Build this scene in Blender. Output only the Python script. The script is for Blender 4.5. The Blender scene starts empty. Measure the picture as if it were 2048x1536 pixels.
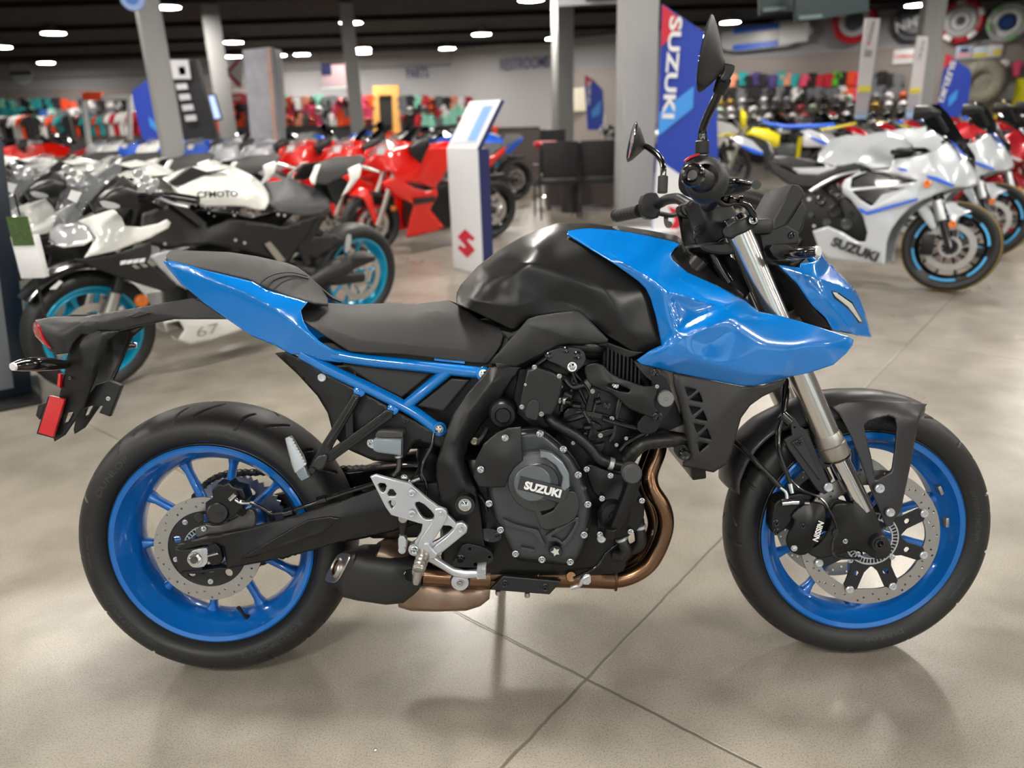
import bpy, bmesh, math, random
import numpy as np
from mathutils import Vector, Matrix, geometry
SC = bpy.context.scene
COL = SC.collection
PI = math.pi
R = math.radians
random.seed(7)
# ---------------------------------------------------------------- camera
FPX, PITCH, ROLL = 1472.87, 0.34688, -0.03263
CAMPOS = Vector((0.6870, -1.4479, 1.2065))
c_, s_ = math.cos(PITCH), math.sin(PITCH)
_r, _f, _u = Vector((1, 0, 0)), Vector((0, c_, -s_)), Vector((0, s_, c_))
cr, sr = math.cos(ROLL), math.sin(ROLL)
RT, UP, FW = cr*_r + sr*_u, -sr*_r + cr*_u, _f
cd = bpy.data.cameras.new('camera')
cam = bpy.data.objects.new('camera', cd)
COL.objects.link(cam)
M = Matrix((RT, UP, -FW)).transposed().to_4x4()
M.translation = CAMPOS
cam.matrix_world = M
cd.sensor_width = 36.0
cd.lens = FPX/2048*36.0
cd.clip_start = 0.05
cd.dof.use_dof = True
cd.dof.focus_distance = 1.50
cd.dof.aperture_fstop = 2.5
SC.camera = cam
LEAN = 0.18791
BIKE = Matrix.Translation((0, 0, 0.07*(1-math.cos(LEAN)))) @ Matrix.Rotation(-0.01494, 4, 'Z') @ Matrix.Rotation(-LEAN, 4, 'X')
CUR = [BIKE.inverted()]
CR = {0: (0, 0, 1), 1: (0, 450, 2.926), 2: (150, 780, 2.695), 3: (550, 700, 2.844), 4: (880, 660, 2.648), 5: (880, 420, 3.938),
      6: (1220, 20, 3.072), 7: (1230, 440, 2.954), 8: (1400, 740, 2.648),
      9: (0, 280, 2.844), 10: (250, 230, 3.573), 11: (650, 200, 3.15), 12: (1400, 180, 3.16), 13: (1400, 100, 5.12), 14: (1000, 180, 5.485)}
def pix(c, x, y):
    a, b, s = CR[c]
    return a + x/s, b + y/s
def ray(px, py):
    return ((px-1024)/FPX*RT - (py-768)/FPX*UP + FW).normalized()
def L(c, x, y, mm):
    """bike-local point seen at a place of the photo, mm to the right of the bike's middle plane"""
    px, py = pix(c, x, y)
    o = CUR[0] @ CAMPOS
    d = CUR[0].to_3x3() @ ray(px, py)
    t = (-mm/1000.0 - o.y)/d.y
    return o + d*t
def G(px, py, z=0.0):
    d = ray(px, py)
    return CAMPOS + d*((z-CAMPOS.z)/d.z)
def D(px, py, Y):
    d = ray(px, py)
    return CAMPOS + d*((Y-CAMPOS.y)/d.y)
# ---------------------------------------------------------------- materials
def lin(h):
    if isinstance(h, str):
        v = [int(h[i:i+2], 16)/255 for i in (0, 2, 4)]
    else:
        v = h
    return tuple((x/12.92 if x <= 0.04045 else ((x+0.055)/1.055)**2.4) for x in v) + (1.0,)
MATS = {}
def mat(name, col, rough=0.5, metal=0.0, coat=0.0, bump=0.0, bscale=200.0, spot=0.0, sscale=8.0, emit=0.0, trans=0.0, alpha=1.0, col2=None, spec=0.5, rvar=0.0):
    if name in MATS: return MATS[name]
    m = bpy.data.materials.new(name); m.use_nodes = True
    nt = m.node_tree; b = nt.nodes['Principled BSDF']
    b.inputs['Base Color'].default_value = lin(col)
    b.inputs['Roughness'].default_value = rough
    b.inputs['Metallic'].default_value = metal
    b.inputs['Coat Weight'].default_value = coat
    b.inputs['Coat Roughness'].default_value = 0.03
    b.inputs['Specular IOR Level'].default_value = spec
    b.inputs['Transmission Weight'].default_value = trans
    b.inputs['Alpha'].default_value = alpha
    if emit:
        b.inputs['Emission Color'].default_value = lin(col); b.inputs['Emission Strength'].default_value = emit
    tc = nt.nodes.new('ShaderNodeTexCoord')
    if spot:
        n = nt.nodes.new('ShaderNodeTexNoise'); n.inputs['Scale'].default_value = sscale; n.inputs['Detail'].default_value = 6
        nt.links.new(tc.outputs['Object'], n.inputs['Vector'])
        mx = nt.nodes.new('ShaderNodeMix'); mx.data_type = 'RGBA'
        c = lin(col); c2 = lin(col2) if col2 else tuple(x*(1-spot) for x in c[:3])+(1,)
        mx.inputs['A'].default_value = c; mx.inputs['B'].default_value = c2
        nt.links.new(n.outputs['Fac'], mx.inputs['Factor']); nt.links.new(mx.outputs['Result'], b.inputs['Base Color'])
    n2 = nt.nodes.new('ShaderNodeTexNoise'); n2.inputs['Scale'].default_value = bscale; n2.inputs['Detail'].default_value = 3
    nt.links.new(tc.outputs['Object'], n2.inputs['Vector'])
    if bump:
        bp = nt.nodes.new('ShaderNodeBump'); bp.inputs['Strength'].default_value = bump; bp.inputs['Distance'].default_value = 0.001
        nt.links.new(n2.outputs['Fac'], bp.inputs['Height']); nt.links.new(bp.outputs['Normal'], b.inputs['Normal'])
    mr = nt.nodes.new('ShaderNodeMapRange')
    rv = rvar or rough*0.12
    mr.inputs['To Min'].default_value = max(0.0, rough-rv); mr.inputs['To Max'].default_value = rough+rv
    nt.links.new(n2.outputs['Fac'], mr.inputs['Value']); nt.links.new(mr.outputs['Result'], b.inputs['Roughness'])
    MATS[name] = m
    return m
BLUE = mat('blue_paint', '0074ca', 0.22, 0.0, 0.9, spot=0.06, sscale=3)
RIMB = mat('blue_rim_paint', '0064b8', 0.3, 0.15, 0.7, spot=0.08, sscale=6)
MATTE = mat('matte_black_metallic', '1d1d1d', 0.33, 0.25, 0.0, bump=0.03, bscale=900, spot=0.1)
FENDER = mat('matte_dark_grey', '3a393b', 0.36, 0.45, 0.0, bump=0.03, bscale=900, spot=0.05)
PLAST = mat('black_plastic', '141415', 0.42, 0.0, bump=0.12, bscale=1400, spot=0.1)
PLAST2 = mat('grey_black_plastic', '232425', 0.5, 0.0, bump=0.15, bscale=1400, spot=0.05)
GLOSSK = mat('gloss_black', '0c0c0d', 0.18, 0.0, 0.6)
FRAMEM = mat('frame_black', '1a1a1b', 0.34, 0.3, bump=0.05, bscale=700)
ENG = mat('engine_grey', '484b4d', 0.36, 0.55, bump=0.05, bscale=600, spot=0.06)
ENGK = mat('engine_black', '161617', 0.36, 0.3, bump=0.1, bscale=500, spot=0.2, sscale=30)
RUBBER = mat('tyre_rubber', '1c1c1d', 0.5, 0.0, bump=0.12, bscale=500, spot=0.3, sscale=9, col2='141414')
RUBL = mat('tyre_lettering', '2e2e30', 0.45)
SEATM = mat('seat_vinyl', '2b2a2a', 0.55, 0.0, bump=0.5, bscale=2200, spot=0.05)
SILV = mat('silver_aluminium', 'c9ccd0', 0.3, 0.75, bump=0.05, bscale=900)
CHROME = mat('chrome', 'd8d8d6', 0.13, 1.0)
STEEL = mat('brushed_steel', 'b2aea8', 0.34, 0.9, bump=0.08, bscale=1200, spot=0.1, sscale=40)
FORK = mat('fork_tube', 'd2cfca', 0.22, 0.95, bump=0.01, bscale=500)
BRASS = mat('heat_tinted_steel', '8e6a4c', 0.26, 1.0, spot=0.5, sscale=7, col2='6a5648')
CATM = mat('dull_exhaust_steel', 'a89a8a', 0.4, 0.85, spot=0.5, sscale=22, col2='7a563e')
REDR = mat('red_reflector', 'c8101c', 0.2, 0.0, 0.5, bump=0.6, bscale=700)
TAILR = mat('red_tail_lens', '9a0a14', 0.1, 0.0, 0.6)
WHITEL = mat('white_lettering', 'e8e8e8', 0.4)
LENS = mat('clear_lens', 'd8d8d8', 0.1, 0.0, 0.6)
RESV = mat('translucent_reservoir', '9aa4ae', 0.25, 0.0, 0.3, trans=0.35)
RED = mat('red_plastic', 'b01828', 0.35)
GLASS = mat('mirror_glass', 'c0c4c8', 0.03, 1.0)
SCREEN = mat('dark_screen', '1a1a1b', 0.35)
# ---------------------------------------------------------------- object helpers
def obj(name, me, m=None, parent=None, smooth=35, label=None):
    if isinstance(me, bmesh.types.BMesh):
        bm = me; me = bpy.data.meshes.new(name); bm.normal_update(); bm.to_mesh(me); bm.free()
    if m is not None:
        me.materials.clear(); me.materials.append(m)
    if smooth:
        me.shade_smooth(); me.set_sharp_from_angle(angle=R(smooth))
    o = bpy.data.objects.new(name, me); COL.objects.link(o)
    if parent is not None: o.parent = parent
    if label: o['label'] = label
    return o
def empty(name, label=None, cat=None, loc=(0, 0, 0), rz=0.0, group=None, parent=None):
    o = bpy.data.objects.new(name, None); COL.objects.link(o); o.empty_display_size = 0.1
    o.location = loc; o.rotation_euler = (0, 0, rz)
    if parent is not None: o.parent = parent
    tag(o, label, cat, group)
    return o
def tag(o, label=None, cat=None, group=None, kind=None):
    if label: o['label'] = label
    if cat: o['category'] = cat
    if group: o['group'] = group
    if kind: o['kind'] = kind
    return o
def twin(o):
    """the same piece on the other side of the machine"""
    bm = bmesh.new(); bm.from_mesh(o.data)
    for v in bm.verts: v.co.y = -v.co.y
    bmesh.ops.reverse_faces(bm, faces=bm.faces)
    me = bpy.data.meshes.new(o.name); bm.to_mesh(me); bm.free()
    for m in o.data.materials: me.materials.append(m)
    me.shade_smooth(); me.set_sharp_from_angle(angle=R(40))
    q = bpy.data.objects.new(o.name.split('.')[0], me); COL.objects.link(q); q.parent = o.parent
    return q
def join(bms):
    out = bmesh.new()
    for b in bms:
        me = bpy.data.meshes.new('tmp'); b.to_mesh(me); b.free(); out.from_mesh(me); bpy.data.meshes.remove(me)
    return out
def mirror_add(bm):
    """adds the mirror image over y=0"""
    vm = {}
    fs = list(bm.faces)
    for v in list(bm.verts):
        vm[v] = v if abs(v.co.y) < 1e-5 else bm.verts.new((v.co.x, -v.co.y, v.co.z))
    for f in fs:
        try: bm.faces.new([vm[v] for v in reversed(f.verts)])
        except ValueError: pass
    return bm
def box(x0, x1, y0, y1, z0, z1, bev=0.0, bm=None, seg=2):
    b = bmesh.new()
    r = bmesh.ops.create_cube(b, size=1)
    for v in b.verts:
        v.co = Vector(((x0+x1)/2+v.co.x*(x1-x0), (y0+y1)/2+v.co.y*(y1-y0), (z0+z1)/2+v.co.z*(z1-z0)))
    if bev: bmesh.ops.bevel(b, geom=b.edges[:], offset=bev, segments=seg, affect='EDGES', profile=0.5)
    if bm is None: return b
    me = bpy.data.meshes.new('t'); b.to_mesh(me); b.free(); bm.from_mesh(me); bpy.data.meshes.remove(me)
    return bm
def cr_path(pts, n=8):
    P = [Vector(p) for p in pts]
    if len(P) < 3: return [P[0].lerp(P[-1], i/n) for i in range(n+1)]
    out = []
    E = [P[0]*2-P[1]] + P + [P[-1]*2-P[-2]]
    for i in range(1, len(E)-2):
        a, b, c, d = E[i-1:i+3]
        for k in range(n):
            t = k/n
            out.append(0.5*((2*b)+(c-a)*t+(2*a-5*b+4*c-d)*t*t+(3*b-a-3*c+d)*t**3))
    out.append(P[-1])
    return out
def tube(pts, r, seg=14, n=8, smooth=True, cap=True, ribs=0, ribd=0.0, flat=1.0):
    """r: number or list of radii, one per given point"""
    P = cr_path(pts, n) if smooth else [Vector(p) for p in pts]
    N = len(P)
    if isinstance(r, (list, tuple)):
        rs = [r[min(int(i/(N-1)*(len(r)-1)), len(r)-2)]*(1-((i/(N-1)*(len(r)-1)) - min(int(i/(N-1)*(len(r)-1)), len(r)-2)))
              + r[min(int(i/(N-1)*(len(r)-1)), len(r)-2)+1]*((i/(N-1)*(len(r)-1)) - min(int(i/(N-1)*(len(r)-1)), len(r)-2)) for i in range(N)]
    else: rs = [r]*N
    if ribs: rs = [q*(1+ribd*math.sin(i*ribs)) for i, q in enumerate(rs)]
    bm = bmesh.new(); rings = []
    t = (P[1]-P[0]).normalized()
    up = Vector((0, 1, 0)) if abs(t.y) < 0.9 else Vector((0, 0, 1))
    a = t.cross(up).normalized()
    for i in range(N):
        t = (P[min(i+1, N-1)]-P[max(i-1, 0)]).normalized()
        a = (a - t*a.dot(t)).normalized(); b = t.cross(a)
        rings.append([bm.verts.new(P[i]+(a*math.cos(2*PI*k/seg)+b*math.sin(2*PI*k/seg)*flat)*rs[i]) for k in range(seg)])
    for i in range(N-1):
        for k in range(seg):
            bm.faces.new((rings[i][k], rings[i][(k+1) % seg], rings[i+1][(k+1) % seg], rings[i+1][k]))
    if cap:
        bm.faces.new(rings[0][::-1]); bm.faces.new(rings[-1])
    bmesh.ops.recalc_face_normals(bm, faces=bm.faces)
    return bm
def lathe(prof, seg=96, axis='Y', closed=False, center=(0, 0, 0), direction=None):
    """prof: (radius, height along the axis); axis -Y faces the camera side"""
    bm = bmesh.new(); rings = []
    for r, h in prof:
        if r < 1e-6: rings.append([bm.verts.new((0, h, 0))])
        else: rings.append([bm.verts.new((r*math.cos(2*PI*k/seg), h, r*math.sin(2*PI*k/seg))) for k in range(seg)])
    n = len(rings); rng = range(n) if closed else range(n-1)
    for i in rng:
        A, B = rings[i], rings[(i+1) % n]
        for k in range(seg):
            k2 = (k+1) % seg
            if len(A) == 1 and len(B) == 1: continue
            if len(A) == 1: bm.faces.new((A[0], B[k], B[k2]))
            elif len(B) == 1: bm.faces.new((A[k], A[k2], B[0]))
            else: bm.faces.new((A[k], A[k2], B[k2], B[k]))
    bmesh.ops.recalc_face_normals(bm, faces=bm.faces)
    if direction is not None:
        q = Vector((0, 1, 0)).rotation_difference(Vector(direction).normalized()).to_matrix().to_4x4()
        bmesh.ops.transform(bm, matrix=q, verts=bm.verts)
    elif axis == 'Z': bmesh.ops.transform(bm, matrix=Matrix.Rotation(PI/2, 4, 'X'), verts=bm.verts)
    elif axis == 'X': bmesh.ops.transform(bm, matrix=Matrix.Rotation(-PI/2, 4, 'Z'), verts=bm.verts)
    bmesh.ops.translate(bm, vec=Vector(center), verts=bm.verts)
    return bm
def cyl(p0, p1, r, seg=24, bev=0.0, r1=None):
    p0, p1 = Vector(p0), Vector(p1); h = (p1-p0).length; r1 = r if r1 is None else r1
    b = bev or min(r*0.12, h*0.2)
    return lathe([(0, 0), (r-b, 0), (r, b), (r1, h-b), (r1-b, h), (0, h)], seg, direction=p1-p0, center=p0)
def curve_mesh(cu):
    o = bpy.data.objects.new('tmpc', cu); COL.objects.link(o)
    dg = bpy.context.evaluated_depsgraph_get(); dg.update()
    me = bpy.data.meshes.new_from_object(o.evaluated_get(dg))
    bpy.data.objects.remove(o); bpy.data.curves.remove(cu)
    return me
def chaik(pts, n=2):
    for _ in range(n):
        out = []
        for i in range(len(pts)):
            a, b = pts[i], pts[(i+1) % len(pts)]
            out.append((a[0]*.75+b[0]*.25, a[1]*.75+b[1]*.25)); out.append((a[0]*.25+b[0]*.75, a[1]*.25+b[1]*.75))
        pts = out
    return pts
def fill2d(loops, depth, bev=0.0):
    cu = bpy.data.curves.new('c', 'CURVE'); cu.dimensions = '2D'; cu.fill_mode = 'BOTH'
    for lp in loops:
        s = cu.splines.new('POLY'); s.points.add(len(lp)-1); s.use_cyclic_u = True
        for i, p in enumerate(lp): s.points[i].co = (p[0], p[1], 0, 1)
    bev = min(bev, depth*0.45)
    cu.extrude = depth/2-bev; cu.bevel_depth = bev; cu.bevel_resolution = 1; cu.offset = -bev
    return curve_mesh(cu)
def plate(name, c, out, mm0, mm1, m, parent, holes=(), bev=0.0012, rnd=0, slope=None, label=None, mir=False):
    """a flat piece traced at its own distance: mm0 near face, mm1 far face (to the right of the middle plane)"""
    near = max(mm0, mm1)
    def cv(lp, r):
        q = [L(c, x, y, near) for x, y in lp]; q = [(v.x, v.z) for v in q]
        return chaik(q, r) if r else q
    loops = [cv(out, rnd)] + [cv(h, 0) if len(h) > 8 else cv(h, 1) for h in holes]
    me = fill2d(loops, abs(mm0-mm1)/1000, bev)
    yc = -(mm0+mm1)/2000
    x0, z0 = loops[0][0]
    for v in me.vertices:
        x, z, h = v.co
        yy = yc - h
        if slope: yy += slope[0]*(x-x0)+slope[1]*(z-z0)
        v.co = (x, yy, z)
    o = obj(name, me, m, parent, 30, label)
    if mir: twin(o)
    return o
def circ(x, y, r, n=24, sy=1.0):
    return [(x+r*math.cos(2*PI*k/n), y+r*sy*math.sin(2*PI*k/n)) for k in range(n)]
def tps(P, V, kern):
    P = np.array(P, float); V = np.array(V, float); n = len(P)
    sc = np.ptp(P, axis=0).max(); P0 = P.mean(0); A = (P-P0)/sc
    d = np.sqrt(((A[:, None]-A[None])**2).sum(-1))
    K = d*d*np.log(d+1e-9) if kern == 'tps' else -d
    T = np.c_[np.ones(n), A]
    S = np.zeros((n+3, n+3)); S[:n, :n] = K+np.eye(n)*1e-5*(1 if kern == 'tps' else -1); S[:n, n:] = T; S[n:, :n] = T.T
    w = np.linalg.solve(S, np.r_[V, 0, 0, 0])
    def f(Q):
        Q = (np.array(Q, float)-P0)/sc
        d = np.sqrt(((Q[:, None]-A[None])**2).sum(-1))
        K = d*d*np.log(d+1e-9) if kern == 'tps' else -d
        return K@w[:n]+w[n]+Q@w[n+1:]
    return f
def linmap(out, ctrl, creases):
    P = [Vector((p[0], p[1])) for p in out]; V = [p[2] if len(p) > 2 else None for p in out]
    n = len(P)
    for i in range(n):
        if V[i] is None:
            a = next(k for k in range(1, n+1) if V[(i-k) % n] is not None); b = next(k for k in range(1, n+1) if V[(i+k) % n] is not None)
            V[i] = (V[(i-a) % n]*b+V[(i+b) % n]*a)/(a+b)
    E = [(i, (i+1) % n) for i in range(n)]
    for p in ctrl: P.append(Vector((p[0], p[1]))); V.append(p[2])
    for cl in creases:
        b = len(P)
        for p in cl: P.append(Vector((p[0], p[1]))); V.append(p[2])
        E += [(b+k, b+k+1) for k in range(len(cl)-1)]
    r = geometry.delaunay_2d_cdt(P, E, [], 0, 1e-3)
    vs = [(v.x, v.y) for v in r[0]]
    PA = np.array([(p.x, p.y) for p in P]); VA = np.array(V)
    vv = []
    for v, og in zip(vs, r[3]):
        if og: vv.append(float(np.mean([V[k] for k in og])))
        else:
            d = ((PA-np.array(v))**2).sum(1); q = np.argsort(d)[:3]; w = 1/(d[q]+1); vv.append(float((VA[q]*w).sum()/w.sum()))
    vs = np.array(vs); vv = np.array(vv)
    T = np.array([f for f in r[2] if len(f) == 3])
    cen = vs[T].mean(1)
    poly = [(p[0], p[1]) for p in out]
    keep = np.array([inside(tuple(c), poly) for c in cen])
    T = T[keep]
    A, B, C = vs[T[:, 0]], vs[T[:, 1]], vs[T[:, 2]]
    den = (B[:, 1]-C[:, 1])*(A[:, 0]-C[:, 0])+(C[:, 0]-B[:, 0])*(A[:, 1]-C[:, 1])
    den[np.abs(den) < 1e-9] = 1e-9
    def f(Q):
        Q = np.array(Q, float); res = np.zeros(len(Q))
        for i0 in range(0, len(Q), 2000):
            q = Q[i0:i0+2000]
            dx = q[:, None, 0]-C[None, :, 0]; dy = q[:, None, 1]-C[None, :, 1]
            l1 = ((B[:, 1]-C[:, 1])*dx+(C[:, 0]-B[:, 0])*dy)/den
            l2 = ((C[:, 1]-A[:, 1])*dx+(A[:, 0]-C[:, 0])*dy)/den
            l3 = 1-l1-l2
            m = np.minimum(np.minimum(l1, l2), l3); k = m.argmax(1); ar = np.arange(len(q))
            L3 = np.clip(np.stack([l1[ar, k], l2[ar, k], l3[ar, k]], 1), 0, 1); L3 /= L3.sum(1, keepdims=True)
            res[i0:i0+2000] = (vv[T[k]]*L3).sum(1)
        return res
    return f
def inside(p, poly):
    x, y = p; c = False; j = len(poly)-1
    for i in range(len(poly)):
        xi, yi = poly[i]; xj, yj = poly[j]
        if (yi > y) != (yj > y) and x < (xj-xi)*(y-yi)/(yj-yi)+xi: c = not c
        j = i
    return c
def relief(name, c, out, ctrl, m, parent, thick=3.0, step=5.0, kern='lin', mir=True, rnd=0, creases=(), holes=(), label=None, smooth=50, sm=10, cw=.12):
    """a formed shell: outline traced in the photo, every control point carries its own distance from the middle plane in mm"""
    s = CR[c][2]
    cp = [(p[0], p[1]) for p in out if len(p) > 2] + [(p[0], p[1]) for p in ctrl]
    cv = [p[2] for p in out if len(p) > 2] + [p[2] for p in ctrl]
    for cl in creases:
        for a, b in zip(cl[:-1], cl[1:]):
            n = max(2, int(math.hypot(a[0]-b[0], a[1]-b[1])/(s*12)))
            for k in range(n):
                t = k/n; cp.append((a[0]+(b[0]-a[0])*t, a[1]+(b[1]-a[1])*t)); cv.append(a[2]+(b[2]-a[2])*t)
        cp.append((cl[-1][0], cl[-1][1])); cv.append(cl[-1][2])
    seen = {}; 
    for p, v in zip(cp, cv): seen[(round(p[0]), round(p[1]))] = v
    cp = list(seen.keys()); cv = list(seen.values())
    f = linmap(out, ctrl, creases) if kern == 'lin' else tps(cp, cv, kern)
    o2 = [(p[0], p[1]) for p in out]
    if rnd: o2 = chaik(o2, rnd)
    def dens(lp):
        q = []
        for i in range(len(lp)):
            a, b = lp[i], lp[(i+1) % len(lp)]
            d = math.hypot(a[0]-b[0], a[1]-b[1]); n = max(1, int(d/(step*s)))
            for k in range(n): q.append((a[0]+(b[0]-a[0])*k/n, a[1]+(b[1]-a[1])*k/n))
        return q
    loops = [dens(o2)]+[dens(list(h)) for h in holes]
    pts = []; edges = []
    for lp in loops:
        b0 = len(pts); pts += lp; edges += [(b0+i, b0+(i+1) % len(lp)) for i in range(len(lp))]
    B = np.array(pts)
    xs = [p[0] for p in o2]; ys = [p[1] for p in o2]; st = step*s
    j = 0; y = min(ys)+st/2; extra = []
    while y < max(ys):
        x = min(xs)+st/2+(j % 2)*st/2
        while x < max(xs):
            if inside((x, y), o2) and not any(inside((x, y), list(h)) for h in holes):
                if ((B-np.array([x, y]))**2).sum(1).min() > (st*0.45)**2: extra.append((x, y))
            x += st
        y += st*0.87; j += 1
    for cl in creases:
        for a, b in zip(cl[:-1], cl[1:]):
            n = max(1, int(math.hypot(a[0]-b[0], a[1]-b[1])/st))
            for k in range(n+1):
                p = (a[0]+(b[0]-a[0])*k/n, a[1]+(b[1]-a[1])*k/n)
                if inside(p, o2): extra.append(p)
    pts += extra
    r = geometry.delaunay_2d_cdt([Vector(p) for p in pts], edges, [], 5 if holes else 1, 1e-4)
    vs, fs = r[0], r[2]
    P2 = [(v.x, v.y) for v in vs]
    h = f(P2)
    bm = bmesh.new()
    bv = [bm.verts.new(L(c, p[0], p[1], float(q))) for p, q in zip(P2, h)]
    for fc in fs:
        cx = sum(P2[i][0] for i in fc)/len(fc); cy = sum(P2[i][1] for i in fc)/len(fc)
        if any(inside((cx, cy), list(hh)) for hh in holes) or not inside((cx, cy), o2): continue
        try: bm.faces.new([bv[i] for i in fc])
        except ValueError: pass
    bmesh.ops.recalc_face_normals(bm, faces=bm.faces)
    tot = sum((fc.normal.y*fc.calc_area() for fc in bm.faces))
    if tot > 0: bmesh.ops.reverse_faces(bm, faces=bm.faces)
    bm.verts.ensure_lookup_table()
    crs = [p for cl in creases for p in cl]
    CP = []
    for cl in creases:
        for a, b in zip(cl[:-1], cl[1:]):
            n_ = max(1, int(math.hypot(a[0]-b[0], a[1]-b[1])/st))
            CP += [(a[0]+(b[0]-a[0])*k/n_, a[1]+(b[1]-a[1])*k/n_) for k in range(n_+1)]
    CPa = np.array(CP) if CP else None
    wt = []
    for i, p in enumerate(P2):
        if bv[i].is_boundary or not bv[i].link_faces: wt.append(0.0); continue
        if CPa is not None and ((CPa-np.array(p))**2).sum(1).min() < (st*.25)**2: wt.append(cw)
        else: wt.append(.6)
    nb = [[e.other_vert(v).index for e in v.link_edges] for v in bm.verts]
    bm.verts.index_update()
    nb = [[e.other_vert(v).index for e in v.link_edges] for v in bm.verts]
    X = np.array([v.co[:] for v in bm.verts]); W = np.array(wt)
    ii = np.array([i for i, q in enumerate(nb) for _ in q]); jj = np.array([j for q in nb for j in q])
    if len(ii):
        dg = np.bincount(ii, minlength=len(X)).astype(float); dg[dg == 0] = 1
        for _ in range(sm):
            avg = np.stack([np.bincount(ii, X[jj, k], minlength=len(X))/dg for k in range(3)], 1)
            X = X+W[:, None]*(avg-X)
        for v, q in zip(bm.verts, X): v.co = q
    joined = mir and any(abs(v.co.y) < 0.0008 for v in bm.verts)
    if joined:
        for v in bm.verts:
            if abs(v.co.y) < 0.0008: v.co.y = 0
        mirror_add(bm)
    o = obj(name, bm, m, parent, smooth, label)
    if mir and not joined:
        o2 = twin(o); md = o2.modifiers.new('shell', 'SOLIDIFY'); md.thickness = thick/1000; md.offset = -1
    md = o.modifiers.new('shell', 'SOLIDIFY'); md.thickness = thick/1000; md.offset = -1
    return o
def loft(secs, m, name, parent, seg=28, cap=True, label=None, smooth=40, mir=False):
    """secs: (centre, half vector a, half vector b, squareness)"""
    bm = bmesh.new(); rings = []
    for ce, a, b, e in secs:
        ring = []
        for k in range(seg):
            t = 2*PI*k/seg; ca, sa = math.cos(t), math.sin(t)
            ring.append(bm.verts.new(Vector(ce)+Vector(a)*math.copysign(abs(ca)**e, ca)+Vector(b)*math.copysign(abs(sa)**e, sa)))
        rings.append(ring)
    for A, B in zip(rings[:-1], rings[1:]):
        for k in range(seg): bm.faces.new((A[k], A[(k+1) % seg], B[(k+1) % seg], B[k]))
    if cap: bm.faces.new(rings[0][::-1]); bm.faces.new(rings[-1])
    bmesh.ops.recalc_face_normals(bm, faces=bm.faces)
    if mir: mirror_add(bm)
    return obj(name, bm, m, parent, smooth, label) if name else bm
def tloft(c, secs, m, name, parent, e=0.6, seg=28, **k):
    """secs: (top x, top y, bottom x, bottom y, near mm, far mm) in photo places"""
    S = []
    for tx, ty, bx, by, n, f in secs:
        mid = (n+f)/2
        # silhouette is seen at the middle of the section
        T, B = L(c, tx, ty, mid), L(c, bx, by, mid)
        S.append(((T+B)/2, (T-B)/2, Vector((0, -(n-f)/2000, 0)), e))
    return loft(S, m, name, parent, seg, **k)
_bolt = {}
def bolt(c, x, y, mm, r, parent, m=None, name='bolt', kind='allen'):
    key = (kind, (m or CHROME).name)
    if key not in _bolt:
        if kind == 'allen':
            bm = lathe([(0, .15), (.34, .15), (.36, -.45), (.62, -.5), (.7, -.4), (.7, .0), (1.0, .05), (1.0, .3), (0, .3)], 18)
        elif kind == 'hex':
            bm = join([lathe([(0, -.62), (.5, -.62), (.72, -.5), (.72, .1), (0, .1)], 6), lathe([(0, 0), (.95, 0), (1, .1), (1, .3), (0, .3)], 20)])
        else:
            bm = lathe([(0, -.1), (.3, -.1), (.32, -.3), (.8, -.35), (1, -.2), (1, .3), (0, .3)], 20)
        me = bpy.data.meshes.new('bolt'); bm.to_mesh(me); bm.free(); me.materials.append(m or CHROME)
        me.shade_smooth(); me.set_sharp_from_angle(angle=R(35)); _bolt[key] = me
    o = bpy.data.objects.new(name, _bolt[key]); COL.objects.link(o); o.parent = parent
    o.location = L(c, x, y, mm); o.scale = (r/1000,)*3
    return o
def text_mesh(s, size=1.0, bold=0.0, sx=1.0, extrude=0.0, align='CENTER'):
    cu = bpy.data.curves.new('t', 'FONT'); cu.body = s; cu.size = size; cu.align_x = align; cu.align_y = 'CENTER'
    cu.offset = bold; cu.extrude = extrude; cu.resolution_u = 3
    me = curve_mesh(cu)
    for v in me.vertices: v.co.x *= sx
    return me
def flat_text(name, s, M4, m, parent, size, bold=0.0, sx=1.0, extrude=0.0004, label=None, shear=0.0):
    me = text_mesh(s, size, bold, sx, extrude)
    for v in me.vertices: v.co.x += shear*v.co.y
    me.transform(M4)
    return obj(name, me, m, parent, 0, label)
def basis(o, xdir, zdir):
    """text frame: x along the writing, z out of the surface"""
    x = Vector(xdir).normalized(); z = Vector(zdir); z = (z-x*z.dot(x)).normalized(); y = z.cross(x)
    Mx = Matrix((x, y, z)).transposed().to_4x4(); Mx.translation = Vector(o); return Mx
def arc_text_obj(s, R0, a0, yo, size, sx, parent):
    l = []; arc_text(l, s, R0, a0, yo, size, 0.0004, sx, True); return obj('tyre_lettering', l[0], RUBL, parent, 0)
def arc_text(bms, s, R0, a0, yoff, size, bold=0.0, sx=1.0, outward=True, step=None, ext=0.0006):
    """letters round a wheel's side wall (near face), a0 = angle of the middle of the writing"""
    me = text_mesh(s, size, bold, sx, ext)
    sg = 1 if outward else -1
    for v in me.vertices:
        x, y, z = v.co
        r = R0+sg*y; a = a0-sg*x/R0
        v.co = (r*math.cos(a), yoff(r)-z, r*math.sin(a))
    bm = bmesh.new(); bm.from_mesh(me); bpy.data.meshes.remove(me)
    bms.append(bm)
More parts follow.
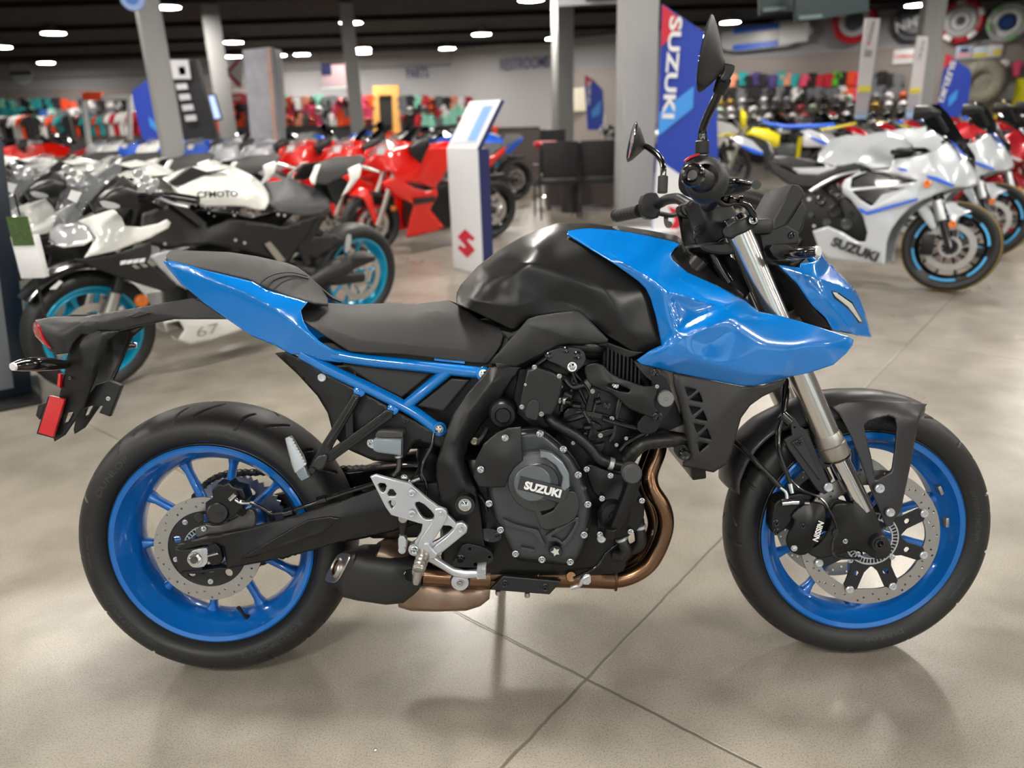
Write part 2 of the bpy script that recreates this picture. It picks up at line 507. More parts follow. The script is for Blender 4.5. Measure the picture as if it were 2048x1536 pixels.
# ================================================================ the blue naked motorcycle
bike = empty('motorcycle', 'blue and black naked sport motorcycle with blue wheels, parked alone in the foreground', 'motorcycle')
bike.matrix_world = BIKE
ANG = lambda c, x, y, mm, cx, cz: math.atan2(L(c, x, y, mm).z-cz, L(c, x, y, mm).x-cx)
def tyre_prof(R0, hw, rb, rimw):
    """from near bead over the crown to the far bead"""
    pts = [(rb-0.004, -rimw+0.004), (rb+0.004, -rimw-0.001)]
    n = 90; side = R0-hw*0.62
    for k in range(6):
        t = k/6; pts.append((rb+0.006+(side-rb-0.006)*t, -(rimw+(hw-rimw)*math.sin(t*PI/2)**0.8)))
    for k in range(n+1):
        a = -PI/2+PI*k/n
        pts.append((side+(R0-side)*math.cos(a)**0.82 if abs(math.cos(a)) > 1e-6 else side, hw*math.sin(a)))
    q = [(r, -y) for r, y in reversed(pts[:8])]
    return pts+q
def make_tyre(name, R0, hw, rb, rimw, parent, texts, seed, seg=1100, ngr=26):
    prof = tyre_prof(R0, hw, rb, rimw)
    bm = bmesh.new(); rings = []
    rnd = random.Random(seed)
    # grooves in (angle, arc position) space
    s = [0.0]
    for a, b in zip(prof[:-1], prof[1:]): s.append(s[-1]+math.hypot(a[0]-b[0], a[1]-b[1]))
    mid = s[-1]/2; segs = []
    for g in range(ngr):
        th = 2*PI*g/ngr
        for sd in (-1, 1):
            off = (0.5*2*PI/ngr) if sd > 0 else 0
            kind = g % 2
            if kind == 0: P = [(th+off, 0.012), (th+off+0.06, 0.040), (th+off+0.15, 0.074)]
            else: P = [(th+off, 0.034), (th+off+0.04, 0.060), (th+off+0.06, 0.094)]
            P = [(a, b*hw/0.09) for a, b in P]
            for a, b in zip(P[:-1], P[1:]): segs.append((a[0], sd*a[1], b[0], sd*b[1]))
    S = np.array(segs); ax = S[:, 0]*R0; ay = S[:, 1]; bx = S[:, 2]*R0; by = S[:, 3]
    circum = 2*PI*R0
    tht = 2*PI*np.arange(seg)/seg
    for i, (r, y) in enumerate(prof):
        v = s[i]-mid
        d = np.zeros(seg)
        if abs(v) < 0.1*hw/0.09:
            px = tht*R0
            best = np.full(seg, 9.0)
            for k in range(len(S)):
                if abs(v) > max(abs(ay[k]), abs(by[k]))+0.004 or abs(v) < min(abs(ay[k]), abs(by[k]))-0.004 or v*(ay[k]+by[k]) < 0: continue
                for sh in (0, circum, -circum):
                    dx, dy = bx[k]-ax[k], by[k]-ay[k]
                    t = np.clip(((px+sh-ax[k])*dx+(v-ay[k])*dy)/(dx*dx+dy*dy), 0, 1)
                    dd = np.hypot(px+sh-ax[k]-t*dx, v-ay[k]-t*dy); best = np.minimum(best, dd)
            d = 0.0034*np.clip(1.25*(1-(best/0.0040)**2), 0, 1)
        rr = r-d
        rings.append([bm.verts.new((rr[k]*math.cos(tht[k]), y, rr[k]*math.sin(tht[k]))) for k in range(seg)])
    for i in range(len(rings)-1):
        for k in range(seg): bm.faces.new((rings[i][k], rings[i][(k+1) % seg], rings[i+1][(k+1) % seg], rings[i+1][k]))
    bmesh.ops.recalc_face_normals(bm, faces=bm.faces)
    t = obj(name, bm, RUBBER, parent, 30)
    rs = [p[0] for p in prof[:14]]; ysd = [p[1] for p in prof[:14]]
    yo = lambda r: float(np.interp(r, rs, ysd))
    for (st, a, rr, size, sx, outw) in texts: arc_text_obj(st, rr, a, yo, size, sx, parent)
    return t
def disc_mesh(r0, r1, y, th, holes, hr, inner_scallop=0):
    out = [(r1*math.cos(2*PI*k/120), r1*math.sin(2*PI*k/120)) for k in range(120)]
    inn = [((r0+inner_scallop*math.cos(k*2*PI/120*10))*math.cos(2*PI*k/120), (r0+inner_scallop*math.cos(k*2*PI/120*10))*math.sin(2*PI*k/120)) for k in range(120)]
    hs = [[(a*math.cos(t)+hr*math.cos(q*PI/5), a*math.sin(t)+hr*math.sin(q*PI/5)) for q in range(10)] for a, t in holes]
    me = fill2d([out, inn]+hs, th, 0.0003)
    for v in me.vertices: x, z, h = v.co; v.co = (x, y-h, z)
    return me
# ---------------- rear wheel
rw = empty('rear_wheel', parent=bike, loc=(0, 0, 0.315))
RF, YR, YF = 0.2313, 0.0707, 0.0488
def rim_prof(rf, yh, drop=0.018, dish=0.0):
    t = 0.006
    return [(rf, -yh), (rf-0.004, -yh-0.003), (rf-0.014, -yh-0.001), (rf-0.017, -yh+0.006), (rf-0.024, -yh+0.020), (rf-0.034, -yh+0.032),
            (rf-0.036-drop*0.4, -0.012), (rf-0.036-drop*0.4, 0.018), (rf-0.034, yh-0.032), (rf-0.024, yh-0.018), (rf-0.017, yh-0.004), (rf-0.012, yh+0.003), (rf, yh),
            (rf-0.010, yh-0.008), (rf-0.018, yh-0.02), (rf-0.028, yh-0.034), (rf-0.030, 0), (rf-0.028, -yh+0.034), (rf-0.018, -yh+0.02), (rf-0.008, -yh+0.008)]
obj('rim', lathe(rim_prof(RF, YR), 128, closed=True), RIMB, rw, 40)
bms = []
for x, y in [(2, 0)]: pass
a0 = ANG(2, 850, 365, 10, 0, 0.315)
a1 = ANG(2, 610, 375, 10, 0, 0.315)
def spoke(a, r0, r1, w0, w1, y0, y1, h):
    """tapering spoke from hub to rim"""
    u = Vector((math.cos(a), 0, math.sin(a))); v = Vector((-math.sin(a), 0, math.cos(a)))
    S = []
    for t in (0, .12, .5, .85, 1.0):
        r = r0+(r1-r0)*t; w = w0+(w1-w0)*t
        if t == 1.0: w *= 1.9
        if t == .85: w *= 1.05
        if t == 0: w *= 1.5
        S.append((u*r+Vector((0, y0+(y1-y0)*t, 0)), v*w, Vector((0, h*(1.3 if t in (0, 1.0) else 1), 0)), 0.7))
    return loft(S, None, None, None, 12)
for k in range(10):
    obj('spoke', spoke(a0+k*PI/5, 0.045, RF-0.040, 0.0105, 0.0075, -0.005, 0.004, 0.012), RIMB, rw, 45)
obj('hub', lathe([(0.018, -0.06), (0.035, -0.06), (0.037, -0.03), (0.05, -0.02), (0.062, 0.0), (0.062, 0.03), (0.075, 0.05), (0.075, 0.07), (0.02, 0.075)], 48), RIMB, rw)
dh = []
for k in range(40):
    dh.append((0.1135 if k % 3 == 0 else (0.106 if k % 3 == 1 else 0.0995), 2*PI*k/40))
obj('brake_disc', disc_mesh(0.088, 0.1195, -0.086, 0.005, dh, 0.0026), STEEL, rw, 30, 'drilled steel rear brake disc')
bm = fill2d([circ(0, 0, 0.0885, 60), circ(0, 0, 0.05, 40)]+[circ(0.071*math.cos(k*PI/2.5+.3), 0.071*math.sin(k*PI/2.5+.3), 0.009, 12) for k in range(5)], 0.005, 0.0004)
for v in bm.vertices: x, z, h = v.co; v.co = (x, -0.083-h, z)
obj('disc_carrier', bm, PLAST, rw, 30)
bms = []
for k in range(40):
    a = 2*PI*k/40; u = Vector((math.cos(a), 0, math.sin(a)))
    bms.append(tube([u*0.043+Vector((0, -0.088, 0)), u*0.0525+Vector((0, -0.088, 0))], 0.0016, 6, 1, False))
bms.append(lathe([(0.042, -0.0885), (0.044, -0.0885), (0.044, -0.086), (0.042, -0.086)], 40, closed=True))
bms.append(lathe([(0.052, -0.0885), (0.054, -0.0885), (0.054, -0.086), (0.052, -0.086)], 40, closed=True))
obj('speed_sensor_ring', join(bms), SILV, rw)
for k in range(5):
    a = 2*PI*k/5+.3+PI/5; b = bolt(2, 0, 0, 0, 6, rw, SILV); b.location = (0.077*math.cos(a), -0.088, 0.077*math.sin(a))
# sprocket and chain on the far side
NT = 46; RS = 0.1140
spo = []
for k in range(NT*4):
    a = 2*PI*k/(NT*4); spo.append(((RS+0.004*math.cos(k*PI/2))*math.cos(a), (RS+0.004*math.cos(k*PI/2))*math.sin(a)))
hs = [[((0.082+0.012*math.cos(q*PI/6)*0.8)*math.cos(k*PI/2.5+0.30*math.sin(q*PI/6)), (0.082+0.012*math.cos(q*PI/6)*.8)*math.sin(k*PI/2.5+0.30*math.sin(q*PI/6))) for q in range(12)] for k in range(5)]
me = fill2d([spo, circ(0, 0, 0.04, 30)]+hs, 0.006, 0.0004)
for v in me.vertices: x, z, h = v.co; v.co = (x, 0.098-h, z)
obj('sprocket', me, mat('grey_sprocket', '8a9098', 0.35, 0.8), rw, 30)
a = ANG(2, 930, 1180, 20, 0, 0.315)
obj('valve_stem', tube([Vector((math.cos(a), 0, math.sin(a)))*0.196+Vector((0, -0.035, 0)), Vector((math.cos(a), 0, math.sin(a)))*0.185+Vector((0, -0.045, 0)), Vector((math.cos(a), 0, math.sin(a)))*0.160+Vector((0, -0.056, 0))], [0.0075, 0.004, 0.0045], 12), PLAST, rw)
RT_ = [('DUNLOP', 2.42, 0.262, 0.019, 1.5, True), ('ROADSPORT 2', -1.05, 0.262, 0.017, 1.5, True), ('180/55ZR17 M/C 73W', -2.45, 0.262, 0.015, 1.25, True),
       ('TUBELESS RADIAL', 3.15, 0.266, 0.008, 1.3, True), ('ROTATION', 1.35, 0.262, 0.009, 1.4, True)]
make_tyre('tyre', 0.315, 0.0895, RF-0.002, YR-0.004, rw, RT_, 3)
# ---------------- front wheel
fw = empty('front_wheel', parent=bike, loc=(1.465, 0, 0.300), rz=0.0253)
obj('rim', lathe(rim_prof(RF, YF), 128, closed=True), RIMB, fw, 40)
a0 = ANG(8, 535, 1180, 0, 1.465, .3)
for k in range(10):
    obj('spoke', spoke(a0+k*PI/5, 0.040, RF-0.040, 0.010, 0.0068, 0.0, 0.0, 0.011), RIMB, fw, 45)
obj('hub', lathe([(0.012, -0.06), (0.03, -0.06), (0.034, -0.03), (0.045, -0.02), (0.045, 0.02), (0.034, 0.03), (0.03, 0.06), (0.012, 0.06)], 48), RIMB, fw)
dh = [((0.148, 0.1405, 0.133)[k % 3], 2*PI*k/54+(0.03 if k % 2 else 0)) for k in range(54)]
def star(rin, rarm, n, y, th):
    out = []
    for k in range(n):
        a = 2*PI*k/n
        for da, r in ((-0.36, rin), (-0.2, rin+0.014), (-0.13, rarm-0.006), (-0.07, rarm), (0.07, rarm), (0.13, rarm-0.006), (0.2, rin+0.014), (0.36, rin)):
            out.append((r*math.cos(a+da), r*math.sin(a+da)))
    hs = [circ(0.086*math.cos(2*PI*(k+.0)/n), 0.086*math.sin(2*PI*k/n), 0.007, 6) for k in range(n)]
    me = fill2d([out, circ(0, 0, 0.047, 40)]+hs, th, 0.0005)
    for v in me.vertices: x, z, h = v.co; v.co = (x, y-h, z)
    return me
abob = ANG(8, 985, 1085, 78, 1.465, .3)
for yy, nm in ((-0.076, None), (0.076, None)):
    obj('brake_disc', disc_mesh(0.122, 0.155, yy, 0.005, dh, 0.0026, 0.0015), STEEL, fw, 30, 'drilled steel front brake disc')
    sm = star(0.066, 0.126, 8, yy-0.004 if yy < 0 else yy+0.004, 0.005)
    sm.transform(Matrix.Rotation(-abob, 4, 'Y'))
    obj('disc_carrier', sm, PLAST, fw, 30)
    for k in range(8):
        a = abob+2*PI*k/8; b = bolt(8, 0, 0, 0, 9.0, fw, SILV, 'disc_rivet', 'pan'); b.location = (0.1255*math.cos(a), yy-0.008 if yy < 0 else yy+0.004, 0.1255*math.sin(a))
        if yy < 0 and k % 2 == 0:
            b = bolt(8, 0, 0, 0, 6.5, fw, SILV, 'disc_bolt'); b.location = (0.066*math.cos(a+.39), yy-0.009, 0.066*math.sin(a+.39))
bms = []
for k in range(44):
    a = 2*PI*k/44; u = Vector((math.cos(a), 0, math.sin(a)))
    bms.append(tube([u*0.046+Vector((0, -0.084, 0)), u*0.058+Vector((0, -0.084, 0))], 0.0016, 6, 1, False))
bms.append(lathe([(0.044, -0.0855), (0.047, -0.0855), (0.047, -0.082), (0.044, -0.082)], 40, closed=True))
bms.append(lathe([(0.057, -0.0855), (0.060, -0.0855), (0.060, -0.082), (0.057, -0.082)], 40, closed=True))
obj('speed_sensor_ring', join(bms), SILV, fw)
for x, y in ((1222, 622), (1265, 785)):
    a = ANG(8, x, y, -5, 1.465, .3)
    wb = box(-.004, .004, -0.012, 0.012, -0.011, 0.011, 0.001); bmesh.ops.transform(wb, matrix=Matrix.Translation((0.200*math.cos(a), -0.02, 0.200*math.sin(a))) @ Matrix.Rotation(-a, 4, 'Y'), verts=wb.verts)
    obj('wheel_weight', wb, STEEL, fw)
FT_ = [('DUNLOP', -1.35, 0.252, 0.0145, 1.5, True), ('120/70ZR17 M/C 58W', 0.15, 0.252, 0.011, 1.25, True), ('TUBELESS RADIAL', -0.55, 0.254, 0.007, 1.3, True), ('DUNLOP', 1.42, 0.252, 0.0145, 1.5, True)]
make_tyre('tyre', 0.300, 0.0595, RF-0.002, YF-0.003, fw, FT_, 5, ngr=26)
# ---------------- swingarm
relief('swingarm', 2, [(545, 838, 118), (700, 803, 132), (960, 742, 138), (1100, 700, 138), (1300, 640, 140), (1450, 590, 142), (1617, 532, 142), (1750, 500, 142), (1990, 500, 130), (2050, 640, 130),
    (1920, 700, 135), (1720, 760, 135), (1560, 800, 135), (1400, 828, 135), (1290, 862, 132), (1000, 930, 132), (820, 962, 130), (810, 905, 128), (800, 850, 128), (720, 825, 126), (560, 862, 118)],
    [(1000, 840, 140), (1250, 745, 150), (1400, 700, 152), (1550, 670, 152), (1700, 630, 152), (960, 880, 137), (1150, 800, 138), (1300, 740, 139), (700, 815, 130)], FRAMEM, bike, 14, creases=[[(900, 908, 142), (1010, 850, 148), (1250, 720, 152), (1430, 690, 154)]], mir=True)
tloft(2, [(700, 830, 700, 985, 122, 92), (640, 838, 640, 982, 122, 92), (560, 850, 575, 985, 118, 96), (545, 850, 572, 985, 112, 100)], PLAST, 'swingarm_end', bike, 0.35)
plate('swingarm_end_blade', 2, [(568, 985), (700, 970), (820, 958), (790, 975), (640, 992)], 126, 92, FRAMEM, bike)
plate('swingarm_end_blade', 2, [(540, 850), (600, 825), (720, 800), (800, 800), (800, 830), (680, 838), (560, 865)], 128, 92, FRAMEM, bike)
plate('axle_block', 2, [(610, 870), (705, 848), (718, 868), (712, 950), (640, 962), (612, 940)], 128, 118, SILV, bike, rnd=1)
bolt(2, 645, 915, 130, 17, bike, CHROME, 'axle_nut', 'hex')
obj('axle', cyl(L(2, 642, 918, 146), L(2, 642, 918, -140)+Vector((0, 0, 0)), 0.0085), CHROME, bike)
plate('chain_adjuster', 2, [(710, 842), (775, 825), (800, 935), (720, 950)], 134, 120, ENGK, bike, rnd=1)
obj('adjuster_bolt', cyl(L(2, 715, 893, 138), L(2, 775, 878, 138), 0.0035), CHROME, bike)
obj('swingarm_crossmember', box(0.36, 0.50, -0.10, 0.10, 0.33, 0.41, 0.012), FRAMEM, bike)
# chain
ch = []
ctr = Vector((0, 0.098, 0.315)); front = L(3, 940, 775, -98); rf_ = 0.052
loop = []
for k in range(25):
    a = PI/2+0.06+PI*k/24; loop.append(ctr+Vector((math.cos(a), 0, math.sin(a)))*0.121)
nb = 34
pl_, pu_ = loop[-1], loop[0]
fl, fu = front+Vector((0, 0, -rf_)), front+Vector((0, 0, rf_))
allp = loop+[pl_.lerp(fl, k/nb) for k in range(1, nb)]+[front+Vector((math.sin(a)*rf_, 0, -math.cos(a)*rf_)) for a in [PI*k/8 for k in range(9)]]+[fu.lerp(pu_, k/nb) for k in range(1, nb)]
acc = [0]
for a, b in zip(allp, allp[1:]+allp[:1]): acc.append(acc[-1]+(a-b).length)
n = int(acc[-1]/0.0159)
def at_s(s):
    s %= acc[-1]
    for i in range(len(allp)):
        if acc[i+1] >= s:
            t = (s-acc[i])/(acc[i+1]-acc[i]+1e-9); return allp[i].lerp(allp[(i+1) % len(allp)], t)
cb = bmesh.new()
for k in range(n):
    p, q = at_s(k*acc[-1]/n), at_s((k+1)*acc[-1]/n); w = 0.0075 if k % 2 else 0.0105
    for sd in (-1, 1):
        t = tube([p+Vector((0, sd*w, 0)), p.lerp(q, .5)+Vector((0, sd*w, 0)), q+Vector((0, sd*w, 0))], [0.0075, 0.0052, 0.0075], 8, 2, True, flat=0.28)
        me = bpy.data.meshes.new('t'); t.to_mesh(me); t.free(); cb.from_mesh(me); bpy.data.meshes.remove(me)
    t = cyl(p+Vector((0, -0.0105, 0)), p+Vector((0, 0.0105, 0)), 0.0055, 8)
    me = bpy.data.meshes.new('t'); t.to_mesh(me); t.free(); cb.from_mesh(me); bpy.data.meshes.remove(me)
obj('chain', cb, mat('chain_steel', '3c3a39', 0.4, 0.8), bike, 40)
# chain guard and hugger behind the far arm
plate('chain_guard', 3, [(150, 720), (420, 700), (700, 668), (960, 660), (960, 700), (700, 740), (550, 760), (330, 800), (160, 860)], -60, -125, GLOSSK, bike)
# rear caliper
plate('caliper_bracket', 2, [(690, 720), (640, 760), (660, 800), (700, 812), (830, 795), (960, 755), (975, 700), (965, 650), (930, 640), (850, 700), (760, 740)], 112, 96, mat('cast_grey', '5c5a57', 0.45, 0.6, bump=.2, bscale=300), bike, rnd=1, bev=.002)
cal = plate('rear_caliper', 2, [(735, 545), (765, 505), (800, 512), (830, 498), (850, 520), (905, 535), (925, 590), (900, 640), (850, 690), (800, 715), (730, 715), (700, 660), (700, 610), (740, 590)], 132, 92, ENGK, bike, bev=.004)
obj('piston_housing', cyl(L(2, 768, 665, 144), L(2, 768, 665, 110), 0.0225, 32, .003), ENGK, cal)
obj('bleed_nipple', tube([L(2, 835, 590, 142), L(2, 868, 560, 142)], .0055, 8, 1, False), CHROME, cal)
obj('slider_pin', cyl(L(2, 668, 690, 128), L(2, 668, 690, 100), .0105), ENGK, cal)
obj('slider_pin', cyl(L(2, 895, 655, 128), L(2, 895, 655, 100), .0105), GLOSSK, cal)
flat_text('caliper_lettering', 'NISSIN', basis(L(2, 765, 668, 144.6), (1, 0, 0), (0, -1, 0)), PLAST2, cal, .010, .0003, 1.0)
bolt(2, 693, 750, 116, 6, cal, CHROME)
obj('rear_brake_hose', tube([L(2, 865, 580, 140), L(2, 890, 600, 140), L(2, 960, 610, 140), L(2, 1020, 640, 142), L(2, 1070, 665, 145), L(2, 1160, 650, 150), L(2, 1300, 605, 152), L(2, 1480, 545, 152), L(2, 1640, 495, 150), L(2, 1750, 450, 150)], .0042), GLOSSK, bike)
obj('hose_fitting', tube([L(2, 945, 607, 141), L(2, 895, 605, 141), L(2, 865, 590, 141)], .0045), CHROME, bike)
for x, y in ((1150, 655), (1330, 590)): obj('hose_clamp', cyl(L(2, x-25, y+8, 152), L(2, x+25, y-6, 152), .008), GLOSSK, bike)
# ---------------- exhaust
def P4(*p): return [L(4, x, y, z) for x, y, z in p]
obj('exhaust_header', tube(P4((1165, 560, 60), (1150, 650, 70), (1112, 760, 80), (1120, 840, 90), (1180, 940, 95), (1192, 1050, 95), (1140, 1190, 95), (1070, 1270, 95), (960, 1318, 95), (840, 1315, 95)), .0185, 24, 8), BRASS, bike, 60)
obj('exhaust_header', tube(P4((1120, 560, 0), (1115, 650, 0), (1080, 760, 10), (1090, 860, 20), (1130, 960, 25), (1140, 1050, 30), (1090, 1170, 40), (1020, 1240, 45), (930, 1265, 50), (840, 1275, 55)), .0185, 20, 8), BRASS, bike, 60)
obj('collector_pipe', tube(P4((935, 1316, 92), (860, 1312, 92), (760, 1303, 92), (620, 1295, 92), (480, 1287, 92), (360, 1280, 92), (270, 1278, 92)), [.0235, .0235, .026, .028, .030, .032, .032], 28, 6), BRASS, bike, 60)
for x in (928, 518, 250): obj('weld_band', cyl(L(4, x-6, 1318 if x > 900 else 1290, 92), L(4, x+6, 1318 if x > 900 else 1290, 92), .0265 if x > 900 else .0325, 32), mat('weld_steel', '6a4c3c', .4, 1), bike)
tloft(3, [(600, 1120, 560, 1130, 140, 60), (620, 1080, 590, 1160, 150, 50), (660, 1075, 640, 1180, 150, 40), (850, 1150, 830, 1300, 150, 20)], CATM, 'resonator', bike, .8)
tloft(3, [(735, 1180, 735, 1400, 120, -60), (840, 1200, 800, 1412, 125, -70), (960, 1230, 950, 1412, 125, -70), (1100, 1250, 1100, 1410, 125, -60), (1180, 1260, 1175, 1395, 120, -40), (1225, 1270, 1225, 1370, 110, -10)], CATM, 'catalyst_box', bike, .55)
tloft(3, [(860, 1200, 850, 1320, 135, 60), (1000, 1215, 1000, 1330, 135, 60), (1230, 1205, 1230, 1350, 130, 60)], BRASS, 'exhaust_link_pipe', bike, .85)
def msec(nt, nb, ft, fb, mn, mf_, e=.5):
    A, B = L(3, *nt, mn), L(3, *nb, mn); C, D_ = L(3, *ft, mf_), L(3, *fb, mf_)
    ce = (A+B+C+D_)/4
    return (ce, ((A-B)+(C-D_))/4, ((A+B)-(C+D_))/4, e)
MUF = mat('muffler_black', '232323', .5, .2, bump=.1, bscale=900)
S0 = msec((462, 1142), (345, 1348), (352, 1160), (284, 1312), 168, 100)
def Sx(t, top, bot, mn, mf_):
    T, B = L(3, *top, (mn+mf_)/2), L(3, *bot, (mn+mf_)/2)
    return ((T+B)/2, (T-B)/2, Vector((0, -(mn-mf_)/2000, 0)), .55)
SS = [Sx(0, (560, 1132), (480, 1390), 172, 60), Sx(0, (700, 1138), (650, 1408), 174, 45), Sx(0, (800, 1155), (745, 1400), 168, 45), Sx(0, (845, 1205), (800, 1360), 155, 55), Sx(0, (856, 1240), (830, 1330), 150, 60)]
SS.insert(0, Sx(0, (490, 1126), (400, 1380), 170, 80))
s1 = (S0[0].lerp(SS[0][0], .18), S0[1]*1.12, S0[2]*1.05, .5)
mf = loft([(S0[0], S0[1]*.97, S0[2]*.97, .5), (S0[0].lerp(SS[0][0], .03), S0[1]*1.03, S0[2]*1.03, .5), s1]+SS, MUF, 'muffler', bike, 40, smooth=30)
nrm = S0[1].cross(S0[2]).normalized()
if nrm.dot(SS[0][0]-S0[0]) > 0: nrm = -nrm
loft([(S0[0]+nrm*.001, S0[1]*.93, S0[2]*.93, .5), (S0[0]+nrm*.0035, S0[1]*.90, S0[2]*.90, .5)], STEEL, 'muffler_end_plate', mf, 40, smooth=30)
oc = S0[0]+S0[2]*.12
obj('outlet', lathe([(.0165, 0), (.019, -.003), (.0215, 0), (.022, .006), (.0175, .008), (.0165, .004)], 36, closed=True, direction=-nrm, center=oc+nrm*.008), STEEL, mf)
obj('outlet_bore', lathe([(.0166, 0), (.0160, .004), (.0155, .0055), (0, .0058)], 36, direction=-nrm, center=oc+nrm*.0085), mat('outlet_bronze', '5a4230', .35, 1), mf)
obj('muffler_bolt', cyl(L(3, 768, 1284, 182), L(3, 768, 1284, 160), .0135), GLOSSK, mf)
plate('exhaust_heat_shield', 4, [(262, 1378), (335, 1302), (640, 1330), (628, 1352), (580, 1403)], 142, 128, PLAST, bike, bev=.003)
bolt(4, 342, 1345, 144, 9, bike, GLOSSK); bolt(4, 557, 1365, 144, 9, bike, GLOSSK)
obj('oxygen_sensor', cyl(L(4, 695, 1307, 135), L(4, 695, 1307, 100), .0115), BRASS, bike)
obj('sensor_wire', tube(P4((705, 1315, 138), (760, 1290, 135), (830, 1250, 130), (880, 1180, 130), (940, 1130, 128), (1000, 1060, 125)), .003), GLOSSK, bike)
obj('exhaust_clamp', tube(P4((695, 1365, 112), (740, 1350, 118), (755, 1320, 120), (790, 1300, 120)), .005), SILV, bike)
plate('clamp_plate', 4, [(755, 1298), (798, 1290), (800, 1350), (752, 1350)], 124, 112, SILV, bike, rnd=1)
for x, y in ((308, 1395), (462, 1405)): obj('exhaust_stud', cyl(L(4, x, y-15, 100), L(4, x, y+8, 100), .006), STEEL, bike)
# ---------------- engine
obj('engine_block', box(0.52, 0.93, -0.13, 0.14, 0.24, 0.52, 0.03), ENGK, bike)
tloft(4, [(640, 210, 560, 800, 120, -120), (700, 170, 640, 800, 130, -130), (860, 120, 820, 760, 135, -135), (1000, 160, 960, 700, 130, -130), (1060, 220, 1010, 640, 110, -110)], ENGK, 'cylinder_head', bike, .35)
obj('sump', box(0.60, 0.88, -0.09, 0.12, 0.20, 0.30, 0.025), ENGK, bike)
CC = [(430, 530), (520, 525), (560, 545), (640, 610), (700, 670), (750, 760), (772, 840), (800, 900), (800, 985), (778, 1060), (770, 1120), (735, 1200), (705, 1235), (640, 1235), (540, 1225), (420, 1215), (385, 1190), (330, 1075), (290, 1000), (262, 900), (250, 800), (300, 640), (360, 560)]
relief('clutch_cover', 4, [(x, y, 172) for x, y in CC], [(x*.95+530*.05, y*.95+860*.05, 188) for x, y in CC], ENG, bike, 4, 4, mir=False, rnd=1, sm=3)
relief('clutch_cover_flange', 4, [(x*1.035-530*.035, y*1.03-880*.03, 166) for x, y in CC], [(540, 880, 166)], ENGK, bike, 12, 10, mir=False, rnd=1)
def rod(c, x, y, m0, m1, r, m, name, parent, prof=None, seg=48):
    if prof is None: return obj(name, cyl(L(c, x, y, m0), L(c, x, y, m0)+Vector((0, (m0-m1)/1000, 0)), r/1000, seg), m, parent)
    return obj(name, lathe([(a/1000, b/1000) for a, b in prof], seg, center=L(c, x, y, m0)), m, parent)
rc = rod(4, 525, 808, 216, 180, 60, ENG, 'clutch_dome', bike, [(0, -2), (38, -2), (39, 0), (41, 1.5), (50, 2), (54, 4), (61, 5), (63, 9), (64, 30)], 72)
rod(4, 490, 812, 217, 200, 40, mat('engine_grey_light', '6c7173', .33, .6, bump=.04, bscale=500), 'clutch_dome_face', rc, [(0, -2.5), (35, -2.5), (37, -1), (38, 3)], 60)
plate('timing_rim', 4, [(530, 640), (590, 650), (650, 700), (685, 760), (690, 830), (660, 855), (640, 840), (650, 780), (615, 720), (560, 680), (530, 680)], 226, 208, mat('brushed_blue_grey', '8f979d', .3, .8), rc, bev=.003)
relief('clutch_lower_web', 4, [(470, 860, 219), (560, 880, 220), (690, 850, 219), (735, 870, 214), (740, 960, 205), (700, 1020, 200), (600, 1060, 200), (540, 1060, 200), (520, 1020, 205)], [(600, 940, 220)], ENG, rc, 4, 4, mir=False, rnd=1, holes=[[(505, 880), (632, 915), (600, 960), (540, 985)]])
plate('badge_plate', 4, [(428, 778), (690, 842), (660, 905), (412, 845)], 225, 219, mat('badge_dark', '3a3c3d', .4, .4), rc, bev=.0015)
a, b = L(4, 440, 838, 226), L(4, 650, 890, 226)
flat_text('badge_lettering', 'SUZUKI', basis((L(4, 438, 818, 226)+L(4, 652, 876, 226))/2, b-a, (0, -1, 0)), WHITEL, rc, .0215, .0011, 1.02, .0006, 'white maker lettering on the clutch cover')
plate('case_rib', 4, [(560, 1090), (620, 1050), (700, 1000), (735, 990), (735, 1030), (700, 1100), (660, 1150), (620, 1120), (570, 1120)], 200, 190, ENG, bike, holes=[[(580, 1095), (640, 1065), (715, 1010), (718, 1030), (655, 1130), (625, 1105)]], bev=.0015)
plate('case_rib', 4, [(330, 1000), (400, 1030), (520, 1060), (560, 1140), (545, 1150), (500, 1080), (390, 1050), (345, 1040)], 200, 190, ENG, bike, bev=.0015)
plate('case_mark', 4, [(428, 1148), (500, 1163), (500, 1182), (430, 1168)], 198, 190, ENG, bike)
relief('clutch_outer_guard', 4, [(300, 545, 205), (355, 522, 208), (430, 512, 208), (432, 580, 212), (440, 690, 214), (392, 730, 214), (357, 790, 212), (345, 832, 208), (270, 835, 204), (205, 828, 200), (178, 780, 198), (188, 690, 198), (230, 605, 202)], [(330, 680, 216)], PLAST, bike, 4, 4, mir=False)
for x, y in ((530, 550), (653, 632), (732, 768), (783, 925), (763, 1087), (690, 1230), (540, 1217), (400, 1187), (320, 1060), (260, 920)): bolt(4, x, y, 192, 7.2, bike, CHROME, 'case_bolt')
for x, y in ((345, 572), (215, 740)): bolt(4, x, y, 216 if x > 300 else 204, 7, bike, CHROME, 'case_bolt')
rod(4, 612, 1175, 206, 190, 14.5, GLOSSK, 'oil_filler_cap', bike)
st = [(.0095*math.cos(k*PI/5)*(1 if k % 2 else .55), .0095*math.sin(k*PI/5)*(1 if k % 2 else .55)) for k in range(10)]
me = fill2d([st], .003, .0004); o = L(4, 612, 1175, 207.5)
for v in me.vertices: x, z, h = v.co; v.co = (o.x+x, o.y-h, o.z+z)
obj('sight_glass', me, mat('pale_glass', 'b8c4b4', .2), bike)
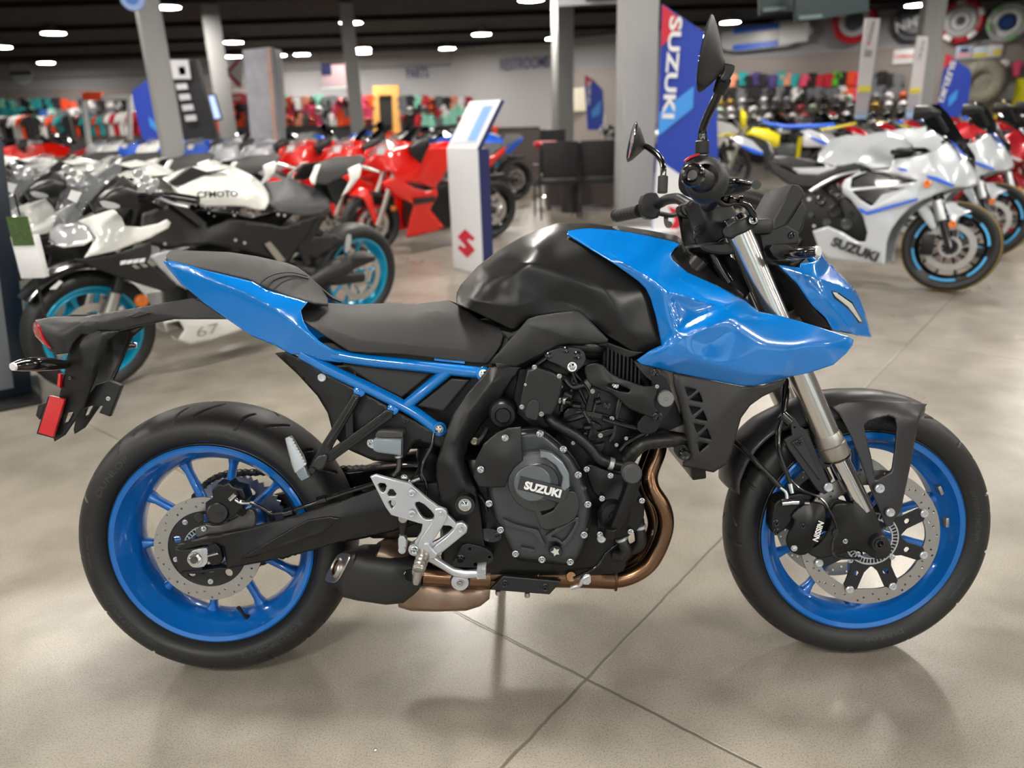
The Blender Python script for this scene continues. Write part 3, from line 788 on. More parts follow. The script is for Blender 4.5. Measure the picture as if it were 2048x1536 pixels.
# starter / round covers beside the frame
rod(4, 333, 455, 190, 120, 29, ENGK, 'breather_drum', bike, [(0, 2), (14, 2), (16, -1), (17, 3), (24, 4), (27, 8), (29, 14), (30, 60)])
ec = plate('side_box', 4, [(470, 185), (640, 238), (652, 300), (605, 448), (548, 452), (492, 485), (432, 440), (418, 400), (440, 300)], 192, 150, PLAST, bike, bev=.004, rnd=1)
for x, y in ((500, 197), (632, 245), (433, 408), (537, 446)): bolt(4, x, y, 194, 5, ec, STEEL)
plate('side_box_tab', 4, [(475, 365), (530, 375), (520, 470), (500, 480), (440, 455)], 197, 190, PLAST2, ec, rnd=1)
plate('head_bracket', 4, [(555, 118), (660, 88), (760, 100), (778, 170), (705, 240), (640, 190), (560, 160)], 175, 160, PLAST2, bike, rnd=1, bev=.002)
for x, y, r, mm in ((575, 137, 7, 0), (668, 107, 7, 0), (728, 135, 9, 0)): bolt(4, x, y, 177, r, bike, GLOSSK, 'bracket_bolt')
bolt(4, 700, 195, 180, 10, bike, CHROME, 'bracket_bolt', 'hex')
obj('support_rod', tube(P4((690, 200, 165), (740, 320, 150), (780, 400, 140)), .004), GLOSSK, bike)
obj('support_rod', tube(P4((700, 210, 160), (770, 300, 150), (810, 380, 140)), .003), GLOSSK, bike)
# rectifier with cooling fins
for k in range(9):
    x = 885+k*21
    plate('cooling_fin', 4, [(x, 95+k*9), (x+9, 98+k*9), (x+4, 280+k*7), (x-6, 270+k*7)], 150, 110, ENGK, bike, bev=.0005)
plate('regulator_body', 4, [(865, 90), (1060, 175), (1062, 320), (960, 340), (860, 240)], 125, 90, ENGK, bike)
hc = relief('head_cover', 4, [(760, 215, 165), (775, 182, 168), (850, 172, 170), (920, 240, 172), (1040, 285, 172), (1095, 300, 172), (1165, 290, 172), (1130, 400, 172), (1165, 440, 170), (1165, 480, 168), (1080, 450, 168), (1000, 420, 170), (920, 340, 172), (860, 320, 170), (790, 290, 166)], [(900, 280, 180), (1050, 350, 178)], PLAST, bike, 4, 4, mir=False, rnd=1, holes=[[(890, 285), (930, 280), (1010, 318), (1000, 330), (930, 320), (880, 300)]])
bolt(4, 928, 297, 160, 7, hc, CHROME)
rod(4, 1198, 366, 178, 150, 16.5, mat('grey_rubber', '7a7a7a', .5, .3), 'rubber_mount', bike, [(0, 1), (3, 1), (4, 0), (15, 0), (16.5, 1.5), (16.5, 20)])
for x, y, r, mm in ((1152, 458, 10, 172), (1140, 225, 10, 176), (1090, 512, 15, 150)): bolt(4, x, y, mm, r, bike, GLOSSK, 'engine_mount_bolt', 'allen')
plate('engine_hanger', 4, [(1110, 200), (1200, 245), (1215, 300), (1250, 380), (1190, 470), (1130, 560), (1040, 540), (1050, 480), (1140, 400)], 160, 140, ENGK, bike, rnd=1)
plate('cylinder_rib', 4, [(800, 300), (830, 300), (790, 500), (860, 560), (830, 600), (750, 520)], 148, 130, ENGK, bike, rnd=1)
plate('cylinder_rib', 4, [(720, 420), (860, 440), (1000, 490), (1000, 510), (860, 470), (720, 450)], 150, 125, GLOSSK, bike, rnd=1)
plate('cylinder_rib', 4, [(940, 350), (960, 350), (930, 560), (905, 600), (890, 590), (920, 540)], 148, 130, GLOSSK, bike, rnd=1)
bolt(4, 882, 403, 145, 8, bike, GLOSSK, 'head_bolt')
obj('coolant_hose', tube(P4((560, 430, 150), (590, 480, 160), (650, 520, 165), (720, 560, 165), (790, 620, 165), (840, 680, 165), (900, 705, 160), (960, 720, 155)), .0115, 16, 6, ribs=1.6, ribd=.03), PLAST, bike, 60)
obj('hose_clip', cyl(L(4, 893, 705, 160), L(4, 920, 712, 160), .0135, 20), SILV, bike)
obj('radiator_hose', tube(P4((985, 690, 150), (1030, 640, 160), (1080, 602, 160), (1150, 590, 155), (1240, 585, 140), (1330, 588, 120)), .0145, 18, 8, ribs=1.8, ribd=.035), PLAST, bike, 60)
obj('radiator_pipe', tube(P4((1225, 585, 142), (1330, 590, 120)), .010, 16, 4), GLOSSK, bike)
# water pump and covers
pc = relief('water_pump_cover', 4, [(765, 720, 165), (800, 710, 168), (900, 750, 170), (985, 770, 170), (1070, 870, 168), (1085, 960, 165), (1070, 1030, 165), (1020, 1085, 165), (930, 1110, 165), (850, 1100, 165), (828, 1040, 165), (835, 960, 165), (860, 900, 165), (800, 850, 165)], [(950, 960, 180), (860, 800, 175)], ENGK, bike, 8, 4, mir=False, rnd=1)
rod(4, 925, 990, 186, 160, 34, ENGK, 'pump_dome', pc, [(0, 0), (10, 0), (12, 3), (26, 4), (30, 8), (34, 12), (35, 26)])
for x, y in ((777, 738), (903, 772), (858, 893), (1070, 905), (1010, 1070), (847, 1083)): bolt(4, x, y, 176, 6, pc, CHROME, 'case_bolt')
th = tloft(4, [(985, 790, 1060, 800, 212, 175), (960, 870, 1030, 890, 212, 178), (925, 960, 985, 980, 210, 180), (890, 1055, 940, 1070, 205, 180)], ENGK, 'thermostat_arm', bike, .5)
rod(4, 1020, 768, 222, 160, 20, mat('dark_grey_cap', '4a4b4d', .5, .3), 'thermostat_cap', th, [(0, 0), (16.5, 0), (18, 1.5), (18.5, 6), (20, 7), (20, 30)])
obj('thermostat_neck', cyl(L(4, 905, 1045, 205), L(4, 895, 1095, 200), .0125), ENGK, th)
obj('lower_hose', tube(P4((1050, 1000, 130), (1057, 1060, 135), (1062, 1120, 135), (1040, 1150, 130), (1000, 1165, 120)), .0125, 16), PLAST, bike)
obj('hose_clip', cyl(L(4, 1055, 1030, 135), L(4, 1058, 1052, 135), .0145), SILV, bike)
obj('lower_hose', tube(P4((960, 1090, 140), (970, 1130, 145), (985, 1165, 145), (965, 1195, 140), (930, 1195, 130)), .0125, 16), PLAST, bike)
obj('hose_clip', cyl(L(4, 958, 1095, 145), L(4, 966, 1112, 145), .0142), SILV, bike)
bolt(4, 855, 1105, 176, 9, bike, SILV, 'drain_washer', 'pan')
plate('hose_bracket', 4, [(985, 560), (1040, 570), (1060, 600), (1020, 620), (1010, 640), (975, 600)], 140, 134, GLOSSK, bike, holes=[circ(1000, 580, 8, 8)])
plate('radiator_bracket', 4, [(1230, 630), (1270, 600), (1320, 620), (1325, 690), (1270, 690)], 150, 144, GLOSSK, bike, rnd=1)
bolt(4, 1297, 662, 156, 11, bike, GLOSSK, 'bracket_bolt', 'pan')
# left side of the engine, seen only from beyond
rod(4, 560, 850, -140, -190, 70, ENGK, 'alternator_cover', bike, [(70, 0), (70, 40), (62, 52), (0, 54)])
# ---------------- frame
relief('main_frame', 3, [(1225, 90, 150), (1330, 85, 150), (1400, 100, 150), (1310, 230, 150), (1255, 330, 150), (1180, 420, 150), (1100, 540, 155), (1080, 620, 160), (1105, 700, 165), (1145, 790, 168), (1165, 900, 165), (1195, 1140, 150), (1090, 1145, 150), (1010, 1020, 160), (955, 920, 165), (930, 820, 165), (915, 720, 165), (918, 640, 162), (960, 500, 158), (1010, 370, 155), (1090, 250, 152), (1170, 160, 150)],
    [(1000, 640, 182), (1060, 780, 182), (1010, 560, 175)], FRAMEM, bike, 16, 5, creases=[[(1240, 180, 162), (1120, 330, 168), (1020, 520, 174)]])
obj('frame_spar', tube([L(4, 300, 190, 130), L(4, 620, 90, 120), L(4, 1000, 60, 90), L(7, 500, 250, 55)], .024, 12, 6), FRAMEM, bike)
obj('frame_spar', tube([L(4, 300, 190, -130), L(4, 620, 90, -120), L(4, 1000, 60, -90), L(7, 500, 250, -55)], .024, 12, 6), FRAMEM, bike)
rod(3, 1080, 882, 196, 150, 21, GLOSSK, 'pivot_recess', bike, [(14, -1), (20, -1), (21, 2), (21, 30), (14, 30)])
bolt(3, 1080, 882, 196, 14, bike, CHROME, 'pivot_nut', 'hex')
plate('lower_bracket', 3, [(1000, 1225), (1045, 1150), (1070, 1095), (1185, 1120), (1240, 1155), (1245, 1200), (1190, 1235), (1060, 1240)], 158, 140, PLAST, bike, rnd=1, holes=[circ(1108, 1133, 9, 8), circ(1140, 1220, 11, 8), circ(1220, 1180, 8, 8)])
plate('lower_linkage', 3, [(1160, 1020), (1230, 1010), (1290, 1040), (1290, 1080), (1230, 1100), (1180, 1080)], 150, 120, GLOSSK, bike, rnd=1)
bolt(3, 1262, 1058, 152, 7, bike, GLOSSK)
bolt(3, 1055, 1190, 160, 10, bike, GLOSSK)
bolt(3, 1135, 520, 152, 8, bike, mat('aged_bolt', '8e8b76', .4, .8))
bolt(3, 1218, 875, 165, 6, bike, CHROME); bolt(3, 1170, 680, 210, 7, bike, CHROME)
# blue sub-frame
sub = obj('subframe', join([tube([L(3, 150, 20, 105), L(3, 330, 120, 108), L(3, 560, 230, 112), L(3, 780, 345, 116), L(3, 935, 455, 120)], .0125, 16, 4),
    tube([L(3, 330, 25, 112), L(3, 520, 58, 114), L(3, 800, 88, 118), L(3, 1180, 132, 122)], .0125, 16, 4),
    tube([L(3, 985, 118, 120), L(3, 860, 220, 118), L(3, 740, 320, 115)], .0118, 14, 3),
    cyl(L(3, 1186, 136, 136), L(3, 1186, 136, 108), .0155), cyl(L(3, 935, 450, 134), L(3, 935, 450, 104), .0155),
    cyl(L(3, 480, 235, 122), L(3, 480, 235, 96), .0125), cyl(L(3, 672, 335, 124), L(3, 672, 335, 98), .0125)]), BLUE, bike, 50)
twin(sub)
bolt(3, 1186, 136, 138, 10, sub, CHROME, 'bolt', 'hex'); bolt(3, 933, 450, 138, 10, sub, CHROME, 'bolt', 'hex')
plate('subframe_tab', 3, [(905, 45), (1080, 65), (1080, 80), (905, 62)], 120, 100, BLUE, sub)
# dark inner panels
plate('battery_cover', 3, [(380, 75), (900, 130), (720, 275), (560, 200)], 104, 60, PLAST2, bike, bev=.004, mir=True)
plate('battery_cover', 3, [(1000, 160), (1110, 170), (960, 350), (800, 320)], 112, 60, PLAST2, bike, bev=.004, mir=True)
relief('inner_fender', 3, [(0, 20, 70), (60, 15, 92), (180, 60, 100), (330, 150, 102), (480, 230, 104), (700, 350, 106), (830, 420, 106), (960, 480, 110), (1020, 420, 112), (960, 560, 110), (800, 520, 105), (720, 640, 100), (560, 630, 100), (400, 560, 98), (330, 480, 96), (300, 360, 92), (240, 260, 90), (120, 130, 84)],
    [(400, 350, 102), (600, 450, 104)], PLAST, bike, 4, 8, creases=[[(130, 140, 92), (230, 230, 98), (330, 275, 100), (470, 300, 100)]])
bolt(3, 267, 157, 106, 9, bike, SILV, 'cowl_screw', 'pan'); bolt(3, 742, 405, 110, 6, bike, GLOSSK)
obj('airbox', box(.34, .98, -.085, .085, .52, .80, .04), PLAST, bike)
obj('shock_absorber', tube([(0.47, 0, .36), (.50, 0, .56)], .026, 16, 14, ribs=1.5, ribd=.16), mat('shock_spring', '2a2a2c', .3, .3), bike)
# pillion peg hanger
ph = plate('pillion_peg_hanger', 3, [(445, 248), (482, 262), (470, 300), (318, 560), (300, 640), (262, 690), (205, 682), (185, 690), (205, 640), (262, 540), (420, 290)], 130, 112, PLAST, bike, bev=.003)
plate('hanger_strut', 3, [(632, 338), (672, 350), (668, 388), (330, 632), (290, 640), (285, 590)], 130, 114, PLAST, ph, bev=.003)
plate('hanger_strut', 3, [(398, 420), (440, 330), (447, 505), (405, 530)], 124, 114, FRAMEM, ph)
plate('hanger_rib', 3, [(455, 270), (470, 275), (300, 560), (285, 550)], 134, 129, GLOSSK, ph); plate('hanger_rib', 3, [(650, 352), (658, 365), (330, 612), (322, 598)], 134, 129, GLOSSK, ph)
plate('hanger_foot', 3, [(180, 690), (230, 610), (300, 590), (295, 640), (265, 685), (215, 678)], 140, 114, FENDER, ph, rnd=1, bev=.003)
pp = tloft(3, [(62, 500, 92, 490, 150, 132), (66, 525, 108, 512, 150, 132), (100, 650, 160, 600, 155, 132), (118, 695, 178, 650, 155, 132)], SILV, 'pillion_footrest', bike, .5)
for k in range(9):
    t = k/8; obj('tread_rib', tube([L(3, 92+t*76, 508+t*140, 156), L(3, 92+t*76, 508+t*140, 134)], .0035, 6, 1, False), SILV, pp)
tloft(3, [(118, 692, 175, 655, 148, 134), (135, 720, 190, 700, 148, 134), (150, 742, 200, 718, 146, 136)], mat('peg_pivot', '9aa6b0', .3, .8), 'footrest_pivot', pp, .5)
rod(3, 210, 685, 146, 130, 7, GLOSSK, 'pivot_pin', pp)
# reservoir
rs = tloft(3, [(568, 500, 568, 565, 150, 118), (585, 490, 590, 575, 152, 116), (700, 492, 700, 590, 152, 116), (724, 500, 722, 600, 150, 118)], RESV, 'brake_reservoir', bike, .35)
plate('reservoir_cap', 3, [(572, 475), (590, 462), (715, 468), (728, 478), (726, 500), (570, 498)], 154, 114, mat('reservoir_cap_grey', '3c3a36', .5), rs, rnd=1)
plate('reservoir_tab', 3, [(520, 520), (545, 505), (575, 515), (575, 565), (545, 560), (525, 545)], 138, 132, SILV, rs, rnd=1)
bolt(3, 541, 525, 142, 6.5, rs, CHROME)
obj('reservoir_hose', tube([L(3, 700, 595, 134), L(3, 708, 640, 138), L(3, 700, 690, 145), L(3, 670, 720, 150)], .0062, 12), PLAST, bike)
obj('hose_clip', cyl(L(3, 703, 598, 136), L(3, 705, 612, 136), .0085), SILV, bike)
# ---------------- rider foot controls
fb = plate('footrest_bracket', 3, [(540, 722), (572, 710), (650, 732), (765, 760), (800, 790), (870, 850), (930, 893), (975, 910), (985, 940), (1030, 985), (1065, 978), (1098, 1005), (1090, 1040), (930, 1170), (900, 1190), (850, 1190), (800, 1130), (795, 1090), (830, 1035), (838, 992), (660, 940), (628, 895)],
    188, 176, SILV, bike, holes=[[(582, 755), (638, 762), (622, 815), (596, 800)], [(660, 780), (700, 832), (630, 832)], [(638, 858), (690, 858), (668, 904), (656, 900)], [(790, 870), (830, 862), (905, 930), (900, 965), (850, 965), (820, 930)], [(945, 1000), (1000, 1000), (1015, 1020), (900, 1100), (888, 1080)]], bev=.002)
plate('bracket_arm', 3, [(900, 905), (950, 895), (985, 925), (975, 975), (870, 1130), (840, 1155), (800, 1120), (840, 1050), (905, 960)], 197, 186, SILV, fb, rnd=1, bev=.003)
plate('bracket_arm', 3, [(1030, 985), (1070, 978), (1100, 1010), (1085, 1045), (930, 1170), (890, 1160), (885, 1130), (1010, 1035)], 197, 186, SILV, fb, rnd=1, bev=.003)
for x, y, r in ((778, 815, 8), (778, 935, 8), (945, 935, 9), (1055, 1020, 9)): bolt(3, x, y, 196, r, fb, SILV, 'bracket_bolt')
rod(3, 678, 872, 176, 160, 7, SILV, 'inner_bolt', fb)
mc = rod(3, 727, 960, 178, 150, 10, STEEL, 'master_cylinder_end', bike)
obj('master_cylinder', tube([L(3, 735, 725, 165), L(3, 735, 850, 165), L(3, 727, 990, 165)], .012, 16), ENGK, bike)
bolt(3, 735, 728, 168, 8, bike, CHROME, 'banjo_bolt', 'hex')
obj('banjo_fitting', tube([L(3, 760, 750, 168), L(3, 800, 735, 168), L(3, 825, 725, 168)], [.004, .006, .0065], 10), CHROME, bike)
obj('brake_light_cable', tube([L(3, 905, 470, 150), L(3, 890, 550, 155), L(3, 845, 640, 158), L(3, 835, 700, 160), L(3, 860, 760, 160), L(3, 860, 850, 150)], .0035), GLOSSK, bike)
obj('master_piston_boot', cyl(L(3, 727, 985, 165), L(3, 727, 1060, 165), .010, r1=.006), PLAST, bike)
obj('push_rod', tube([L(3, 722, 1050, 168), L(3, 722, 1150, 168)], .006, 8), SILV, bike)
plate('clevis', 3, [(700, 1060), (745, 1060), (748, 1140), (735, 1155), (705, 1150), (700, 1120)], 178, 160, SILV, bike, rnd=1)
bp = obj('brake_pedal', loft([(L(3, 790, 1140, 180), Vector((0, 0, .012)), Vector((0, .008, 0)), .8), (L(3, 870, 1170, 188), Vector((0, 0, .011)), Vector((0, .008, 0)), .7), (L(3, 960, 1225, 196), Vector((0, 0, .0095)), Vector((0, .008, 0)), .7),
    (L(3, 1020, 1262, 202), Vector((0, 0, .009)), Vector((0, .008, 0)), .7), (L(3, 1080, 1275, 206), Vector((0, 0, .008)), Vector((0, .008, 0)), .7), (L(3, 1150, 1272, 208), Vector((0, 0, .008)), Vector((0, .008, 0)), .7)], None, None, None, 16), SILV, bike, 50)
rod(3, 793, 1140, 196, 170, 13, SILV, 'pedal_pivot', bp); bolt(3, 793, 1140, 200, 9, bp, CHROME); rod(3, 722, 1140, 186, 170, 8, SILV, 'rod_pivot', bp)
pd = plate('pedal_pad', 3, [(1148, 1245), (1198, 1240), (1200, 1300), (1150, 1305)], 232, 200, SILV, bp)
for i in range(5):
    for j in range(5): rod(3, 1153+i*10.5, 1250+j*12, 235, 231, 1.7, SILV, 'pad_stud', pd, seg=8)
rp = obj('rider_footrest', tube([L(3, 850, 1150, 190), L(3, 838, 1185, 215), L(3, 820, 1240, 245), L(3, 812, 1270, 262)], [.012, .0135, .013, .011], 16, 8, ribs=2.2, ribd=.06), STEEL, bike, 30)
obj('footrest_feeler', tube([L(3, 815, 1262, 262), L(3, 805, 1310, 264), L(3, 800, 1335, 266)], [.0095, .008, .005], 14), STEEL, rp)
plate('footrest_clevis', 3, [(840, 1110), (865, 1095), (905, 1150), (925, 1165), (905, 1185), (850, 1190)], 206, 188, SILV, bike, rnd=1)
rod(3, 1052, 1322, 168, 120, 20, SILV, 'silencer_mount', bike, [(0, -1), (6, -1), (8, 0), (18, 0), (19, 1.5), (19, 3)]); bolt(3, 1052, 1325, 170, 8, bike, STEEL)
rod(3, 1052, 1318, 160, 100, 21, PLAST, 'silencer_bush', bike)
obj('side_stand', tube([(0.60, 0.12, 0.24), (0.63, 0.24, 0.10), (0.64, 0.315, 0.066)], [.013, .011, .009], 12, 6), FRAMEM, bike)
# ---------------- seats, tail
relief('tail_cowl', 1, [(955, 212, 52), (985, 207, 56), (1100, 235, 70), (1215, 268, 80), (1480, 330, 92), (1560, 378, 98), (1700, 420, 105), (1800, 450, 108), (1760, 500, 118), (1775, 560, 124), (1805, 615, 128), (1870, 680, 128), (1960, 738, 126), (2048, 750, 120), (2060, 790, 116), (1990, 806, 118), (1900, 795, 118), (1785, 758, 116), (1700, 757, 112), (1610, 705, 108), (1470, 648, 98), (1330, 552, 86), (1200, 462, 76), (1060, 345, 64), (975, 245, 54)],
    [], BLUE, bike, 3, 4, sm=16, creases=[[(1000, 245, 62), (1200, 310, 84), (1420, 385, 106), (1600, 480, 122), (1740, 590, 132), (1880, 700, 132), (1980, 760, 126)]])
relief('pillion_seat', 1, [(975, 195, 55), (972, 180, 20), (985, 158, 0), (1010, 150, 0), (1100, 149, 0), (1340, 158, 0), (1500, 182, 0), (1680, 222, 0), (1745, 248, 0), (1815, 300, 0), (1880, 370, 0), (1918, 430, 20), (1922, 466, 60), (1850, 458, 92), (1700, 418, 102), (1580, 375, 98), (1510, 345, 94), (1470, 322, 92), (1215, 262, 78), (985, 208, 56)],
    [], SEATM, bike, 4, 3.5, sm=30, creases=[[(985, 170, 12), (1100, 163, 35), (1340, 175, 55), (1540, 205, 58), (1700, 245, 40)], [(1540, 350, 97), (1580, 320, 90), (1640, 295, 72), (1720, 290, 45), (1800, 305, 15)]])
obj('pillion_seat_seam', tube([L(1, 1520, 345, 98), L(1, 1570, 305, 92), L(1, 1640, 282, 74), L(1, 1720, 280, 48), L(1, 1800, 300, 16)], .0011, 6, 6), PLAST, bike)
obj('pillion_seat_seam', tube([L(1, 1565, 365, 100), L(1, 1600, 325, 95), L(1, 1660, 302, 76), L(1, 1730, 298, 48), L(1, 1805, 315, 16)], .0011, 6, 6), PLAST, bike)
relief('rider_seat', 0, [(606, 640, 100), (600, 618, 60), (604, 606, 20), (618, 601, 0), (640, 602, 0), (660, 606, 0), (700, 609, 0), (780, 606, 0), (830, 608, 0), (875, 603, 0), (896, 600, 0), (912, 609, 22), (940, 625, 50), (970, 645, 72), (1000, 655, 88), (1008, 666, 98), (1002, 690, 108), (986, 714, 112), (974, 728, 112), (930, 724, 118), (870, 716, 124), (800, 708, 128), (740, 706, 128), (700, 703, 126), (675, 688, 122), (640, 665, 116)],
    [], SEATM, bike, 4, 3.5, sm=60, creases=[[(618, 622, 55), (660, 625, 75), (720, 628, 92), (800, 628, 96), (870, 622, 88), (905, 628, 72), (960, 660, 92)], [(640, 650, 112), (720, 680, 126), (820, 690, 128), (930, 700, 118)]])
obj('seat_base', box(.24, .60, -.08, .08, .71, .77, .02), PLAST, bike)
# tail light arm
relief('tail_light_arm', 1, [(205, 555, 30), (320, 535, 30), (500, 533, 30), (760, 490, 45), (1130, 425, 60), (1180, 450, 66), (1330, 552, 82), (1200, 552, 70), (980, 552, 62), (800, 590, 52), (640, 630, 50), (560, 650, 52), (480, 640, 60), (430, 690, 70), (400, 750, 74), (330, 758, 70), (290, 735, 66), (240, 640, 62), (205, 570, 52)],
    [(350, 640, 86), (450, 580, 70)], PLAST2, bike, 3, 4, creases=[[(230, 580, 58), (480, 568, 66), (620, 560, 58), (740, 535, 56), (830, 508, 60), (1150, 548, 68)], [(240, 545, 35), (330, 540, 40), (600, 560, 50)]])
plate('painted_arm_highlight', 1, [(735, 535), (820, 505), (880, 515), (790, 542)], 66, 58, FENDER, bike)  # lighter grey piece stands in for the diagonal highlight on the arm
relief('tail_light', 1, [(193, 575, 25), (205, 565, 45), (225, 590, 60), (245, 650, 68), (300, 725, 74), (260, 705, 66), (205, 650, 40), (190, 610, 25)], [(215, 620, 58)], TAILR, bike, 3, 3, smooth=60)
relief('plate_holder', 1, [(440, 640, 50), (560, 610, 55), (700, 620, 55), (640, 680, 50), (560, 900, 45), (490, 1070, 40), (380, 1230, 40), (318, 1268, 40), (312, 1240, 40), (345, 1010, 45), (380, 850, 50), (400, 740, 55)],
    [(520, 750, 62), (460, 950, 52)], PLAST, bike, 4, 6, holes=[[(395, 1100), (430, 1092), (400, 1150), (375, 1160)]], creases=[[(600, 640, 62), (540, 850, 60), (500, 960, 50)], [(470, 700, 66), (490, 850, 62)]])
plate('plate_bracket', 1, [(640, 910), (712, 940), (640, 1122), (578, 1100), (600, 1060), (530, 1060), (480, 1082), (520, 985), (560, 935)], 20, 6, PLAST, bike, bev=.002)
bolt(1, 632, 1017, 22, 5, bike, SILV)
bolt(1, 408, 898, 56, 4, bike, GLOSSK)
plate('side_reflector', 1, [(290, 1000), (378, 1020), (310, 1242), (222, 1215)], 62, 54, REDR, bike, label='red side reflector')
plate('reflector_back', 1, [(280, 1000), (385, 1018), (316, 1250), (212, 1222)], 55, 48, PLAST, bike)
plate('reflector_back', 1, [(222, 1055), (270, 1040), (230, 1140), (208, 1115)], 30, -30, PLAST, bike)
plate('rear_reflector', 1, [(338, 868), (355, 875), (350, 955), (333, 945)], 56, 46, REDR, bike)
def signal(c, pts, rr, mm_t, parent, tipm=LENS):
    P = [L(c, *p) for p in pts]
    o = obj('turn_signal', tube(P, rr, 18, 6, flat=.8), GLOSSK, parent, 50)
    d = (P[-1]-P[-2]).normalized()
    obj('signal_lens', tube([P[-1]-d*.002, P[-1]+d*.0035], [rr[-1]*1.02, rr[-1]*.85], 18, 2, False, flat=.8), tipm, o)
    return o
signal(1, [(385, 815, 60), (300, 815, 110), (200, 815, 160), (130, 820, 180), (82, 828, 195)], [.012, .017, .0185, .016, .0115], 0, bike)
signal(1, [(600, 730, -60), (640, 720, -110), (680, 712, -150), (720, 708, -170), (790, 705, -190)], [.012, .016, .018, .015, .008], 0, bike)
# ---------------- tank, covers, blue bodywork
relief('fuel_tank', 5, [(130, 738, 78), (128, 690, 40), (132, 650, 0), (162, 590, 0), (300, 440, 0), (450, 322, 0), (640, 213, 0), (780, 150, 0), (930, 102, 0), (1180, 102, 0), (1360, 128, 0), (1560, 300, 95), (1700, 600, 142), (1765, 1050, 160), (1600, 1125, 148), (1500, 1105, 152), (1330, 1000, 156), (1200, 890, 156), (1120, 820, 156), (1080, 800, 156), (900, 812, 156), (700, 852, 154), (640, 900, 150), (600, 938, 146), (560, 940, 146), (350, 840, 140), (200, 770, 118)],
    [(1180, 300, 118)], MATTE, bike, 3, 3.0, sm=44, cw=.3,
    creases=[[(730, 290, 128), (880, 370, 140), (1080, 480, 155), (1290, 620, 170), (1380, 770, 176), (1480, 975, 172), (1600, 1010, 168)], [(640, 415, 160), (700, 412, 163), (850, 452, 164), (1050, 548, 166), (1240, 640, 168)], [(1290, 620, 170), (1450, 632, 160), (1640, 640, 150)],
             [(195, 600, 45), (325, 465, 75), (470, 370, 85), (650, 270, 85), (900, 165, 70), (1180, 135, 58)], [(240, 700, 135), (400, 740, 158), (600, 760, 168), (780, 700, 158), (1000, 730, 150), (1180, 830, 152)], [(300, 590, 118), (430, 540, 140), (560, 500, 158)]])
relief('tank_side_cover', 5, [(390, 1212, 150), (420, 1170, 155), (560, 1010, 162), (690, 860, 168), (760, 835, 168), (900, 812, 170), (1050, 796, 170), (1090, 800, 170), (1150, 838, 172), (1240, 930, 174), (1325, 1022, 174), (1312, 1046, 172), (1100, 1062, 170), (1000, 1058, 168), (920, 1075, 165), (800, 1140, 160), (640, 1218, 152), (590, 1240, 150), (500, 1225, 150)],
    [(700, 960, 178), (900, 900, 180), (1100, 930, 184), (600, 1100, 170)], mat('satin_dark_grey', '2f3031', .48, .1, bump=.15, bscale=1500), bike, 4, 5, creases=[[(700, 900, 176), (1000, 1000, 184), (1250, 1030, 178)]])
relief('tank_lower_trim', 5, [(480, 950, 120), (560, 965, 135), (620, 940, 140), (600, 990, 140), (540, 1010, 135), (490, 985, 120)], [], PLAST2, bike, 3, 4)
relief('tank_lower_trim', 5, [(1230, 1062, 150), (1320, 1048, 158), (1500, 1110, 152), (1600, 1120, 150), (1540, 1150, 150), (1470, 1165, 148), (1330, 1100, 148)], [], PLAST2, bike, 3, 4)
BO = [(1000, 188, 92), (1010, 165, 84), (1080, 150, 76), (1180, 143, 70), (1400, 160, 66), (1650, 205, 66), (1850, 252, 68), (1890, 270, 70), (1850, 300, 80), (1820, 350, 92), (1835, 395, 100)]
def c75(x, y): px, py = pix(7, x, y); return ((px-880)*3.938, (py-420)*3.938)
BO += [(*c75(430, 310), 112), (*c75(600, 385), 122), (*c75(760, 470), 146), (*c75(850, 540), 162), (*c75(1000, 572), 174), (*c75(1200, 630), 178), (*c75(1380, 688), 174), (*c75(1410, 710), 173), (*c75(1402, 740), 173), (*c75(1370, 785), 175), (*c75(1290, 856), 176), (*c75(1150, 902), 178), (*c75(1020, 930), 178), (*c75(900, 966), 176), (*c75(820, 982), 174), (*c75(740, 980), 172), (*c75(560, 945), 170), (*c75(340, 900), 166), (*c75(150, 850), 160), (*c75(128, 828), 160), (*c75(200, 775), 168), (*c75(272, 740), 172),
       (1735, 1020, 172), (1700, 840, 172), (1660, 700, 166), (1620, 620, 162), (1560, 560, 156), (1380, 430, 146), (1200, 310, 130)]
BC = [(*c75(470, 540), 176), (*c75(900, 740), 206), (*c75(1100, 750), 200), (*c75(1250, 740), 190)]
BCR = [[(*c75(305, 420), 186), (*c75(345, 560), 192), (*c75(370, 672), 197)], [(*c75(370, 672), 197), (*c75(500, 600), 199), (*c75(660, 518), 190)], [(*c75(660, 518), 190), (*c75(480, 465), 184), (*c75(305, 420), 186)],
       [(*c75(345, 470), 176), (*c75(385, 630), 184), (*c75(600, 520), 182), (*c75(345, 470), 176)],
       [(*c75(-60, 170), 128), (*c75(20, 230), 150), (*c75(120, 290), 160), (*c75(230, 350), 174), (*c75(300, 410), 185)],
       [(*c75(60, 130), 90), (*c75(180, 200), 118), (*c75(260, 290), 140), (*c75(310, 400), 180)],
       [(*c75(270, 760), 186), (*c75(420, 690), 203), (*c75(560, 630), 208), (*c75(700, 575), 200), (*c75(800, 555), 182)],
       [(*c75(450, 805), 205), (*c75(560, 725), 198), (*c75(720, 620), 202), (*c75(830, 565), 184)],
       [(*c75(300, 868), 178), (*c75(450, 815), 203), (*c75(640, 865), 205), (*c75(800, 912), 200), (*c75(1000, 915), 196)]]
sh = relief('tank_shroud', 5, BO, BC, BLUE, bike, 3.5, 3.0, creases=BCR, smooth=50, sm=30, cw=.2)
bolt(5, 1272, 243, 92, 6, sh, SILV, 'shroud_screw')
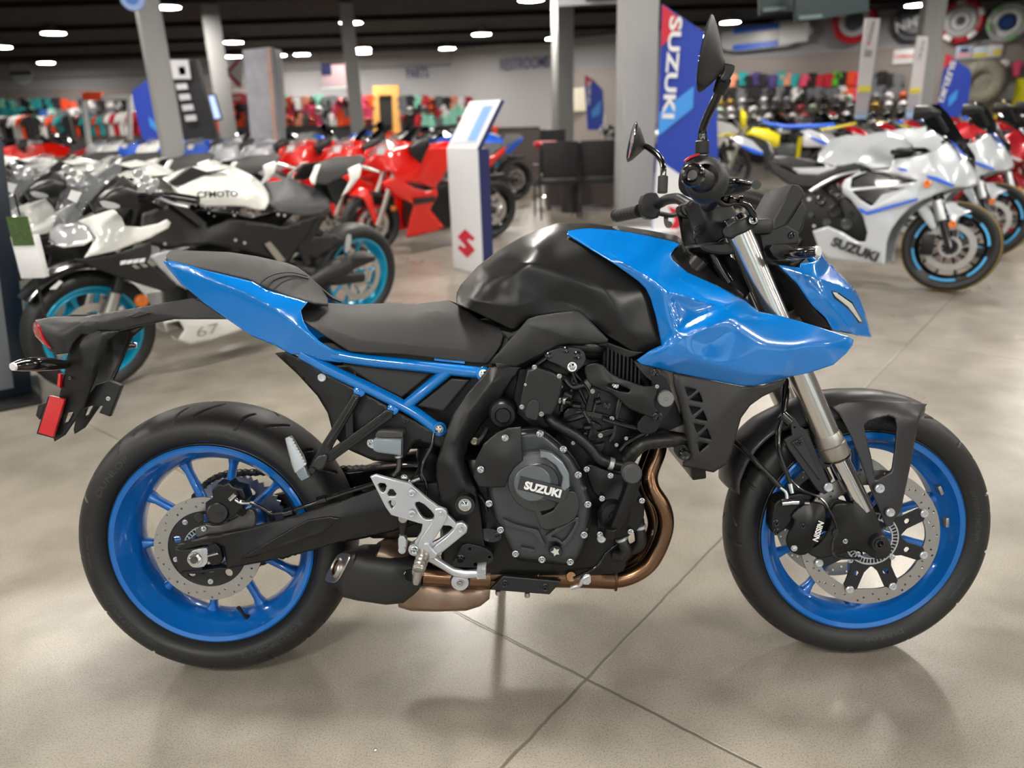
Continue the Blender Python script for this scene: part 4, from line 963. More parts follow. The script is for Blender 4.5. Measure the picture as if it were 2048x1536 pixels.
relief('tank_top_trim', 5, [(1350, 135, 0), (1400, 122, 0), (1640, 158, 0), (1860, 200, 0), (1905, 232, 5), (1950, 330, 20), (2015, 375, 30), (1990, 390, 50), (1960, 385, 55), (1920, 330, 60), (1885, 262, 60), (1640, 200, 54), (1400, 158, 50)], [], PLAST2, bike, 3, 4)
relief('inner_cowl', 7, [(390, 140, 60), (430, 220, 60), (500, 220, 60), (600, 300, 60), (760, 440, 90), (760, 475, 110), (600, 395, 105), (430, 320, 95), (345, 250, 90), (335, 205, 85)], [], PLAST, bike, 3, 5)
# radiator shroud
TV = [[(410, 985), (485, 1003), (432, 1045)], [(498, 1015), (522, 1078), (440, 1062)], [(432, 1095), (510, 1110), (458, 1155)], [(522, 1125), (548, 1190), (468, 1175)], [(462, 1200), (535, 1215), (483, 1262)], [(545, 1230), (572, 1300), (492, 1285)], [(488, 1310), (558, 1322), (500, 1375)]]
relief('radiator_shroud', 7, [(342, 905, 158), (450, 925, 162), (600, 955, 166), (760, 985, 168), (880, 980, 170), (1012, 938, 170), (985, 990, 168), (870, 1045, 164), (800, 1095, 160), (745, 1170, 156), (715, 1280, 150), (690, 1370, 146), (662, 1440, 140), (582, 1492, 135), (400, 1455, 140), (402, 1430, 142), (442, 1408, 150), (425, 1300, 154), (395, 1150, 156), (345, 965, 158)],
    [(600, 1200, 172), (700, 1080, 174)], mat('radiator_shroud_grey', '2c2c2d', .48, .0, bump=.25, bscale=1600), bike, 4, 5, holes=TV, creases=[[(380, 930, 166), (420, 1100, 166), (450, 1300, 164), (470, 1400, 160)]])
plate('shroud_core', 7, [(400, 960), (520, 990), (590, 1350), (500, 1420), (440, 1380)], 140, 125, ENGK, bike, mir=True)
rd = obj('radiator', box(-.03, .0, -.13, .13, -.14, .12, .004), ENGK, bike); rd.location = L(7, 500, 1150, 130); rd.location.y = 0; rd.rotation_euler = (0, -.12, 0)
for k in range(24):
    pass
plate('shroud_mount', 7, [(130, 840), (300, 890), (330, 960), (320, 1010), (200, 950), (100, 830)], 158, 150, PLAST2, bike, rnd=1)
bolt(7, 240, 900, 162, 9, bike, GLOSSK, 'mount_bolt')
# ---------------- fork, triple clamps
def fork(s):
    T, B = L(7, 745, 120, s*105), L(8, 695, 395, s*105)
    if s < 0: T = Vector((T0.x, -T0.y, T0.z)); B = Vector((B0.x, -B0.y, B0.z))
    return T, B
T0, B0 = L(7, 742, 100, 105), L(8, 697, 400, 105)
B1 = L(8, 858, 715, 105)
for s in (1, -1):
    f = lambda v: Vector((v.x, v.y*s, v.z))
    d = (f(B0)-f(T0)).normalized()
    ft = obj('fork_outer_tube', tube([f(T0)-d*.03, f(T0).lerp(f(B0), .5), f(B0)-d*.03], .0262, 40, 4), FORK, bike, 60)
    obj('fork_collar', lathe([(.0262, -.03), (.0285, -.02), (.0285, -.006), (.0305, -.004), (.0305, .022), (.0285, .026), (.021, .027)], 48, direction=d, center=f(B0)), STEEL, ft)
    obj('dust_seal', lathe([(.0285, .024), (.0285, .030), (.022, .034)], 40, direction=d, center=f(B0)), GLOSSK, ft)
    obj('fork_inner_tube', tube([f(B0), f(B1)+d*.01], .0205, 36, 2), CHROME, ft, 60)
    obj('fork_cap', cyl(f(T0)-d*.045, f(T0)-d*.028, .022), GLOSSK, ft)
tc = relief('upper_triple_clamp', 6, [(690, 1345, 128), (760, 1300, 135), (870, 1258, 132), (902, 1275, 120), (905, 1320, 120), (850, 1360, 134), (750, 1400, 138), (700, 1400, 130)], [(800, 1330, 140)], PLAST, bike, 30, 5, mir=True, rnd=1)
bolt(6, 882, 1288, 138, 9, tc, CHROME)
obj('clamp_bridge', box(0, .07, -.11, .11, -.016, .016, .008), PLAST, bike).location = L(6, 700, 1350, 0)
relief('steering_head_cover', 6, [(455, 1215, 40), (510, 1170, 60), (560, 1190, 70), (640, 1210, 75), (750, 1200, 75), (790, 1260, 75), (700, 1340, 80), (700, 1400, 80), (640, 1440, 70), (545, 1470, 60), (510, 1400, 55), (480, 1290, 45)], [(600, 1300, 85)], PLAST, bike, 4, 5, creases=[[(540, 1175, 68), (600, 1330, 78), (640, 1430, 72)]])
for k in range(3):
    plate('cover_rib', 6, [(520, 1330+k*28), (560, 1315+k*28), (562, 1330+k*28), (523, 1345+k*28)], 82, 70, GLOSSK, bike)
plate('lower_triple_clamp', 7, [(490, 150), (560, 130), (700, 130), (720, 200), (640, 210), (520, 190)], 110, -110, PLAST, bike, rnd=1, bev=.006)
obj('steering_stem', tube([L(6, 620, 1440, 0), L(7, 650, 330, 0)], .028, 20, 2), PLAST, bike)
obj('cable_stub', tube([L(7, 570, 190, 70), L(7, 620, 290, 72), L(7, 668, 370, 74)], .011, 14), GLOSSK, bike)
obj('head_tube', tube([L(7, 480, 230, 0), L(7, 760, 420, 0)], .045, 20, 2), FRAMEM, bike)
obj('wiring_loom', tube([L(7, 780, 260, 60), L(7, 850, 380, 70), L(7, 900, 470, 70), L(7, 1000, 560, 70)], .013, 12), GLOSSK, bike)
# fork bottoms
def bottom(s, nm):
    pass
fbm = relief('fork_bottom', 8, [(775, 700, 118), (800, 715, 126), (890, 695, 118), (935, 760, 118), (960, 850, 120), (1012, 920, 112), (1012, 965, 108), (985, 995, 105), (925, 1005, 108), (870, 960, 112), (790, 955, 110), (650, 1000, 98), (600, 990, 95), (560, 960, 92), (640, 920, 98), (700, 800, 105), (690, 720, 108)],
    [(850, 800, 134), (950, 920, 135), (750, 900, 116), (900, 900, 132)], PLAST, bike, 26, 4, mir=True, rnd=1)
rod(8, 955, 922, 142, 80, 14, PLAST, 'axle_boss', fbm, [(9, -1), (17, 0), (19, 3), (20, 30)])
rod(8, 953, 922, 146, 60, 10, GLOSSK, 'front_axle', fbm, [(0, 10), (7, 10), (7.5, 0), (10, 0), (10.5, 2), (10.5, 30)])
bolt(8, 770, 908, 120, 5.5, fbm, CHROME); bolt(8, 838, 975, 116, 5.5, fbm, CHROME)
fc = relief('front_caliper', 8, [(455, 880, 118), (505, 800, 124), (480, 775, 120), (500, 745, 118), (580, 690, 122), (650, 705, 128), (672, 740, 132), (668, 800, 136), (640, 850, 138), (615, 900, 136), (590, 960, 130), (540, 985, 124), (480, 965, 120), (455, 920, 116)],
    [(600, 800, 142), (540, 880, 136)], ENGK, bike, 34, 4, mir=True, rnd=1)
bolt(8, 545, 828, 142, 6, fc, GLOSSK, 'caliper_pin'); bolt(8, 500, 945, 130, 7, fc, SILV, 'caliper_bolt', 'hex')
a, b = L(8, 610, 905, 143), L(8, 640, 810, 143)
flat_text('caliper_lettering', 'NISSIN', basis(L(8, 628, 855, 143.5), b-a, (0, -1, 0)), WHITEL, fc, .0165, .0005, .92, .0005, 'white lettering on the front caliper', shear=.15)
plate('caliper_bridge', 8, [(400, 690), (520, 650), (600, 665), (580, 700), (500, 740), (500, 790), (430, 870), (380, 870), (385, 760)], 116, 70, ENGK, bike, rnd=1, bev=.004)
for x, y in ((403, 812), (407, 858)): bolt(8, x, y, 118, 8, bike, GLOSSK, 'caliper_bolt')
obj('banjo_fitting', tube([L(8, 430, 702, 122), L(8, 470, 700, 122), L(8, 520, 700, 122)], [.008, .0075, .006], 12, 4), CHROME, bike)
obj('banjo_fitting', tube([L(8, 550, 700, 122), L(8, 575, 702, 122)], .006, 10, 2), CHROME, bike)
obj('hose_end', tube([L(8, 425, 620, 118), L(8, 455, 645, 120), L(8, 462, 680, 122)], .0045, 10), CHROME, bike)
obj('hose_end', tube([L(8, 478, 600, 116), L(8, 488, 650, 118)], .0055, 10), CHROME, bike)
obj('front_brake_hose', tube([L(8, 180, 375, 40), L(8, 240, 430, 70), L(8, 320, 510, 100), L(8, 430, 625, 116)], .0055, 12), PLAST, bike)
obj('front_brake_hose', tube([L(7, 1015, 940, 60), L(8, 462, 120, 80), L(8, 450, 200, 90), L(8, 420, 330, 100), L(8, 420, 420, 108), L(8, 450, 520, 114), L(8, 482, 605, 116)], .0048, 12), GLOSSK, bike)
obj('front_brake_hose', tube([L(7, 1000, 960, 55), L(8, 440, 150, 70), L(8, 430, 250, 85), L(8, 405, 350, 95), L(8, 430, 500, 110), L(8, 520, 620, 120), L(8, 640, 680, 128), L(8, 700, 770, 136), L(8, 725, 850, 136), L(8, 700, 920, 134), L(8, 720, 985, 125), L(8, 850, 1000, 118)], .0028, 10), GLOSSK, bike)
obj('hose_guide', cyl(L(8, 430, 235, 92), L(8, 480, 280, 96), .011), GLOSSK, bike)
plate('hose_guide_clip', 8, [(700, 850), (735, 840), (735, 885), (705, 890)], 140, 130, PLAST, bike, rnd=1)
# fender
def fen_pt(c, x, y, w, dz): 
    p = L(c, x, y, 0); v = Vector((p.x-1.465, 0, p.z-.3)); return v.length, math.atan2(v.z, v.x)
ang = [fen_pt(8, x, y, 0, 0) for x, y in ((1200, 178), (1100, 130), (950, 97), (800, 90), (650, 102), (500, 150), (400, 195), (300, 255), (200, 350), (145, 440), (110, 530), (108, 592))]
bm = bmesh.new(); rows = []
A_ = []
for i in range(len(ang)-1):
    for k in range(5): t = k/5; A_.append((ang[i][0]*(1-t)+ang[i+1][0]*t, ang[i][1]*(1-t)+ang[i+1][1]*t))
A_.append(ang[-1])
for i, (r, a) in enumerate(A_):
    t = i/(len(A_)-1)
    w = .072*min(1, (t/.10)**.6+.02) if t < .10 else .072
    dr = .05*min(1, .3+t/.12)*(1 if t < .45 else max(.42, 1-(t-.45)*3))
    row = []
    for k in range(17):
        q = -1+2*k/16; yy = w*math.copysign(abs(math.sin(q*PI/2)), q)
        rr = r-.004-dr*(1-math.cos(q*PI/2))**1.1*1.0
        row.append(bm.verts.new((1.465+rr*math.cos(a), yy, .3+rr*math.sin(a))))
    rows.append(row)
for a, b in zip(rows[:-1], rows[1:]):
    for k in range(16): bm.faces.new((a[k], a[k+1], b[k+1], b[k]))
bmesh.ops.recalc_face_normals(bm, faces=bm.faces)
fd = obj('front_fender', bm, FENDER, bike, 50); md = fd.modifiers.new('shell', 'SOLIDIFY'); md.thickness = .003
relief('fender_side', 8, [(1205, 180, 20), (1172, 215, 60), (1165, 240, 74), (1120, 480, 92), (1065, 740, 108), (1015, 822, 112), (988, 832, 114), (960, 760, 114), (905, 630, 112), (880, 560, 108), (800, 350, 96), (770, 290, 90), (735, 230, 82), (695, 192, 78), (760, 168, 74), (900, 158, 72), (1100, 165, 60)],
    [(1090, 320, 93), (900, 215, 86), (1000, 700, 113)], FENDER, bike, 4, 4, kern='tps', sm=6, holes=[[(868, 295), (890, 270), (1000, 240), (1035, 255), (1045, 300), (1035, 420), (1018, 535), (930, 585), (905, 450), (880, 350)]])
bolt(8, 952, 628, 122, 10, fd, SILV, 'fender_bolt', 'pan'); bolt(8, 1008, 755, 120, 9.5, fd, SILV, 'fender_bolt', 'pan')
rs_ = plate('fork_bracket', 8, [(478, 262), (500, 252), (530, 300), (570, 320), (690, 610), (700, 640), (660, 660), (625, 640), (470, 420), (445, 370), (490, 345)], 104, 96, PLAST2, bike, bev=.002, holes=[circ(502, 305, 5, 8)])
plate('bracket_panel', 8, [(485, 385), (545, 350), (645, 575), (635, 585)], 108, 103, FENDER, rs_, bev=.002)
bolt(8, 680, 622, 108, 10, rs_, SILV, 'bolt', 'pan'); bolt(8, 525, 385, 112, 7, rs_, GLOSSK)
# ---------------- headlight unit, display
cw = relief('headlight_cowl', 7, [(968, 265, 118), (1095, 282, 112), (1100, 256, 108), (1195, 242, 90), (1222, 200, 40), (1262, 250, 15), (1330, 318, 8), (1400, 388, 4), (1432, 432, 0), (1482, 560, 0), (1518, 692, 10), (1440, 682, 55), (1320, 656, 88), (1288, 650, 95), (1250, 582, 102), (1172, 512, 110), (1138, 468, 114), (1080, 380, 118), (1000, 300, 120)],
    [(1200, 400, 112), (1300, 560, 92), (1150, 340, 112), (1420, 600, 55), (1400, 480, 45), (1300, 330, 45)], BLUE, bike, 3, 4, creases=[[(1000, 280, 118), (1110, 320, 118), (1210, 350, 106), (1390, 410, 40), (1420, 430, 18)], [(1210, 350, 106), (1240, 460, 112), (1390, 640, 80)]])
CWO = [(968, 265, 118), (1095, 282, 112), (1100, 256, 108), (1195, 242, 90), (1222, 200, 40), (1262, 250, 15), (1330, 318, 8), (1400, 388, 4), (1432, 432, 0), (1482, 560, 0), (1518, 692, 10), (1440, 682, 55), (1320, 656, 88), (1288, 650, 95), (1250, 582, 102), (1172, 512, 110), (1138, 468, 114), (1080, 380, 118), (1000, 300, 120)]
cwf = linmap(CWO, [(1200, 400, 112), (1300, 560, 92), (1150, 340, 112), (1420, 600, 55), (1400, 480, 45), (1300, 330, 45)], [[(1000, 280, 118), (1110, 320, 118), (1210, 350, 106), (1390, 410, 40), (1420, 430, 18)], [(1210, 350, 106), (1240, 460, 112), (1390, 640, 80)]])
for nm_, pts_, m_, up_ in (('light_surround', [(1282, 418), (1316, 424), (1406, 488), (1470, 608), (1444, 608), (1374, 516), (1300, 460)], GLOSSK, 4), ('light_strip', [(1292, 427), (1312, 432), (1400, 494), (1460, 600), (1448, 600), (1379, 512), (1306, 452)], mat('strip_lens', 'cfcfca', .25, .2), 7)):
    relief(nm_, 7, [(x, y, float(cwf([(x, y)])[0])+up_) for x, y in pts_], [], m_, cw, 3, 3, mir=True, sm=2)
relief('headlight_housing', 7, [(885, 255, 80), (960, 262, 95), (1010, 320, 106), (1080, 395, 106), (1140, 482, 104), (1170, 525, 102), (1245, 590, 96), (1290, 655, 90), (1200, 640, 80), (1110, 602, 72), (1030, 480, 72), (960, 350, 72)], [], PLAST, bike, 60, 5)
plate('headlight_bracket', 7, [(850, 60), (1000, 20), (1090, 70), (1085, 140), (960, 152), (1000, 230), (1090, 278), (960, 262), (885, 250), (870, 150)], 84, 40, PLAST, bike, bev=.004, mir=True)
bolt(6, 1120, 1382, 88, 7, bike, GLOSSK)
plate('display_mount', 6, [(960, 1370), (1060, 1330), (1180, 1160), (1215, 1220), (1190, 1340), (1150, 1400), (1130, 1440), (1000, 1440)], 75, -75, PLAST, bike, bev=.006)
dp = plate('display', 6, [(990, 1368), (1000, 1285), (1120, 1068), (1165, 1075), (1195, 1105), (1195, 1150), (1080, 1330)], 85, -85, PLAST, bike, bev=.005)
plate('display_screen', 6, [(1000, 1275), (1112, 1072), (1120, 1078), (1006, 1285)], 80, -80, SCREEN, dp)
plate('turn_signal_mount', 7, [(900, 150), (1010, 140), (1040, 160), (1030, 230), (950, 235)], 120, 80, PLAST, bike, rnd=1)
signal(7, [(1000, 200, 110), (1040, 198, 150), (1090, 196, 190), (1140, 192, 215), (1198, 186, 232)], [.010, .0135, .0145, .0135, .011], 0, bike)
signal(6, [(960, 1380, -110), (1010, 1375, -150), (1060, 1372, -190), (1110, 1370, -220)], [.010, .0135, .0145, .011], 0, bike)
# ---------------- handlebar
hb = obj('handlebar', tube([L(6, 590, 1050, 285), L(6, 640, 1130, 215), L(6, 620, 1190, 130), L(6, 590, 1205, 60), L(6, 540, 1215, 0), L(6, 480, 1195, -60), L(6, 420, 1160, -120), L(6, 350, 1165, -180), L(6, 300, 1190, -225), L(6, 190, 1225, -280)], .0125, 18, 8), PLAST, bike, 60)
g0, g1 = L(6, 508, 1014, 385), L(6, 590, 1052, 285)
gr = obj('grip', tube([g0, g0.lerp(g1, .5), g1], .0172, 24, 16, ribs=1.3, ribd=.035), mat('grip_rubber', '1b1b1b', .6, bump=.3, bscale=900), bike, 25)
obj('bar_end', lathe([(0, .006), (.008, .006), (.009, 0), (.0135, -.003), (.0175, .001), (.0195, .006), (.0195, .016), (.017, .018)], 36, direction=g1-g0, center=g0-(g1-g0).normalized()*.008), GLOSSK, gr)
h0, h1 = L(6, 575, 1035, 280), L(6, 620, 1085, 232)
dr = (h1-h0).normalized()
relief('switch_housing', 6, [(418, 1060, 258), (428, 1000, 262), (460, 935, 268), (520, 895, 268), (600, 885, 268), (660, 915, 262), (700, 965, 258), (712, 1010, 255), (680, 1080, 255), (620, 1145, 255), (560, 1162, 255), (470, 1150, 255), (425, 1110, 255)], [(560, 1020, 286), (500, 1060, 280)], PLAST, bike, 42, 4, mir=False, rnd=1)
obj('housing_ring', lathe([(.026, .0), (.030, .002), (.0365, .010), (.038, .03)], 40, direction=dr, center=L(6, 575, 1035, 298)), PLAST2, bike)
plate('stop_switch', 6, [(465, 915), (500, 890), (555, 878), (552, 895), (500, 908), (475, 930)], 272, 250, RED, bike, rnd=1, label='red engine stop switch')
g0, g1 = L(6, 50, 1262, -385), L(6, 185, 1232, -280)
g2 = obj('grip', tube([g0, g0.lerp(g1, .5), g1], .0172, 24, 16, ribs=1.3, ribd=.035), MATS['grip_rubber'], bike, 25)
obj('bar_end', cyl(g0-(g1-g0).normalized()*.012, g0, .018), GLOSSK, g2)
plate('clutch_switch', 6, [(190, 1145), (235, 1120), (305, 1125), (312, 1250), (290, 1285), (210, 1280), (192, 1230)], -225, -268, PLAST, bike, rnd=1, bev=.003)
obj('clutch_lever', tube([L(6, 300, 1250, -215), L(6, 380, 1262, -230), L(6, 440, 1240, -260)], .006, 10), PLAST, bike)
obj('clutch_lever', tube([L(6, 345, 1272, -225), L(6, 345, 1305, -300), L(6, 360, 1318, -390)], [.006, .0055, .010], 10), PLAST, bike)
# brake lever, reservoir, hoses
obj('brake_lever', tube([L(6, 700, 1065, 240), L(6, 800, 1060, 260), L(6, 880, 1070, 320), L(6, 900, 1075, 370)], [.009, .007, .006, .008], 12), GLOSSK, bike)
plate('brake_master_cylinder', 6, [(680, 1070), (730, 1040), (790, 1050), (860, 1055), (880, 1090), (820, 1120), (750, 1140), (690, 1150), (650, 1130)], 230, 205, GLOSSK, bike, rnd=1, bev=.003)
obj('throttle_cables', tube([L(6, 640, 1150, 225), L(6, 700, 1190, 200), L(6, 770, 1180, 170), L(6, 840, 1200, 150), L(6, 880, 1260, 140), L(6, 885, 1310, 120)], .0065, 12), GLOSSK, bike)
obj('brake_line', tube([L(6, 690, 1150, 215), L(6, 760, 1165, 190), L(6, 820, 1185, 150), L(6, 860, 1240, 120)], .005, 12), GLOSSK, bike)
for x, y, mm in ((740, 1165, 205), (800, 1165, 185)): obj('cable_nut', cyl(L(6, x-10, y, mm), L(6, x+14, y+2, mm), .007), GLOSSK, bike)
plate('handlebar_clamp', 6, [(455, 1200), (500, 1165), (560, 1175), (590, 1230), (560, 1270), (490, 1260)], 50, 10, PLAST, bike, rnd=1, mir=True)
# mirrors
def mirror(c, top, bot, bulge, apex, mm, parent, depth, wd):
    T, B = L(c, *top, mm), L(c, *bot, mm)
    ce = (T+B)/2; u = (T-B)/2
    n = (L(c, *apex, mm)-ce); n = n-u*(n.dot(u)/u.length_squared); nd = n.length; n.normalize()
    w = Vector(wd); w = (w-u*(w.dot(u)/u.length_squared)).normalized()*depth; n = u.cross(w).normalized()
    if n.dot(L(c, *apex, mm)-ce) < 0: n = -n
    n2 = Vector((n.x, n.y, n.z))
    secs = []
    for t, s in ((0, 1.0), (.08, 1.0), (.3, .86), (.55, .62), (.78, .38), (.92, .22), (1.0, .17)):
        off = (L(c, *apex, mm)-ce)*t
        secs.append((ce+off, u*s, w*s, .85 if t < .3 else 1))
    o = loft(secs, PLAST2, 'mirror', parent, 40, smooth=60)
    g = loft([(ce-n*.0015, u*.93, w*.93, .85), (ce-n*.0022, u*.90, w*.90, .85)], GLASS, 'mirror_glass', o, 40)
    return o, L(c, *apex, mm)
mo, ap = mirror(6, (632, 52), (535, 488), None, (700, 348), 330, bike, .066, (-.29, -.957, 0))
obj('mirror_stem', tube([L(6, 566, 890, 240), L(6, 567, 800, 242), L(6, 572, 730, 245), L(6, 600, 650, 262), L(6, 650, 550, 285), L(6, 690, 450, 305)], [.0085, .0085, .0075, .0075, .0078, .0085], 16, 6), GLOSSK, mo)
obj('mirror_boot', cyl(L(6, 566, 885, 240), L(6, 567, 802, 242), .0125), PLAST, mo)
obj('stem_joint', tube([L(6, 672, 500, 298), L(6, 700, 425, 312)], .0125, 16, 2), PLAST, mo)
plate('mirror_mount', 6, [(690, 320), (722, 325), (772, 335), (770, 365), (735, 430), (700, 440), (672, 420), (700, 380)], 330, 302, PLAST, mo, rnd=1, bev=.003)
mo2, ap = mirror(6, (155, 692), (112, 928), None, (215, 838), -330, bike, .074, (.03, 1, 0))
obj('mirror_stem', tube([L(6, 322, 1120, -235), L(6, 327, 1020, -238), L(6, 325, 950, -245), L(6, 295, 895, -265), L(6, 240, 850, -300), L(6, 210, 835, -325)], .0075, 14, 6), GLOSSK, mo2)
obj('mirror_boot', cyl(L(6, 322, 1125, -235), L(6, 326, 1020, -238), .0125), PLAST, mo2)
# rear brake-side fill: dark wiring tray between frame and engine
plate('inner_shield', 4, [(420, 200), (700, 250), (740, 500), (500, 520), (380, 420)], 120, 60, ENGK, bike)
plate('inner_shield', 4, [(1010, 180), (1200, 250), (1290, 500), (1150, 560), (1040, 480)], 110, 60, ENGK, bike)

relief('swingarm_recess', 2, [(905, 903, 150), (1005, 846, 156), (1250, 704, 159), (1370, 684, 159), (1428, 692, 158), (1330, 772, 157), (1250, 800, 155), (950, 905, 148)], [(1150, 800, 150), (1280, 740, 153)], FRAMEM, bike, 4, 4, mir=False, sm=3)

# ---------------- small engine furniture
WIRE = mat('wire_black', '101010', .3, 0, .3)
for pts, r_ in (([(700, 250, 150), (690, 330, 155), (650, 380, 158), (640, 430, 158)], .0045), ([(760, 430, 155), (800, 520, 158), (780, 600, 155), (820, 660, 150)], .004), ([(660, 260, 158), (700, 300, 160), (760, 290, 160)], .006),
                ([(1180, 440, 150), (1130, 520, 150), (1060, 560, 150), (990, 600, 148), (950, 640, 150)], .0045), ([(860, 470, 156), (960, 500, 156), (1040, 520, 150)], .006), ([(560, 150, 150), (520, 180, 150), (500, 210, 150)], .005),
                ([(640, 480, 140), (700, 470, 150), (760, 450, 150)], .007), ([(1110, 560, 140), (1180, 545, 130), (1290, 560, 110)], .006), ([(190, 860, 150), (230, 900, 155), (250, 960, 150)], .004), ([(200, 600, 150), (230, 560, 150), (250, 520, 145)], .006)):
    obj('engine_pipe', tube(P4(*pts), r_, 10), WIRE, bike)
for x, y, mm, r_ in ((640, 375, 166, 6), (452, 290, 196, 3), (808, 325, 150, 5), (910, 470, 158, 5), (850, 560, 152, 5), (935, 610, 150, 4), (986, 575, 152, 4), (705, 600, 160, 4), (1150, 300, 178, 4), (640, 300, 178, 4), (1035, 600, 152, 5)):
    bolt(4, x, y, mm, r_, bike, STEEL, 'engine_bolt')
for x0, y0, x1, y1, mm in ((655, 330, 700, 350, 165), (640, 372, 690, 380, 165), (700, 395, 745, 400, 160), (760, 515, 800, 510, 160), (820, 380, 850, 372, 150)):
    obj('hose_joint', cyl(L(4, x0, y0, mm), L(4, x1, y1, mm), .0075, 16), GLOSSK, bike)
plate('cam_chain_cover', 4, [(655, 420), (740, 400), (760, 470), (860, 500), (850, 540), (740, 520), (690, 560), (650, 500)], 146, 120, ENGK, bike, rnd=1, bev=.003)
plate('cylinder_edge', 4, [(838, 330), (848, 330), (808, 470), (798, 465)], 152, 146, GLOSSK, bike); plate('cylinder_edge', 4, [(960, 370), (968, 372), (938, 470), (928, 466)], 152, 146, GLOSSK, bike)
plate('cylinder_fin', 4, [(740, 540), (830, 545), (900, 520), (940, 530), (905, 560), (830, 585), (800, 600)], 148, 130, ENGK, bike, rnd=1, bev=.003)
plate('cylinder_fin', 4, [(760, 590), (830, 610), (880, 590), (870, 640), (830, 660), (790, 640)], 148, 130, ENGK, bike, rnd=1, bev=.003)
obj('injector', cyl(L(4, 690, 285, 150), L(4, 740, 300, 145), .011, 16), ENGK, bike); obj('injector', cyl(L(4, 640, 375, 165), L(4, 672, 372, 160), .010, 16), STEEL, bike)
# ================================================================ the show room
CEIL = 4.0
def GZ(px, py, z): return G(px, py, z)
WALLG = mat('wall_grey_paint', '9b9b9e', .8, bump=.1, bscale=60, spot=.04, sscale=.6)
WALLD = mat('wall_dark_paint', '6e6e72', .8, bump=.1, bscale=60)
BLACKC = mat('black_ceiling', '030305', .9, bump=.2, bscale=4)
COLM = mat('column_grey', 'a2a3a3', .7, bump=.1, bscale=40, spot=.03)
WHITEP = mat('white_panel', 'dcdde0', .4)
WHITEG = mat('white_gloss', 'e4e6e8', .2, 0, .6)
NAVY = mat('navy_blue', '23295c', .45)
SKYB = mat('banner_light_blue', '3d8fe0', .45)
BRED = mat('banner_red', 'c41f38', .45)
BANB = mat('banner_blue', '1a3aa4', .5)
DKGREY = mat('dark_grey_laminate', '3a3635', .5, spot=.1)
BLK = mat('black_fabric', '131315', .7, bump=.4, bscale=900)
def floor_mat():
    m = bpy.data.materials.new('polished_concrete'); m.use_nodes = True; nt = m.node_tree; N = nt.nodes; K = nt.links
    b = N['Principled BSDF']; g = N.new('ShaderNodeNewGeometry')
    def noise(sc, det=6, dist=0.0):
        n = N.new('ShaderNodeTexNoise'); n.inputs['Scale'].default_value = sc; n.inputs['Detail'].default_value = det; n.inputs['Distortion'].default_value = dist
        K.new(g.outputs['Position'], n.inputs['Vector']); return n
    def mth(op, a, b_=None, clamp=False):
        n = N.new('ShaderNodeMath'); n.operation = op; n.use_clamp = clamp
        for i, v in enumerate((a, b_)):
            if v is None: continue
            if isinstance(v, (int, float)): n.inputs[i].default_value = v
            else: K.new(v, n.inputs[i])
        return n.outputs[0]
    def ramp(src, stops):
        r = N.new('ShaderNodeValToRGB'); e = r.color_ramp.elements
        e[0].position, e[0].color = stops[0][0], lin(stops[0][1]); e[1].position, e[1].color = stops[-1][0], lin(stops[-1][1])
        for p, c in stops[1:-1]: q = e.new(p); q.color = lin(c)
        K.new(src, r.inputs[0]); return r.outputs[0]
    def mul(a, b_, f=1.0):
        n = N.new('ShaderNodeMix'); n.data_type = 'RGBA'; n.blend_type = 'MULTIPLY'; n.inputs['Factor'].default_value = f
        K.new(a, n.inputs['A']); K.new(b_, n.inputs['B']); return n.outputs['Result']
    col = ramp(noise(1.1, 5, .3).outputs['Fac'], [(.25, '847e75'), (.5, '948e84'), (.75, 'a29b91')])
    col = mul(col, ramp(noise(5, 6, .35).outputs['Fac'], [(.3, 'c8c5c0'), (.6, 'ffffff')]), .7)
    col = mul(col, ramp(noise(260, 3).outputs['Fac'], [(.30, '9c9890'), (.5, 'f0f0ee'), (.70, 'ffffff')]), .62)
    vo = N.new('ShaderNodeTexVoronoi'); vo.inputs['Scale'].default_value = 55; K.new(g.outputs['Position'], vo.inputs['Vector'])
    col = mul(col, ramp(vo.outputs['Distance'], [(.0, 'd0ccc4'), (.10, 'ffffff')]), .25)
    # hairline scuffs
    sc = noise(9, 8, 3.5)
    col = mul(col, ramp(mth('ABSOLUTE', mth('SUBTRACT', sc.outputs['Fac'], .5)), [(.0, 'b8b2a8'), (.003, 'ffffff')]), .22)
    # saw-cut joints in a square grid turned to the room
    sp = N.new('ShaderNodeSeparateXYZ'); K.new(g.outputs['Position'], sp.inputs[0])
    pA, pB = G(1173, 1358), G(1816, 688)
    th = math.atan2(pB.y-pA.y, pB.x-pA.x); per = (pB-pA).length
    wob = mth('MULTIPLY', mth('SUBTRACT', noise(14, 4).outputs['Fac'], .5), .008)
    def line(ang):
        u = mth('ADD', mth('ADD', mth('MULTIPLY', mth('SUBTRACT', sp.outputs[0], pA.x), math.cos(ang)), mth('MULTIPLY', mth('SUBTRACT', sp.outputs[1], pA.y), math.sin(ang))), wob)
        return mth('ABSOLUTE', mth('SUBTRACT', u, mth('MULTIPLY', mth('ROUND', mth('DIVIDE', u, per)), per)))
    d = mth('MINIMUM', line(th), line(th+PI/2))
    lm = N.new('ShaderNodeMapRange'); lm.inputs['From Min'].default_value = .0022; lm.inputs['From Max'].default_value = .0048; K.new(d, lm.inputs['Value'])
    mx = N.new('ShaderNodeMix'); mx.data_type = 'RGBA'; K.new(lm.outputs[0], mx.inputs['Factor']); mx.inputs['A'].default_value = lin('5c574c'); K.new(col, mx.inputs['B'])
    K.new(mx.outputs['Result'], b.inputs['Base Color'])
    rr = N.new('ShaderNodeMapRange'); rr.inputs['To Min'].default_value = .20; rr.inputs['To Max'].default_value = .42; K.new(noise(1.6, 5, .3).outputs['Fac'], rr.inputs['Value'])
    K.new(rr.outputs[0], b.inputs['Roughness'])
